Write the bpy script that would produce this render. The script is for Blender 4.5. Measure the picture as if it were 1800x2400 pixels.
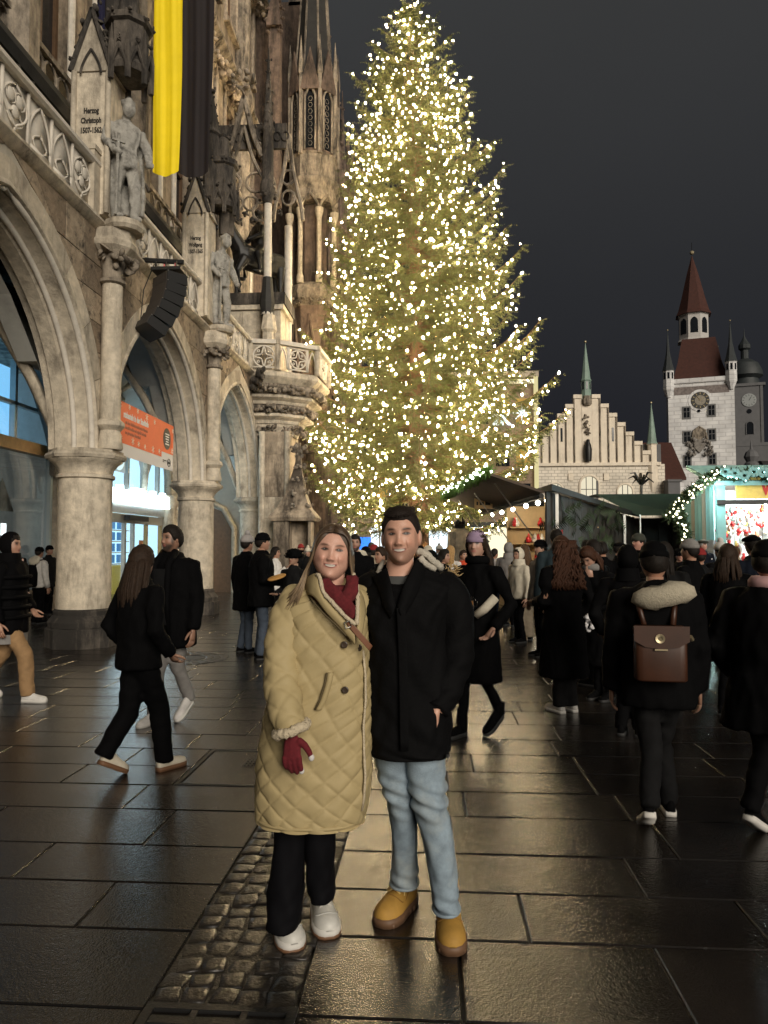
import bpy, bmesh, math, random
import numpy as np
from math import sin, cos, pi, radians, sqrt, atan2
from mathutils import Vector, Matrix, Euler

for o in list(bpy.data.objects):
    bpy.data.objects.remove(o)
S = bpy.context.scene
C = S.collection
rnd = random.Random(7)

# ------------------------------------------------------------------ camera
FPX, YAW, PITCH, CAMZ = 1700.0, radians(3.7), radians(2.8), 1.65
cam_d = bpy.data.cameras.new('camera')
cam_d.sensor_fit = 'VERTICAL'
cam_d.sensor_height = 36.0
cam_d.lens = 36.0 * FPX / 2400.0
cam_d.clip_start = 0.05
cam_d.clip_end = 2000
cam = bpy.data.objects.new('camera', cam_d)
C.objects.link(cam)
cam.location = (0, 0, CAMZ)
cam.rotation_euler = (pi / 2 + PITCH, 0, YAW)
S.camera = cam

# ------------------------------------------------------------------ world, night sky lit from below by the town
w = bpy.data.worlds.new('World')
S.world = w
w.use_nodes = True
nt = w.node_tree
nt.nodes.clear()
wo = nt.nodes.new('ShaderNodeOutputWorld')
bg = nt.nodes.new('ShaderNodeBackground')
tc = nt.nodes.new('ShaderNodeTexCoord')
sep = nt.nodes.new('ShaderNodeSeparateXYZ')
rmp = nt.nodes.new('ShaderNodeValToRGB')
rmp.color_ramp.elements[0].position = 0.0
rmp.color_ramp.elements[0].color = (0.0105, 0.0110, 0.0165, 1)
rmp.color_ramp.elements[1].position = 0.72
rmp.color_ramp.elements[1].color = (0.046, 0.047, 0.047, 1)
e = rmp.color_ramp.elements.new(0.33)
e.color = (0.0235, 0.0245, 0.0275, 1)
nz = nt.nodes.new('ShaderNodeTexNoise')
nz.inputs['Scale'].default_value = 2.2
nz.inputs['Detail'].default_value = 4
mixn = nt.nodes.new('ShaderNodeMapRange')
mixn.inputs['To Min'].default_value = 0.82
mixn.inputs['To Max'].default_value = 1.16
mul = nt.nodes.new('ShaderNodeVectorMath')
mul.operation = 'SCALE'
nt.links.new(tc.outputs['Generated'], sep.inputs[0])
nt.links.new(sep.outputs['Z'], rmp.inputs[0])
nt.links.new(tc.outputs['Generated'], nz.inputs['Vector'])
nt.links.new(nz.outputs['Fac'], mixn.inputs['Value'])
nt.links.new(rmp.outputs[0], mul.inputs[0])
nt.links.new(mixn.outputs[0], mul.inputs['Scale'])
nt.links.new(mul.outputs[0], bg.inputs['Color'])
bg.inputs['Strength'].default_value = 1.0
nt.links.new(bg.outputs[0], wo.inputs[0])

# ------------------------------------------------------------------ the one broad light that falls on the square from behind the viewer
sun_d = bpy.data.lights.new('sun', 'SUN')
sun_d.energy = 2.9
sun_d.angle = radians(34)
sun_d.color = (1.0, 0.905, 0.77)
sun = bpy.data.objects.new('sun', sun_d)
C.objects.link(sun)
SUN_TO = Vector((0.42, -0.82, 0.33)).normalized()
sun.rotation_euler = SUN_TO.to_track_quat('Z', 'Y').to_euler()

vs = S.view_settings
vs.view_transform = 'Standard'
vs.look = 'None'
vs.exposure = 0.0
vs.gamma = 1.0
S.cycles.use_denoising = True
S.cycles.max_bounces = 5
S.cycles.diffuse_bounces = 2
S.cycles.glossy_bounces = 3
S.cycles.transmission_bounces = 4
S.cycles.transparent_max_bounces = 6
S.cycles.sample_clamp_indirect = 6.0
S.cycles.sample_clamp_direct = 0.0
S.cycles.caustics_reflective = False
S.cycles.caustics_refractive = False

# ------------------------------------------------------------------ helpers
def _ray(px, py):
    x = (px - 900) / FPX; y = -(py - 1200) / FPX
    fy = cos(PITCH) - sin(PITCH) * y; up = sin(PITCH) + cos(PITCH) * y
    return x * cos(YAW) - fy * sin(YAW), x * sin(YAW) + fy * cos(YAW), up
def atY(px, py, Y):                    # a measured picture point at a known distance
    r = _ray(px, py); t = Y / r[1]
    return Vector((r[0] * t, Y, CAMZ + r[2] * t))
def atX(px, py, X):
    r = _ray(px, py); t = X / r[0]
    return Vector((X, r[1] * t, CAMZ + r[2] * t))
def atZ(px, py, Z=0.0):
    r = _ray(px, py); t = (Z - CAMZ) / r[2]
    return Vector((r[0] * t, r[1] * t, Z))

class MB:
    """collects geometry for ONE mesh object"""
    def __init__(s): s.v = []; s.f = []; s.m = []
    def add(s, vs_, fs, mi=0):
        n = len(s.v)
        s.v.extend([tuple(p) for p in vs_])
        s.f.extend([tuple(i + n for i in f) for f in fs])
        s.m.extend([mi] * len(fs))
        return s
    def box(s, x0, x1, y0, y1, z0, z1, mi=0):
        return s.add([(x0,y0,z0),(x1,y0,z0),(x1,y1,z0),(x0,y1,z0),(x0,y0,z1),(x1,y0,z1),(x1,y1,z1),(x0,y1,z1)],
                     [(0,3,2,1),(4,5,6,7),(0,1,5,4),(1,2,6,5),(2,3,7,6),(3,0,4,7)], mi)
    def obox(s, c, sx, sy, sz, rot=None, mi=0):   # oriented box by centre and size
        R = rot if rot is not None else Matrix.Identity(3)
        pts = []
        for dz in (-.5, .5):
            for dx, dy in ((-.5,-.5),(.5,-.5),(.5,.5),(-.5,.5)):
                pts.append(Vector(c) + R @ Vector((dx*sx, dy*sy, dz*sz)))
        return s.add(pts, [(0,3,2,1),(4,5,6,7),(0,1,5,4),(1,2,6,5),(2,3,7,6),(3,0,4,7)], mi)
    def rings(s, rings, close=True, cap=True, mi=0):
        n = len(rings[0]); base = len(s.v)
        for r in rings: s.v.extend([tuple(p) for p in r])
        fs = []
        for i in range(len(rings) - 1):
            for j in range(n if close else n - 1):
                a = base + i*n + j; b = base + i*n + (j+1) % n
                fs.append((a, b, b + n, a + n))
        if cap and close:
            fs.append(tuple(base + j for j in range(n))[::-1])
            fs.append(tuple(base + (len(rings)-1)*n + j for j in range(n)))
        s.f.extend(fs); s.m.extend([mi]*len(fs))
        return s
    def tube(s, path, rad, n=8, cap=True, mi=0, flat=1.0):
        path = [Vector(p) for p in path]
        if not hasattr(rad, '__len__'): rad = [rad]*len(path)
        rs = []; up = None
        for i, p in enumerate(path):
            d = (path[min(i+1, len(path)-1)] - path[max(i-1, 0)])
            if d.length < 1e-9: d = Vector((0,0,1))
            d.normalize()
            if up is None:
                up = Vector((0,0,1)) if abs(d.z) < .9 else Vector((0,-1,0))
            u = d.cross(up)
            if u.length < 1e-5: u = d.cross(Vector((1,0,0)))
            u.normalize(); v_ = u.cross(d).normalized()
            if rad[i] is None: continue
            rs.append([p + u*(cos(2*pi*k/n)*rad[i]) + v_*(sin(2*pi*k/n)*rad[i]*flat) for k in range(n)])
        return s.rings(rs, True, cap, mi)
    def lathe(s, prof, c=(0,0,0), n=16, mi=0, a0=0.0, sx=1.0, sy=1.0):
        c = Vector(c)
        rs = [[c + Vector((cos(a0+2*pi*k/n)*r*sx, sin(a0+2*pi*k/n)*r*sy, z)) for k in range(n)] for r, z in prof]
        return s.rings(rs, True, True, mi)
    def cone(s, c, r, h, n=8, mi=0, a0=0.0):
        return s.lathe([(r, 0), (0.003, h)], c, n, mi, a0)
    def poly(s, pts, d, mi=0):            # prism: flat outline pts (3d) pushed by vector d
        n = len(pts); d = Vector(d)
        P = [Vector(p) for p in pts]
        return s.add(P + [p + d for p in P],
                     [tuple(range(n))[::-1], tuple(range(n, 2*n))] + [(i, (i+1) % n, n+(i+1) % n, n+i) for i in range(n)], mi)
    def ball(s, c, r, seg=10, rg=7, mi=0, sx=1, sy=1, sz=1, rot=None):
        c = Vector(c); rs = []
        for i in range(rg + 1):
            t = pi*i/rg; q = max(sin(t), .02)
            ring = []
            for k in range(seg):
                a = 2*pi*k/seg
                p = Vector((cos(a)*q*r*sx, sin(a)*q*r*sy, -cos(t)*r*sz))
                if rot is not None: p = rot @ p
                ring.append(c + p)
            rs.append(ring)
        return s.rings(rs, True, True, mi)
    def mesh(s, name, mats, smooth=False):
        me = bpy.data.meshes.new(name)
        me.from_pydata(s.v, [], s.f)
        for m in (mats if isinstance(mats, (list, tuple)) else [mats]): me.materials.append(m)
        if any(s.m): me.polygons.foreach_set('material_index', s.m)
        if smooth: me.polygons.foreach_set('use_smooth', [True]*len(me.polygons))
        me.update()
        return me
    def build(s, name, mats, parent=None, smooth=False, fix=True):
        me = s.mesh(name, mats, smooth)
        if fix:
            bm = bmesh.new(); bm.from_mesh(me)
            bmesh.ops.recalc_face_normals(bm, faces=bm.faces)
            bm.to_mesh(me); bm.free()
        return link(name, me, parent)

def link(name, me, parent=None, loc=None):
    o = bpy.data.objects.new(name, me)
    C.objects.link(o)
    if parent is not None: o.parent = parent
    if loc is not None: o.location = loc
    return o
def empty(name, loc=(0,0,0), rz=0.0, parent=None):
    o = bpy.data.objects.new(name, None)
    o.empty_display_size = .2
    C.objects.link(o); o.location = loc; o.rotation_euler = (0, 0, rz)
    if parent is not None: o.parent = parent
    return o
def tag(o, label, cat, group=None):
    o['label'] = label; o['category'] = cat
    if group: o['group'] = group
    return o
def struct(o): o['kind'] = 'structure'; return o
def stuff(o): o['kind'] = 'stuff'; return o
def copy_tree(o, parent=None):
    c = o.copy(); C.objects.link(c)
    if parent is not None: c.parent = parent
    for ch in list(o.children): copy_tree(ch, c)
    return c
def smoothify(o, ang=40):
    me = o.data
    me.polygons.foreach_set('use_smooth', [True]*len(me.polygons))
    bm = bmesh.new(); bm.from_mesh(me)
    for ed in bm.edges:
        if len(ed.link_faces) == 2 and ed.calc_face_angle(0) > radians(ang): ed.smooth = False
    bm.to_mesh(me); bm.free()
    return o
def text_part(s, size, mat, parent, mw, name='lettering', sx=1.0, shear=0.0, depth=0.002, align='LEFT', bold=0.0):
    cu = bpy.data.curves.new(name, 'FONT')
    cu.body = s; cu.size = size; cu.extrude = depth; cu.align_x = align; cu.shear = shear; cu.offset = bold
    cu.resolution_u = 3
    tmp = bpy.data.objects.new(name, cu)
    me = bpy.data.meshes.new_from_object(tmp)
    bpy.data.objects.remove(tmp); bpy.data.curves.remove(cu)
    me.materials.clear(); me.materials.append(mat)
    for v in me.vertices: v.co.x *= sx
    o = link(name, me, parent)
    o.matrix_local = mw
    return o
def frame(origin, xdir, up=(0,0,1)):
    x = Vector(xdir).normalized(); u = Vector(up).normalized(); n = x.cross(u).normalized()
    M = Matrix((x, u, n)).transposed().to_4x4(); M.translation = Vector(origin)
    return M

# ------------------------------------------------------------------ materials
MATS = {}
def mat(name, col, rough=.6, metal=0.0, spec=.5, var=0.0, vscale=6.0, bump=0.0, bscale=30.0, rand=0.0, dirt=None,
        dscale=1.2, dthr=(.5,.62), streak=False, emit=None, es=0.0, rvar=0.0, sheen=0.0, coat=0.0, sss=0.0, attr=None, bdist=.01, dark2=None):
    if name in MATS: return MATS[name]
    m = bpy.data.materials.new(name); m.use_nodes = True
    t = m.node_tree; N = t.nodes; L = t.links
    b = N['Principled BSDF']
    b.inputs['Base Color'].default_value = (*col, 1)
    b.inputs['Roughness'].default_value = rough
    b.inputs['Metallic'].default_value = metal
    b.inputs['Specular IOR Level'].default_value = spec
    if sheen: b.inputs['Sheen Weight'].default_value = sheen
    if coat: b.inputs['Coat Weight'].default_value = coat; b.inputs['Coat Roughness'].default_value = .15
    if sss:
        b.inputs['Subsurface Weight'].default_value = sss
        b.inputs['Subsurface Radius'].default_value = (.012, .005, .003)
        b.inputs['Subsurface Scale'].default_value = 1.0
    if emit:
        b.inputs['Emission Color'].default_value = (*emit, 1); b.inputs['Emission Strength'].default_value = es
    geo = N.new('ShaderNodeNewGeometry')
    cur = None
    if attr:
        a = N.new('ShaderNodeAttribute'); a.attribute_name = attr; cur = a.outputs['Color']
    def rgb(c):
        q = N.new('ShaderNodeRGB'); q.outputs[0].default_value = (*c, 1); return q.outputs[0]
    def mixc(fac, A, B, mode='MIX'):
        q = N.new('ShaderNodeMix'); q.data_type = 'RGBA'; q.blend_type = mode
        if hasattr(fac, 'default_value') or not isinstance(fac, (int, float)): L.new(fac, q.inputs[0])
        else: q.inputs[0].default_value = fac
        L.new(A, q.inputs[6]); L.new(B, q.inputs[7]); return q.outputs[2]
    def noise(sc, det=4, r=.55, vec=None):
        q = N.new('ShaderNodeTexNoise'); q.inputs['Scale'].default_value = sc; q.inputs['Detail'].default_value = det
        q.inputs['Roughness'].default_value = r
        L.new(vec if vec is not None else geo.outputs['Position'], q.inputs['Vector']); return q.outputs['Fac']
    def rng(v, a, b_, c, d):
        q = N.new('ShaderNodeMapRange'); L.new(v, q.inputs[0])
        for i, val in enumerate((a, b_, c, d)): q.inputs[i+1].default_value = val
        return q.outputs[0]
    if var or rand or dirt or dark2:
        if cur is None: cur = rgb(col)
    if rand:
        oi = N.new('ShaderNodeObjectInfo')
        f = rng(oi.outputs['Random'], 0, 1, 1-rand, 1+rand)
        q = N.new('ShaderNodeVectorMath'); q.operation = 'SCALE'; L.new(cur, q.inputs[0]); L.new(f, q.inputs['Scale']); cur = q.outputs[0]
        if dark2:
            f2 = N.new('ShaderNodeMath'); f2.operation = 'MULTIPLY'; f2.inputs[1].default_value = 7.31; L.new(oi.outputs['Random'], f2.inputs[0])
            f3 = N.new('ShaderNodeMath'); f3.operation = 'FRACT'; L.new(f2.outputs[0], f3.inputs[0])
            cur = mixc(rng(f3.outputs[0], 0, 1, 0, .85), cur, rgb(dark2))
    if var:
        f = rng(noise(vscale, 6, .62), .25, .75, 1-var, 1+var)
        q = N.new('ShaderNodeVectorMath'); q.operation = 'SCALE'; L.new(cur, q.inputs[0]); L.new(f, q.inputs['Scale']); cur = q.outputs[0]
    if dirt:
        vec = None
        if streak:
            mp = N.new('ShaderNodeMapping'); mp.inputs['Scale'].default_value = (1, 1, .25); L.new(geo.outputs['Position'], mp.inputs[0]); vec = mp.outputs[0]
        f = rng(noise(dscale, 8, .72, vec), dthr[0], dthr[1], 0, .9)
        cur = mixc(f, cur, rgb(dirt))
    if cur is not None: L.new(cur, b.inputs['Base Color'])
    if rvar:
        f = rng(noise(vscale*.7, 4), .3, .7, max(rough-rvar, .03), rough+rvar); L.new(f, b.inputs['Roughness'])
    if bump:
        bn = N.new('ShaderNodeBump'); bn.inputs['Strength'].default_value = bump; bn.inputs['Distance'].default_value = bdist
        L.new(noise(bscale, 5, .6), bn.inputs['Height']); L.new(bn.outputs[0], b.inputs['Normal'])
    MATS[name] = m
    return m
def glow(name, col, st):
    if name in MATS: return MATS[name]
    m = bpy.data.materials.new(name); m.use_nodes = True
    N = m.node_tree.nodes; N.clear()
    o = N.new('ShaderNodeOutputMaterial'); e_ = N.new('ShaderNodeEmission')
    e_.inputs[0].default_value = (*col, 1); e_.inputs[1].default_value = st
    m.node_tree.links.new(e_.outputs[0], o.inputs[0]); MATS[name] = m
    return m
def glassm(name, tint=(.9,.95,1), refl=.12, rough=.02):
    if name in MATS: return MATS[name]
    m = bpy.data.materials.new(name); m.use_nodes = True
    N = m.node_tree.nodes; L = m.node_tree.links; N.clear()
    o = N.new('ShaderNodeOutputMaterial'); tr = N.new('ShaderNodeBsdfTransparent'); gl = N.new('ShaderNodeBsdfGlossy')
    tr.inputs[0].default_value = (*tint, 1); gl.inputs['Roughness'].default_value = rough
    fr0 = N.new('ShaderNodeLayerWeight'); fr0.inputs[0].default_value = .5
    fr = N.new('ShaderNodeMath'); fr.operation = 'POWER'; fr.inputs[1].default_value = 5.0; L.new(fr0.outputs['Facing'], fr.inputs[0])
    ad = N.new('ShaderNodeMath'); ad.operation = 'ADD'; ad.inputs[1].default_value = refl; ad.use_clamp = True
    mx = N.new('ShaderNodeMixShader'); L.new(fr.outputs[0], ad.inputs[0]); L.new(ad.outputs[0], mx.inputs[0])
    L.new(tr.outputs[0], mx.inputs[1]); L.new(gl.outputs[0], mx.inputs[2]); L.new(mx.outputs[0], o.inputs[0]); MATS[name] = m
    return m

ASH = mat('ashlar_stone', (.36,.285,.20), .85, var=.38, vscale=7, rand=.30, dirt=(.030,.024,.019), dscale=4.5, dthr=(.52,.66), bump=.9, bscale=28, dark2=(.15,.108,.072), bdist=.02)
LIME = mat('limestone', (.53,.465,.365), .8, var=.34, vscale=6, rand=.18, dirt=(.075,.06,.045), dscale=2.3, dthr=(.49,.72), streak=True, bump=.6, bscale=34, bdist=.015)
LIMEB = mat('limestone_bright', (.64,.59,.51), .8, var=.2, vscale=6, dirt=(.12,.10,.08), dscale=3.0, dthr=(.56,.80), bump=.3, bscale=40)
SOOT = mat('sooty_stone', (.13,.11,.09), .9, var=.4, vscale=6, dirt=(.012,.011,.010), dscale=2.4, dthr=(.36,.56), streak=True, bump=.7, bscale=30)
SOOT2 = mat('weathered_stone', (.32,.27,.21), .9, var=.35, vscale=6, dirt=(.022,.018,.015), dscale=2.6, dthr=(.42,.62), streak=True, bump=.6, bscale=30)
REDST = mat('reddish_sandstone', (.175,.125,.095), .9, var=.4, vscale=4, rand=.2, dirt=(.022,.016,.013), dscale=1.3, dthr=(.42,.60), streak=True, bump=.5, bscale=20)
WARMST = mat('warm_sandstone', (.38,.31,.23), .85, var=.38, vscale=5, rand=.2, dirt=(.035,.026,.019), dscale=1.7, dthr=(.44,.62), streak=True, bump=.4, bscale=25)  # dark blotches are soot, with uneven floodlighting painted into them too
BLACKST = mat('blackened_lead', (.022,.021,.019), .7, var=.4, vscale=4, bump=.5, bscale=25)
MORTAR = mat('mortar', (.46,.42,.35), .95, var=.2, vscale=8)
WOODF = mat('window_wood', (.13,.075,.040), .55, var=.25, vscale=10)
GOLDF = mat('brass_frame', (.45,.29,.12), .4, metal=.3, var=.2, vscale=6)
STEEL = mat('brushed_steel', (.48,.47,.44), .35, metal=.9, var=.1)
DARKM = mat('dark_iron', (.03,.03,.03), .45, metal=.6, var=.3, bump=.3, bscale=60)
BRONZE = mat('black_bronze', (.012,.012,.012), .45, metal=.4, var=.3)
DGLASS = mat('dark_window_glass', (.012,.014,.017), .12, spec=.6, var=.3, vscale=3)
GLASS = glassm('clear_glass')
# ================================================================== ground and paving
def wet(name, col, rough, bstr, bsc, rand, bdist=.006):
    m = mat(name, col, rough, spec=.60, var=.50, vscale=2.6, rand=rand, rvar=.08, coat=.35, dirt=(.075,.062,.048), dscale=38, dthr=(.665,.70))
    m.node_tree.nodes['Principled BSDF'].inputs['Coat Roughness'].default_value = .14; m.node_tree.nodes['Principled BSDF'].inputs['Coat IOR'].default_value = 1.4
    t = m.node_tree; N = t.nodes; L = t.links; b = N['Principled BSDF']
    geo = N.new('ShaderNodeNewGeometry')
    n1 = N.new('ShaderNodeTexNoise'); n1.inputs['Scale'].default_value = bsc; n1.inputs['Detail'].default_value = 3
    n2 = N.new('ShaderNodeTexNoise'); n2.inputs['Scale'].default_value = bsc*.30; n2.inputs['Detail'].default_value = 2
    L.new(geo.outputs['Position'], n1.inputs['Vector']); L.new(geo.outputs['Position'], n2.inputs['Vector'])
    vo = N.new('ShaderNodeTexVoronoi'); vo.inputs['Scale'].default_value = 3.2; L.new(geo.outputs['Position'], vo.inputs['Vector'])
    lt = N.new('ShaderNodeMapRange'); L.new(vo.outputs['Distance'], lt.inputs[0]); lt.inputs[1].default_value = .040; lt.inputs[2].default_value = .055; lt.inputs[3].default_value = .35; lt.inputs[4].default_value = 1.0
    old = b.inputs['Base Color'].links[0].from_socket; gm = N.new('ShaderNodeVectorMath'); gm.operation = 'SCALE'; L.new(old, gm.inputs[0]); L.new(lt.outputs[0], gm.inputs['Scale']); L.new(gm.outputs[0], b.inputs['Base Color'])
    ad = N.new('ShaderNodeMath'); ad.operation = 'MULTIPLY_ADD'; ad.inputs[1].default_value = .8
    L.new(n2.outputs['Fac'], ad.inputs[0]); L.new(n1.outputs['Fac'], ad.inputs[2])
    bn = N.new('ShaderNodeBump'); bn.inputs['Strength'].default_value = bstr; bn.inputs['Distance'].default_value = bdist
    L.new(ad.outputs[0], bn.inputs['Height']); L.new(bn.outputs[0], b.inputs['Normal']); L.new(bn.outputs[0], b.inputs['Coat Normal'])
    return m
PAVE = wet('wet_granite_slab', (.015,.0122,.0098), .19, .36, 115, .3)
COB = wet('wet_cobble', (.016,.013,.0105), .40, .5, 80, .4)
JOINT = mat('dark_joint_grit', (.016,.013,.010), .55, var=.4, vscale=20, bump=.6, bscale=80)

g = MB(); g.add([(-300,-60,-.014),(300,-60,-.014),(300,500,-.014),(-300,500,-.014)], [(0,1,2,3)])
ground = struct(g.build('ground', JOINT))
far = MB(); far.add([(-300,44,-.006),(300,44,-.006),(300,500,-.006),(-300,500,-.006)], [(0,1,2,3)])
struct(far.build('far_pavement', PAVE))

def slab_verts(x0, x1, y0, y1, z, bev=.006):
    return [(x0,y0,-.012),(x1,y0,-.012),(x1,y1,-.012),(x0,y1,-.012),
            (x0,y0,z-bev),(x1,y0,z-bev),(x1,y1,z-bev),(x0,y1,z-bev),
            (x0+bev,y0+bev,z),(x1-bev,y0+bev,z),(x1-bev,y1-bev,z),(x0+bev,y1-bev,z)]
SLABF = [(8,9,10,11),(4,5,9,8),(5,6,10,9),(6,7,11,10),(7,4,8,11),(0,1,5,4),(1,2,6,5),(2,3,7,6),(3,0,4,7)]
slab_mesh = {}
def slab_data(lx, ly):
    k = (round(lx, 1), round(ly, 2))
    if k not in slab_mesh:
        b = MB(); b.add(slab_verts(-k[0]/2, k[0]/2, -k[1]/2, k[1]/2, 0), SLABF)
        slab_mesh[k] = b.mesh('paving_slab', PAVE)
    return slab_mesh[k]
pr = random.Random(3)
rows = [1.70, 2.18]
near_rows = [2.62, 3.15, 3.58, 4.02, 4.56, 5.02, 5.46, 5.92]
rows += near_rows
while rows[-1] < 44: rows.append(rows[-1] + pr.choice([.44,.46,.48,.50,.54]))
SX0, SX1 = -1.03, -0.49
HATCH = (-1.80, -1.06, 5.02, 5.92)
restm = MB(); cand = []
def lay(xa, xb, y0, y1, right):
    x = xa - pr.uniform(0, .8) if right is None else xa
    first = True
    while x < xb - .12:
        L_ = pr.choice([.8, .9, 1.0, 1.1, 1.2])
        if first: L_ *= pr.uniform(.4, 1.0); L_ = max(.4, round(L_, 1)); first = False
        x1 = min(x + L_, xb)
        if xb - x1 < .25: x1 = xb
        cx = (x + x1)/2
        if not (x1 > HATCH[0]+.02 and x < HATCH[1] and y1 > HATCH[2]+.05 and y0 < HATCH[3]-.05) :
            cand.append((x, x1, y0, y1))
        elif x < HATCH[0] - .15:
            cand.append((x, HATCH[0], y0, y1))
        x = x1
for i in range(len(rows) - 1):
    y0, y1 = rows[i], rows[i+1]
    hw = .56*y1 + .8
    lay(max(-hw - .35, -13), SX0, y0 + .0, y1, True)
    lay(SX1, min(hw - .1, 24), y0, y1, True)
def vis(c):
    x0, x1, y0, y1 = c
    return not (x1 < -.60*y1 or x0 > .475*y1) and y1 > 2.2
cand.sort(key=lambda c: (not vis(c), c[2]))
for n, (x0, x1, y0, y1) in enumerate(cand):
    gp = .0045
    if n < 300 and vis((x0, x1, y0, y1)):
        lx, ly = x1 - x0 - 2*gp, y1 - y0 - 2*gp
        me = slab_data(lx, ly); k = (round(lx, 1), round(ly, 2))
        o = link('paving_slab', me, ground, ((x0+x1)/2, (y0+y1)/2, pr.uniform(-.0012, .0012)))
        o.scale = (lx/k[0], ly/k[1], 1)
        o.rotation_euler = (pr.uniform(-.002,.002), pr.uniform(-.0015,.0015), 0)
    else:
        z = pr.uniform(-.001, .001)
        restm.add(slab_verts(x0+gp, x1-gp, y0+gp, y1-gp, z), SLABF)
stuff(restm.build('distant_paving', PAVE, ground, fix=False))

# the strip of small setts, bedded in grit
bed = MB(); bed.add([(SX0+.004,2.66,-.0045),(SX1-.004,2.66,-.0045),(SX1-.004,24,-.0045),(SX0+.004,24,-.0045)], [(0,1,2,3)]); struct(bed.build('sett_bedding', JOINT, ground))
cob_me = []
for k in range(7):
    q = random.Random(50+k); b = MB()
    def ring(r, z): return [((r + q.uniform(-.005,.004))*sx_*.5*1.0, (r + q.uniform(-.005,.004))*sy_*.5, z + q.uniform(-.003,.003)) for sx_, sy_ in ((-1,-1),(0,-1.04),(1,-1),(1.04,0),(1,1),(0,1.04),(-1,1),(-1.04,0))]
    b.rings([ring(.102, -.012), ring(.102, -.003), ring(.093, .001), ring(.05, .002)], True, True)
    cob_me.append(b.mesh('cobble', COB, True))
cr = random.Random(9); ncob = 0; rest = MB()
y = 2.70
while y < 24:
    off = cr.uniform(-.02, .02)
    for k in range(5):
        x = SX0 + .055 + k*.1075 + off*.4 + cr.uniform(-.008,.008)
        me = cr.choice(cob_me); rz = cr.choice([0, pi/2, pi, -pi/2]) + cr.uniform(-.2, .2); s = cr.uniform(.86, 1.06)
        z = cr.uniform(-.006, .003)
        if ncob < 300:
            o = link('cobble', me, ground, (x, y+cr.uniform(-.01,.01), z)); o.rotation_euler = (0, 0, rz); o.scale = (s, s, 1); ncob += 1
        else:
            M = Matrix.Translation((x, y, z)) @ Matrix.Rotation(rz, 4, 'Z')
            rest.add([M @ v.co for v in me.vertices], [tuple(p.vertices) for p in me.polygons])
    y += .108 + cr.uniform(-.006, .006)
stuff(rest.build('distant_cobbles', COB, ground, smooth=True, fix=False))

# drain grate in the strip, at the viewer's feet
gr = empty('drain_grate', (-.755, 2.30, 0))
tag(gr, 'black cast iron drain grate set in the cobbled strip at bottom edge', 'drain')
b = MB()
for (x0, x1, y0, y1) in ((-.275,-.24,-.36,.36),(.24,.275,-.36,.36),(-.24,.24,-.36,-.325),(-.24,.24,.325,.36)): b.box(x0,x1,y0,y1,-.012,.003)
b.build('rim', DARKM, gr)
for k in range(7):
    MB().box(-.24, .24, -.30+k*.092, -.26+k*.092, -.012, -.001).build('bar', DARKM, gr)
for x in (-.09, .09): MB().box(x-.012, x+.012, -.325, .325, -.0115, .001).build('cross_bar', DARKM, gr)

# paved access hatch with steel edging, left of the strip
h = empty('access_hatch', ((HATCH[0]+HATCH[1])/2, (HATCH[2]+HATCH[3])/2, 0))
tag(h, 'slab covered access hatch with dark steel edging beside the cobbled strip', 'hatch')
hx, hy = (HATCH[1]-HATCH[0])/2 - .01, (HATCH[3]-HATCH[2])/2 - .01
for (x0,x1,y0,y1) in ((-hx,-hx+.03,-hy,hy),(hx-.03,hx,-hy,hy),(-hx+.03,hx-.03,-hy,-hy+.03),(-hx+.03,hx-.03,hy-.03,hy)):
    MB().box(x0,x1,y0,y1,-.012,.003).build('steel_edge', DARKM, h)
b = MB(); b.add(slab_verts(-hx+.036, hx-.036, -hy+.036, hy-.036, 0), SLABF); b.build('cover_slab', PAVE, h)
v = MB()
for i in range(6):
    for j in range(4): v.ball((.02+i*.028, .02+j*.05, .003), .008, 6, 4)
v.box(0, .18, 0, .19, -.002, .002); v.build('lifting_plate', DARKM, h)

# round cover by the second pillar
rc = empty('round_cover', (*atZ(432, 1543)[:2], .002))
tag(rc, 'round iron manhole cover ringed with setts near the second pillar', 'manhole cover')
MB().lathe([(.30,-.014),(.30,.006),(.27,.008),(.27,.003),(.02,.003)], n=28).build('lid', DARKM, rc)
sr = MB()
for r_ in (.37, .48, .59):
    n_ = int(2*pi*r_/.11)
    for k in range(n_):
        a = 2*pi*k/n_; M = Matrix.Translation((r_*cos(a), r_*sin(a), .003)) @ Matrix.Rotation(a, 4, 'Z')
        me = cob_me[k % 7]; sr.add([M @ v_.co for v_ in me.vertices], [tuple(p.vertices) for p in me.polygons])
stuff(sr.build('sett_ring', COB, rc, smooth=True, fix=False))
# ================================================================== the town hall on the left
TH = empty('town_hall', (-5.6, 16, 0))
tag(TH, 'tall grey gothic town hall with pointed arcade and carved balustrade along the left', 'building')
def wp(mb, name, m, parent=None, smooth=0, fix=True):
    """a part given in world coordinates"""
    par = parent if parent is not None else TH
    o = mb.build(name, m, par, fix=fix)
    if par.parent is None: o.matrix_parent_inverse = Matrix.Translation(-par.location)
    if smooth: smoothify(o, smooth)
    return o
FX = -5.6
AW, AZ, AH = 2.48, 3.28, 3.0              # half span, springing, rise
AR = (AW*AW + AH*AH)/(2*AW)
PY = [6.15, 12.0, 17.85, 23.70]; HB = 2.93
def arch_path(w, zs, h, d, n=14):
    R = (w*w + h*h)/(2*w); c = R - w
    ta = math.acos(max(-1, min(1, -c/(R+d))))
    L_ = [(c + (R+d)*cos(pi + (ta-pi)*i/n), zs + (R+d)*sin(pi + (ta-pi)*i/n)) for i in range(n+1)]
    return L_ + [(-y, z) for y, z in L_[-2::-1]]
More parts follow.
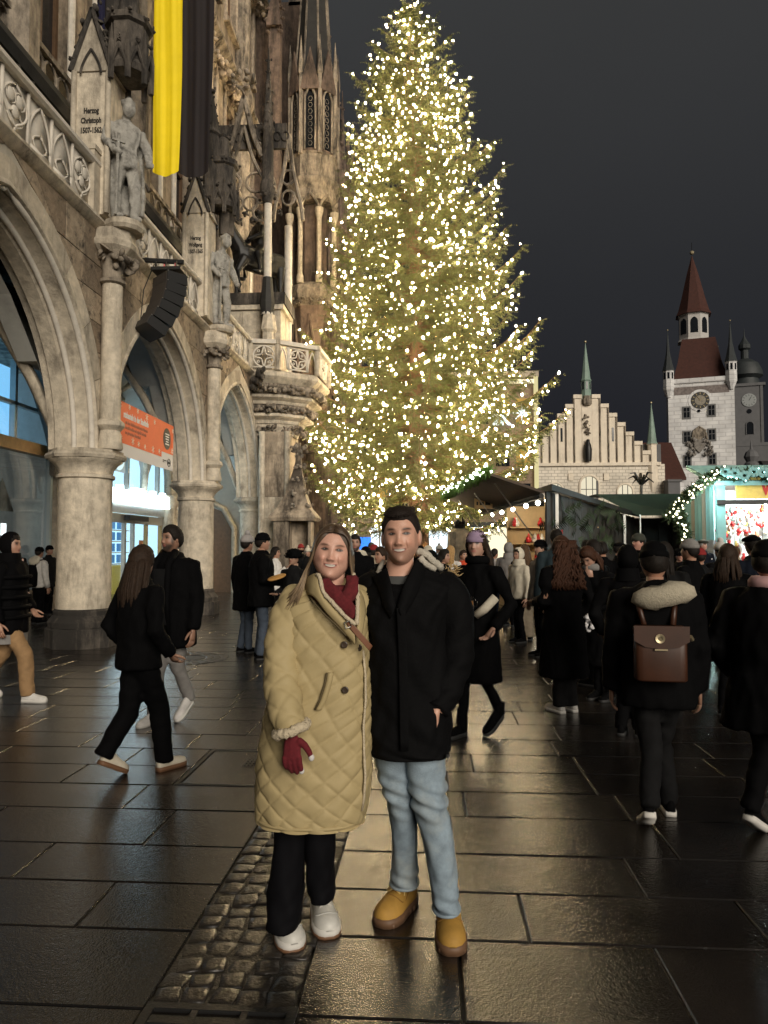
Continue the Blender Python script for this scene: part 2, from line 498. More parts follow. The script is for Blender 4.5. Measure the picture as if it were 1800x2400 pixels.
def arch_sweep(mb, yc, w, zs, h, prof, n=14, foot=None):
    cols = [arch_path(w, zs, h, d, n) for d, x in prof]
    rs = []
    for i in range(len(cols[0])):
        rs.append([(prof[k][1], yc + cols[k][i][0], cols[k][i][1]) for k in range(len(prof))])
    if foot is not None:
        rs = [[(p[0], p[1], foot) for p in rs[0]]] + rs + [[(p[0], p[1], foot) for p in rs[-1]]]
    return mb.rings(rs, False, False)

# ---- arcade wall: mortar core, ashlar blocks, voussoirs
wall_core = MB()
DV = .56
def ext_half(z, d=DV):
    q = (AR+d)**2 - (z-AZ)**2
    return sqrt(q) - (AR-AW) if q > (AR-AW)**2 else 0
zc = [AZ + .0] + [AZ + k*.25 for k in range(1, 16)] + [7.05]
for i, yp in enumerate(PY):
    lo = HB if i > 0 else 2.0; hi = HB if i < 3 else .3
    for k in range(len(zc)-1):
        z0, z1 = zc[k], zc[k+1]
        a0 = HB - ext_half(z0, .2) if i > 0 else lo; a1 = HB - ext_half(z1, .2) if i > 0 else lo
        b0 = HB - ext_half(z0, .2) if i < 3 else hi; b1 = HB - ext_half(z1, .2) if i < 3 else hi
        wall_core.add([(FX-.01,yp-a0,z0),(FX-.01,yp+b0,z0),(FX-.01,yp+b1,z1),(FX-.01,yp-a1,z1),
                       (FX-.75,yp-a0,z0),(FX-.75,yp+b0,z0),(FX-.75,yp+b1,z1),(FX-.75,yp-a1,z1)],
                      [(0,1,2,3),(7,6,5,4),(0,3,7,4),(1,5,6,2)])
awall = wp(wall_core, 'arcade_wall', MORTAR)
ar = random.Random(21)
rz0 = 4.0; rowz = [3.95, 4.45, 4.93, 5.42, 5.92, 6.40, 7.03]
def block(ya0, yb0, ya1, yb1, z0, z1, m):
    g_ = .006; x = FX + ar.uniform(0.0, .012)
    P = [(ya0+g_, z0+g_), (yb0-g_, z0+g_), (yb1-g_, z1-g_), (ya1+g_, z1-g_)]
    if P[1][0]-P[0][0] < .03 and P[2][0]-P[3][0] < .03: return
    if P[1][0] < P[0][0]: m_ = (P[1][0]+P[0][0])/2; P[0] = (m_-.004, P[0][1]); P[1] = (m_+.004, P[1][1])
    if P[2][0] < P[3][0]: m_ = (P[2][0]+P[3][0])/2; P[3] = (m_-.004, P[3][1]); P[2] = (m_+.004, P[2][1])
    b = MB(); cy = sum(p[0] for p in P)/4; cz = sum(p[1] for p in P)/4
    inn = [(cy+(p[0]-cy)*.97, cz+(p[1]-cz)*.97) for p in P]
    b.add([(FX-.03, *p) for p in P] + [(x-.004, *p) for p in P] + [(x, *p) for p in inn],
          [(0,1,5,4),(1,2,6,5),(2,3,7,6),(3,0,4,7),(4,5,9,8),(5,6,10,9),(6,7,11,10),(7,4,8,11),(8,9,10,11)])
    wp(b, 'stone_block', m, awall)
for i, yp in enumerate(PY):
    for k in range(len(rowz)-1):
        z0, z1 = rowz[k], rowz[k+1]
        s0, s1 = ext_half(z0), ext_half(z1)
        la0, la1 = (HB - s0, HB - s1) if i > 0 else (1.6, 1.6)
        ra0, ra1 = (HB - s0, HB - s1) if i < 3 else (.25, .25)
        if min(la1, ra1) < .12: continue
        la0 = max(la0, 0); ra0 = max(ra0, 0)
        # left of the wall shaft, right of it
        for sgn in (-1, 1):
            A0, A1 = (la0, la1) if sgn < 0 else (ra0, ra1)
            full = A1; nb = max(1, int(round(full/.72)))
            cuts = [0.0] + sorted(min(max(full*(q+1)/nb + ar.uniform(-.12,.12), .1), full-.05) for q in range(nb-1)) + [None]
            prev = .0
            for q in range(1, len(cuts)):
                c_ = cuts[q]
                e0, e1 = (A0, A1) if c_ is None else (min(c_, A0), c_)
                p0, p1 = min(prev, A0), prev
                if sgn > 0: block(yp+p0, yp+e0, yp+p1, yp+e1, z0, z1, ASH)
                else: block(yp-e0, yp-p0, yp-e1, yp-p1, z0, z1, ASH)
                prev = c_ if c_ is not None else prev
for i in range(3):
    yc = (PY[i]+PY[i+1])/2
    inn = arch_path(AW, AZ, AH, .22, 16); out = arch_path(AW, AZ, AH, DV, 16)
    step = 3
    j = 0
    while j < 32:
        j1 = min(j+step, 32)
        if j < 16 < j1: j1 = 16
        g_ = .012
        pin = inn[j:j1+1]; pout = [(max(-HB+.01, min(HB-.01, y)), z) for y, z in out[j:j1+1]]
        pts = pin + pout[::-1]
        cy = sum(p[0] for p in pts)/len(pts); cz = sum(p[1] for p in pts)/len(pts)
        x = FX + .012 + ar.uniform(0, .008)
        b = MB(); b.poly([(FX-.05, yc+cy+(y-cy)*.985, cz+(z-cz)*.985) for y, z in pts], (x-FX+.05, 0, 0))
        wp(b, 'voussoir', LIME, awall)
        j = j1
    # moulded reveal: stepped profile with rolls
    b = MB(); arch_sweep(b, yc, AW, AZ, AH, [(.24,FX-.02),(.24,FX+.03),(.21,FX+.05),(.17,FX+.045),(.15,FX+.01),(.155,FX-.07),(.11,FX-.09),(.105,FX-.16),(.085,FX-.24),(.05,FX-.30),(.05,FX-.34),(.0,FX-.38),(.0,FX-.60),(.06,FX-.64),(.06,FX-.75)], 18)
    wp(b, 'arch_moulding', LIME, smooth=50)
    for d, x, r in ((.15, FX-.045, .05), (.05, FX-.30, .045)):
        b = MB(); b.tube([(x, yc+y, z) for y, z in arch_path(AW, AZ, AH, d, 16)], r, 8)
        wp(b, 'arch_roll', LIMEB, smooth=60)

# ---- pillars
def lathe_part(prof, x, y, name, m, parent, n=28, sm=40):
    b = MB(); b.lathe(prof, (x, y, 0), n); return wp(b, name, m, parent, smooth=sm)
PXC = FX - .28
for i, yp in enumerate(PY):
    if i == 0: continue
    p = lathe_part([(.44,.62),(.435,1.6),(.43,2.86)], PXC, yp, 'pillar', LIME, TH)
    b = MB(); b.lathe([(.60,0),(.60,.30),(.56,.33)], (PXC, yp, 0), 8, a0=pi/8)
    wp(b, 'plinth', SOOT, p)
    lathe_part([(.55,.33),(.56,.42),(.50,.50),(.47,.53),(.475,.59),(.44,.63)], PXC, yp, 'base_moulding', SOOT, p)
    lathe_part([(.43,2.80),(.47,2.82),(.47,2.87),(.43,2.89)], PXC, yp, 'neck_ring', LIME, p)
    lathe_part([(.43,2.88),(.45,2.97),(.52,3.06),(.58,3.10),(.60,3.13)], PXC, yp, 'bell', LIME, p)
    b = MB(); b.lathe([(.58,3.12),(.64,3.14),(.66,3.19),(.64,3.23),(.60,3.25),(.60,3.29)], (PXC, yp, 0), 8, a0=pi/8)
    wp(b, 'abacus', LIME, p)
# ---- wall shafts that carry the statues
def carving(b, pts, r, seed=0, n=5):
    q = random.Random(seed)
    for p in pts:
        for k in range(n):
            c = Vector(p) + Vector((q.uniform(-1,1), q.uniform(-1,1), q.uniform(-.8,.8)))*r*.9
            R = Euler((q.uniform(0,3), q.uniform(0,3), q.uniform(0,3))).to_matrix()
            b.ball(c, r*q.uniform(.35,.65), 6, 4, sx=1, sy=q.uniform(.35,.8), sz=q.uniform(.7,1.3), rot=R)
SHX = -5.43
for i, yp in enumerate(PY[1:3]):
    s = lathe_part([(.17,3.9),(.17,4.5),(.172,4.51),(.17,6.15)], SHX, yp-.10, 'wall_shaft', LIME, TH, 14)
    lathe_part([(.20,3.30),(.22,3.34),(.19,3.50),(.17,3.62),(.24,3.70),(.24,3.76),(.17,3.82),(.17,3.9)], SHX, yp-.10, 'shaft_base', LIME, s, 12)
    lathe_part([(.17,6.12),(.22,6.15),(.22,6.20),(.17,6.23),(.18,6.40),(.24,6.62)], SHX, yp-.10, 'shaft_bell', SOOT2, s, 12)
    b = MB(); carving(b, [(SHX+cos(a)*.25, yp-.10+sin(a)*.25, 6.50+.10*(k%2)) for k, a in enumerate([2*pi*j/9 for j in range(9)])], .15, i, 7)
    wp(b, 'carved_leaves', SOOT2, s, smooth=60)
    b = MB(); b.lathe([(.30,6.62),(.40,6.72),(.42,6.80),(.38,6.86),(.36,7.02),(.30,7.05)], (SHX, yp-.10, 0), 8, a0=pi/8)
    wp(b, 'statue_bracket', LIME, s)
# ---- string course and balustrade
b = MB()
prof = [(FX-.02,6.98),(FX+.04,7.0),(FX+.10,7.06),(FX+.14,7.10),(FX+.14,7.14),(FX+.06,7.19),(FX+.0,7.24),(FX-.3,7.26)]
b.rings([[(x, y, z) for x, z in prof] for y in (4.2, 22.25)], False, False)
wp(b, 'string_course', LIME, smooth=40)
b = MB(); prof = [(FX-.16,8.02),(FX+.04,8.02),(FX+.08,8.06),(FX+.08,8.12),(FX+.02,8.17),(FX-.08,8.18),(FX-.16,8.15)]
b.rings([[(x, y, z) for x, z in prof] for y in (4.2, 22.2)], True, True)
wp(b, 'handrail', LIMEB, smooth=40)
def tracery_lancet(w, h):
    b = MB(); r = .02; x = .0
    b.box(-.05, -.02, 0, w, 0, h)
    for s in (0, 1):
        pts = [(x, w*.5 + (s*2-1)*w*.46*(1-(t/8)**2.2), h*.25 + h*.70*t/8) for t in range(9)]
        b.tube(pts, r, 5)
        b.tube([(x, w*.5+(s*2-1)*w*.46, .03), (x, w*.5+(s*2-1)*w*.46, h*.25)], r, 5)
        pts = [(x, w*.5 + (s*2-1)*w*.30*sin(pi*t/8), h*.06 + h*.36*t/8) for t in range(9)]
        b.tube(pts, r*.8, 5)
    b.tube([(x,.0,.0),(x,.0,h)], .028, 5); b.tube([(x,w,.0),(x,w,h)], .028, 5)
    b.box(-.03, .015, .10*w, .9*w, .0, .09)
    return b
def tracery_heart(w, h):
    b = MB(); r = .02; x = .0
    b.box(-.05, -.02, 0, w, 0, h)
    for s in (-1, 1):
        pts = []
        for t in range(13):
            a = pi*(t/12)*1.15 - .15*pi
            pts.append((x, w*.5 + s*w*.46*sin(max(0,a))**.8 if a > 0 else w*.5, h*.06 + h*.84*t/12))
        b.tube(pts, r, 5)
        b.ball((x, w*.5+s*w*.17, h*.64), w*.16, 8, 5, sx=.25); b.tube([(x, w*.5+s*w*.17+cos(a)*w*.19, h*.64+sin(a)*w*.19) for a in [k*pi/5 for k in range(11)]], r*.7, 5)
        b.tube([(x, w*.5+s*w*.30*sin(pi*t/6), h*.12+h*.3*t/6) for t in range(7)], r*.7, 5)
    b.ball((x, w*.5, h*.40), w*.15, 8, 5, sx=.3)
    b.tube([(x,.0,.0),(x,.0,h)], .028, 5); b.tube([(x,w,.0),(x,w,h)], .028, 5)
    return b
def tracery_star(w, h):
    b = MB(); r = .024; x = .0; R_ = min(w, h)*.46; c = (w*.5, h*.5)
    b.tube([(x, c[0]+cos(a)*R_, c[1]+sin(a)*R_) for a in [k*pi/12 for k in range(25)]], r*1.2, 6)
    for k in range(4):
        a0 = k*pi/2; p0 = (c[0]+cos(a0)*R_, c[1]+sin(a0)*R_); a1 = a0+pi/2; p1 = (c[0]+cos(a1)*R_, c[1]+sin(a1)*R_)
        pts = []
        for t in range(9):
            u = t/8; m_ = .55*sin(pi*u)
            px_ = p0[0]*(1-u)+p1[0]*u; pz = p0[1]*(1-u)+p1[1]*u
            pts.append((x, px_+(c[0]-px_)*m_, pz+(c[1]-pz)*m_))
        b.tube(pts, r, 5)
        am = a0+pi/4; b.tube([(x, c[0]+cos(am)*R_*.72+cos(q)*R_*.11, c[1]+sin(am)*R_*.72+sin(q)*R_*.11) for q in [j*pi/4 for j in range(9)]], r*.8, 5)
    for z_ in (.02, h-.02): b.tube([(x, 0, z_), (x, w, z_)], .03, 5)
    for y_ in (.0, w): b.tube([(x, y_, 0), (x, y_, h)], .03, 5)
    return b
PANW, PANH = .62, .78
pm = [tracery_lancet(PANW, PANH).mesh('balustrade_panel', LIMEB, True), tracery_heart(PANW, PANH).mesh('balustrade_panel', LIMEB, True)]
y = 8.3; k = 0
while y < 22.0:
    if all(abs(y+PANW/2-(yp-.1)) > .45 for yp in PY):
        o = link('balustrade_panel', pm[1 if k % 3 == 1 else 0], TH); o.matrix_parent_inverse = Matrix.Translation(-TH.location)
        o.location = (FX-.02, y, 7.25); k += 1
    y += PANW + .005
bb = MB(); bb.box(FX-.16, FX-.075, 4.2, 22.2, 7.22, 8.03); wp(bb, 'balustrade_back', LIME)
for yp in PY[1:3]:
    bb = MB(); bb.box(FX-.2, FX+.06, yp-.62, yp-.40, 7.2, 8.25); bb.box(FX-.22, FX+.08, yp-.64, yp-.38, 8.25, 8.33); wp(bb, 'balustrade_post', LIME)

# ---- piers with duke names, gabled
def gable_pier(x0, x1, y, z0, zt, zp, lines, tz, ts):
    p = MB(); p.box(x0, x1, y, y+.7, z0, zt); o = wp(p, 'name_pier', LIME)
    cx = (x0+x1)/2; w_ = (x1-x0)
    g_ = MB(); g_.poly([(x0-.06, y-.03, zt), (x1+.06, y-.03, zt), (cx, y-.03, zp)], (0,.7,0)); wp(g_, 'gable', LIME, o)
    g_ = MB()
    for s in (-1, 1):
        g_.tube([(cx+s*(w_/2+.06), y-.05, zt), (cx, y-.05, zp+.05)], .045, 6)
        for t in range(1, 5):
            c = Vector((cx+s*(w_/2+.06)*(1-t/5), y-.02, zt+(zp-zt)*t/5)); carving(g_, [c+Vector((s*.05,0,.04))], .07, t, 4)
        g_.tube([(cx+s*w_*.30*(1-(q/6)**1.6), y-.05, zt-.05+q*.07) for q in range(7)], .02, 5)
    carving(g_, [(cx, y, zp+.1), (cx, y, zp+.28)], .10, 5, 5)
    stuff(wp(g_, 'crockets', SOOT, o, smooth=60))
    for s in (-1, 1):
        q = MB(); q.tube([(cx+s*w_/2, y-.02, z0), (cx+s*w_/2, y-.02, zt)], .05, 8); wp(q, 'edge_shaft', LIME, o, smooth=60)
    INK = mat('carved_ink', (.03,.025,.02), .8)
    for k, s_ in enumerate(lines):
        t = text_part(s_, ts, INK, o, frame((cx, y-.004, tz-k*ts*1.30), (1,0,0), (0,0,1)), 'inscription', sx=.66, align='CENTER', bold=.006)
    return o
gable_pier(-6.02, -5.42, 11.6, 7.25, 9.72, 10.75, ['Herzog', 'Christoph', '1507-1562'], 9.00, .132)
gable_pier(-5.98, -5.42, 17.0, 7.25, 9.80, 10.8, ['Herzog', 'Wolfgang', '1507-1565'], 9.14, .128)
def canopy(x, y, z0, h, seed):
    b = MB()
    b.lathe([(.36,z0),(.40,z0+.1),(.33,z0+.2),(.33,z0+h*.55),(.40,z0+h*.57),(.40,z0+h*.64),(.2,z0+h*.66),(.16,z0+h*.95),(.02,z0+h)], (x,y,0), 8, a0=pi/8)
    o = wp(b, 'statue_canopy', SOOT)
    b = MB()
    for k in range(8):
        a = pi/8 + k*pi/4; p = Vector((x+cos(a)*.38, y+sin(a)*.38, 0))
        b.lathe([(.05,z0-.22),(.055,z0+.3),(.03,z0+.5),(.005,z0+.75)], p, 5)
        a2 = a + pi/8
        for s in (-1, 1):
            b.tube([(x+cos(a2+s*.36*(1-t/4))*.39, y+sin(a2+s*.36*(1-t/4))*.39, z0-.02+t*.10) for t in range(5)], .022, 5)
        carving(b, [(x+cos(a2)*.38, y+sin(a2)*.38, z0+.5), (x+cos(a)*.40, y+sin(a)*.40, z0+h*.62)], .06, seed+k, 4)
    wp(b, 'pinnacles', SOOT, o)
    return o
canopy(-5.20, 11.85, 9.75, 1.5, 3); canopy(-5.25, 17.7, 10.2, 1.9, 9)
for (px_, py_, pz0, pz1) in ((-5.55, 12.1, 10.2, 13.5), (-5.50, 17.5, 10.4, 13.2), (-5.2, 17.9, 9.6, 12.2)):
    b = MB(); b.lathe([(.20,pz0),(.20,pz1-1.2),(.26,pz1-1.15),(.22,pz1-1.05),(.02,pz1)], (px_,py_,0), 6)
    carving(b, [(px_+cos(a)*.2*(1-t/5), py_+sin(a)*.2*(1-t/5), pz1-1.0+t*.2) for t in range(5) for a in (0,1.57,3.14,4.71)], .06, 3, 3)
    carving(b, [(px_, py_, pz1)], .11, 4, 6)
    wp(b, 'pinnacle', SOOT)

# ---- black weathered ledge behind the balustrade, terrace floor
b = MB(); b.box(FX-2.4, FX-.16, 4, 22.2, 6.95, 7.2); wp(b, 'terrace_floor', LIME)
b = MB(); b.rings([[(x, y, z) for x, z in ((FX-1.3,9.05),(FX-.75,9.15),(FX-.70,9.32),(FX-1.25,10.1),(FX-1.7,10.15),(FX-1.7,9.0))] for y in (4, 22.2)], True, True)
wp(b, 'lead_ledge', BLACKST)
b = MB(); b.box(FX-1.6, FX-1.35, 4, 22.2, 7.2, 9.06); wp(b, 'parapet_wall', SOOT)
for yy in (7.0, 9.4, 13.3, 15.2, 18.9, 20.8):
    b = MB(); b.tube([(FX-.9, yy, 9.5), (FX-.62, yy, 9.6), (FX-.55, yy, 9.45)], .05, 6); wp(b, 'ledge_hook', SOOT)
for k in range(10):
    b = MB(); y0 = 5.0 + k*1.75
    b.tube([(FX-.8, y0+.2+.6*t/6, 9.35-.45*sin(pi*t/6)) for t in range(7)], .05, 6); wp(b, 'hanging_arch', SOOT)

# ---- upper storeys, set back
UX = -8.2
uw = MB()
wins = []      # (y0, y1, z0, z1)
for k in range(9):
    yc = 9.2 + k*2.75
    wins.append((yc-.72, yc+.72, 12.1, 15.4)); wins.append((yc-.72, yc+.72, 17.2, 19.6)); wins.append((yc-.72, yc+.72, 23.0, 26.2))
ys = sorted({4.0, 33.5} | {w_[0] for w_ in wins} | {w_[1] for w_ in wins})
zs_ = sorted({7.0, 31.0} | {w_[2] for w_ in wins} | {w_[3] for w_ in wins})
for i in range(len(ys)-1):
    for j in range(len(zs_)-1):
        cy, cz = (ys[i]+ys[i+1])/2, (zs_[j]+zs_[j+1])/2
        if any(a < cy < b_ and c < cz < d for a, b_, c, d in wins): continue
        uw.add([(UX, ys[i], zs_[j]), (UX, ys[i+1], zs_[j]), (UX, ys[i+1], zs_[j+1]), (UX, ys[i], zs_[j+1])], [(0,1,2,3)])
for a, b_, c, d in wins:
    uw.add([(UX,a,c),(UX,b_,c),(UX,b_,d),(UX,a,d),(UX-.5,a,c),(UX-.5,b_,c),(UX-.5,b_,d),(UX-.5,a,d)], [(0,1,5,4),(1,2,6,5),(2,3,7,6),(3,0,4,7)])
uw.add([(UX,33.5,7),(UX-6,33.5,7),(UX-6,33.5,31),(UX,33.5,31)], [(0,1,2,3)])
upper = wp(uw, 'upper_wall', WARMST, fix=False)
for n_, (a, b_, c, d) in enumerate(wins):
    if n_ % 3 == 2 and n_ < 9: continue
    wd = MB()
    for y0, y1, z0, z1 in ((a,a+.10,c,d),(b_-.10,b_,c,d),((a+b_)/2-.06,(a+b_)/2+.06,c,d),(a,b_,c,c+.12),(a,b_,d-.12,d),(a,b_,c+(d-c)*.62,c+(d-c)*.62+.1)):
        wd.box(UX-.34, UX-.22, y0, y1, z0, z1)
    o = wp(wd, 'window', WOODF)
    g_ = MB(); g_.add([(UX-.30,a,c),(UX-.30,b_,c),(UX-.30,b_,d),(UX-.30,a,d)], [(0,1,2,3)]); wp(g_, 'pane', DGLASS, o, fix=False)
    q = MB()
    for yy in (a-.09, b_+.09): q.tube([(UX+.04, yy, c-.2), (UX+.04, yy, d+.1)], .09, 8)
    q.box(UX-.02, UX+.22, a-.25, b_+.25, c-.32, c-.14)
    q.tube([(UX+.06, (a+b_)/2+y_, z_) for y_, z_ in arch_path(.80, d, .55, .05, 6)], .07, 6)
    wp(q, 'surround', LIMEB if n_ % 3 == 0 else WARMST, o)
    if n_ % 3 == 0:      # parapet of tracery under the tall windows
        t_ = MB(); t_.box(UX+.24, UX+.34, a-.62, b_+.62, 11.05, 11.15); t_.box(UX+.24, UX+.36, a-.62, b_+.62, 11.77, 11.89)
        for q_ in range(5):
            yq = a-.6+q_*.53
            t_.tube([(UX+.3, yq+.28+cos(v)*.25, 11.47+sin(v)*.25) for v in [j*pi/6 for j in range(13)]], .035, 5)
        wp(t_, 'window_parapet', SOOT2, o)
for z_, dd in ((16.1,.45),(20.6,.55),(27.3,.6)):
    b = MB(); b.rings([[(x, y, z) for x, z in ((UX-.1,z_-.3),(UX+dd*.4,z_-.25),(UX+dd,z_),(UX+dd,z_+.14),(UX-.1,z_+.32))] for y in (4,33.4)], False, False)
    wp(b, 'cornice', SOOT2)
    b = MB(); carving(b, [(UX+dd*.45, 12+.42*k, z_-.55) for k in range(51)], .26, int(z_), 7)
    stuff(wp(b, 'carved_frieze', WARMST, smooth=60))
for yy in (7.6, 13.1, 18.7, 24.2, 29.6, 33.2):      # buttress shafts with pinnacles
    b = MB(); b.lathe([(.50,7),(.50,20.2),(.62,20.5),(.62,20.9),(.46,21.2),(.42,26.0),(.56,26.3),(.56,26.7),(.34,27),(.30,30),(.42,30.2),(.05,33.5)], (UX+.12,yy,0), 8, a0=pi/8)
    carving(b, [(UX+.12+cos(a)*.45, yy+sin(a)*.45, z) for z in (20.4, 26.4) for a in [j*pi/4 for j in range(8)]], .16, int(yy), 3)
    wp(b, 'buttress', SOOT2 if yy < 30 else REDST)

# ---- balcony on the corner with its corbelling
BAL = [(-5.62,22.05),(-4.78,22.22),(-3.66,23.05),(-3.55,24.85),(-5.62,25.3)]
cb = Vector((-4.9, 23.3))
def balc_ring(z, f, off=0): return [(cb.x+(x-cb.x)*f if x > -5.6 else -5.62, cb.y+(y-cb.y)*f, z) for x, y in BAL]
balc = MB(); balc.rings([balc_ring(6.82,.86), balc_ring(6.95,.98), balc_ring(7.02,1.03), balc_ring(7.12,1.03), balc_ring(7.20,.98), balc_ring(7.22,.5)])
bo = wp(balc, 'balcony', LIME)
for z0, f0, z1, f1, m_ in ((6.46,.78,6.83,.84,SOOT2),(6.20,.70,6.47,.86,LIME),(5.90,.58,6.21,.66,SOOT2),(5.62,.48,5.91,.68,LIME),(5.25,.36,5.63,.44,LIME)):
    q = MB(); q.rings([balc_ring(z0,f0), balc_ring(z0+(z1-z0)*.35,f0+(f1-f0)*.2), balc_ring(z0+(z1-z0)*.7,f1), balc_ring(z1,f1)]); wp(q, 'corbel_course', m_, bo)
for z_, f_, r_, sp in ((6.64,.90,.15,.20),(6.05,.70,.15,.22),(5.44,.46,.15,.5)):
    q = MB(); R_ = balc_ring(z_, f_)
    pts = []
    for (A, B) in zip(R_[:4], R_[1:4]):
        A, B = Vector(A), Vector(B); n_ = max(2, int((B-A).length/sp))
        pts += [A.lerp(B, (t+.5)/n_) for t in range(n_)]
    carving(q, pts, r_, int(z_*10), 9); stuff(wp(q, 'carved_leaf_band', SOOT2, bo, smooth=60))
def rail_seg(A, B, pats):
    A, B = Vector((*A, 0)), Vector((*B, 0)); d = (B-A); L_ = d.length; ang = atan2(d.y, d.x)
    n_ = len(pats); tot = sum(p[1] for p in pats); pos = 0
    for fn, wt in pats:
        w_ = L_*wt/tot - .04
        me = fn(w_, .72).mesh('tracery', LIMEB, True)
        o = link('tracery', me, bo); o.location = (A + d.normalized()*(pos+.02) + Vector((0,0,7.26)))
        o.rotation_euler = (0, 0, ang - pi/2); pos += L_*wt/tot
def open_lancet(w, h):
    b = MB(); r = .026
    for s in (0, 1):
        b.tube([(0, w*.5+(s*2-1)*w*.46*(1-(t/8)**2.0), h*.05+h*.88*t/8) for t in range(9)], r, 5)
    b.tube([(0,0,0),(0,0,h)], .03, 5); b.tube([(0,w,0),(0,w,h)], .03, 5)
    return b
rail_seg(BAL[0], BAL[1], [(tracery_star, 1)])
rail_seg(BAL[1], BAL[2], [(open_lancet, .55), (tracery_star, 1), (open_lancet, .55)])
rail_seg(BAL[2], BAL[3], [(open_lancet, .55), (tracery_star, 1), (open_lancet, .55)])
for p in BAL[:4]:
    q = MB(); q.lathe([(.10,7.2),(.10,8.0),(.13,8.02),(.13,8.16)], (p[0], p[1], 0), 8); wp(q, 'balcony_post', LIME, bo)
for A, B in zip(BAL[:3], BAL[1:4]):
    A, B = Vector((*A, 8.08)), Vector((*B, 8.08)); d = (B-A); R_ = Matrix.Rotation(atan2(d.y, d.x), 3, 'Z')
    q = MB(); q.obox((A+B)/2, d.length+.1, .22, .13, R_); wp(q, 'balcony_rail', LIMEB, bo)
q = MB()
for (x, y, z) in ((-5.35,21.95,6.75),(-5.3,21.85,6.95)): carving(q, [(x,y,z)], .22, 77, 8)
wp(q, 'gargoyle', SOOT, bo, smooth=60)
# corner pier under the balcony, and the little roofed shrine on it
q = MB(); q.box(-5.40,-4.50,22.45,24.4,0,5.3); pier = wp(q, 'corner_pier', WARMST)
for (x, y) in ((-4.50,22.45),(-5.30,22.42)):
    q = MB(); q.tube([(x,y,.4),(x,y,5.3)], .10, 8); wp(q, 'pier_shaft', LIME, pier, smooth=60)
q = MB(); q.box(-5.44,-4.42,22.36,24.5,0,.55); wp(q, 'pier_plinth', SOOT2, pier)
for k in range(7):
    z0 = .56 + k*.67
    for (x0, x1) in ((-5.28,-4.98),(-4.97,-4.56)) if k % 2 else ((-5.28,-4.82),(-4.81,-4.56)):
        q = MB(); q.box(x0+.004, x1-.004, 22.435, 22.47, z0+.004, z0+.66); wp(q, 'pier_stone', WARMST if k > 3 else LIME, pier)
q = MB(); q.rings([[(cx_+sx_*w_, 22.25+sy_*w_*.8, z) for sx_, sy_ in ((-1,-1),(1,-1),(1,1),(-1,1))] for z, w_, cx_ in ((2.46,.66,-4.2),(2.56,.72,-4.2),(2.62,.70,-4.2),(2.85,.50,-4.2),(3.3,.31,-4.16),(3.9,.16,-4.13),(4.3,.09,-4.1),(4.9,.06,-4.1))])
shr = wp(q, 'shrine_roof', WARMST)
q = MB(); carving(q, [(-4.1+s*(.5-t*.11)*.9, 21.8+t*.1, 2.9+t*.42) for t in range(4) for s in (-.2,1)], .10, 6, 5); carving(q, [(-4.1,22.2,4.55),(-4.1,22.2,4.8),(-3.95,22.2,4.7),(-4.25,22.2,4.7)], .14, 8, 6); stuff(wp(q, 'roof_crockets', SOOT2, shr, smooth=60))
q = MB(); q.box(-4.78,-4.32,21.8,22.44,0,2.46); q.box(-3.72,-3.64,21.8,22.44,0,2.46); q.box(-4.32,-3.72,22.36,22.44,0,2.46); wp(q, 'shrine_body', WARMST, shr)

# plinth of the rider, its stones, slender column and baldachin
q = MB(); q.box(-6.9,-4.95,23.5,25.0,7.2,10.05); q.box(-7.0,-4.85,23.4,25.1,9.55,10.05); pl = wp(q, 'rider_plinth', LIME)
q = MB(); q.box(-7.05,-4.8,23.36,25.15,9.72,10.10); wp(q, 'plinth_cap', SOOT, pl)
for k in range(3):
    for j in range(3):
        q = MB(); q.box(-6.88+j*.64, -6.25+j*.64, 23.47, 23.5, 7.3+k*.74, 7.3+k*.74+.73); wp(q, 'plinth_stone', LIME, pl)
q = MB(); q.lathe([(.22,7.2),(.22,8.6),(.28,8.7),(.20,9.2)], (-5.25,23.0,0), 8); wp(q, 'column_pedestal', LIME, pl)
col = MB(); col.lathe([(.20,9.2),(.19,9.5),(.13,10.4),(.13,12.9)], (-5.30,23.0,0), 14); co = wp(col, 'slender_column', LIMEB, smooth=50)
q = MB(); q.lathe([(.20,9.2),(.25,9.6),(.20,10.0),(.16,10.45)], (-5.30,23.0,0), 8); wp(q, 'column_base', BLACKST, co)
q = MB(); q.lathe([(.14,12.9),(.26,13.3),(.26,13.6),(.20,13.7),(.18,15.3),(.24,15.4),(.16,15.6),(.015,18.2)], (-5.32,23.0,0), 8)
carving(q, [(-5.32+cos(a)*.2, 23+sin(a)*.2, 13.2) for a in (0,1,2,3,4,5)], .12, 5, 4)
carving(q, [(-5.32+cos(a)*.17*(1-t/7), 23+sin(a)*.17*(1-t/7), 15.6+t*.36) for t in range(7) for a in (0,1.57,3.14,4.71)], .08, 6, 3); wp(q, 'column_pinnacle', SOOT, co, smooth=60)
q = MB(); q.lathe([(.14,7.2),(.14,13)], (-5.0,24.9,0), 12); wp(q, 'rear_column', LIMEB, co, smooth=60)
def ogee(b, cx, y, w, z0, h, r, n=10):
    for s in (-1, 1):
        pts = []
        for t in range(n+1):
            u = t/n
            xx = w*(1-u)**1.0*(1 - .55*sin(pi*u)*(u) + .25*sin(pi*u)*(1-u))
            pts.append((cx+s*xx, y, z0+h*u))
        b.tube(pts, r, 6)
q = MB(); q.box(-7.1,-4.75,23.2,23.32,14.9,15.75); bald = wp(q, 'baldachin', SOOT)
q = MB(); ogee(q, -6.15, 23.05, 1.05, 13.3, 3.3, .10); ogee(q, -6.15, 23.05, .85, 13.2, 2.4, .06)
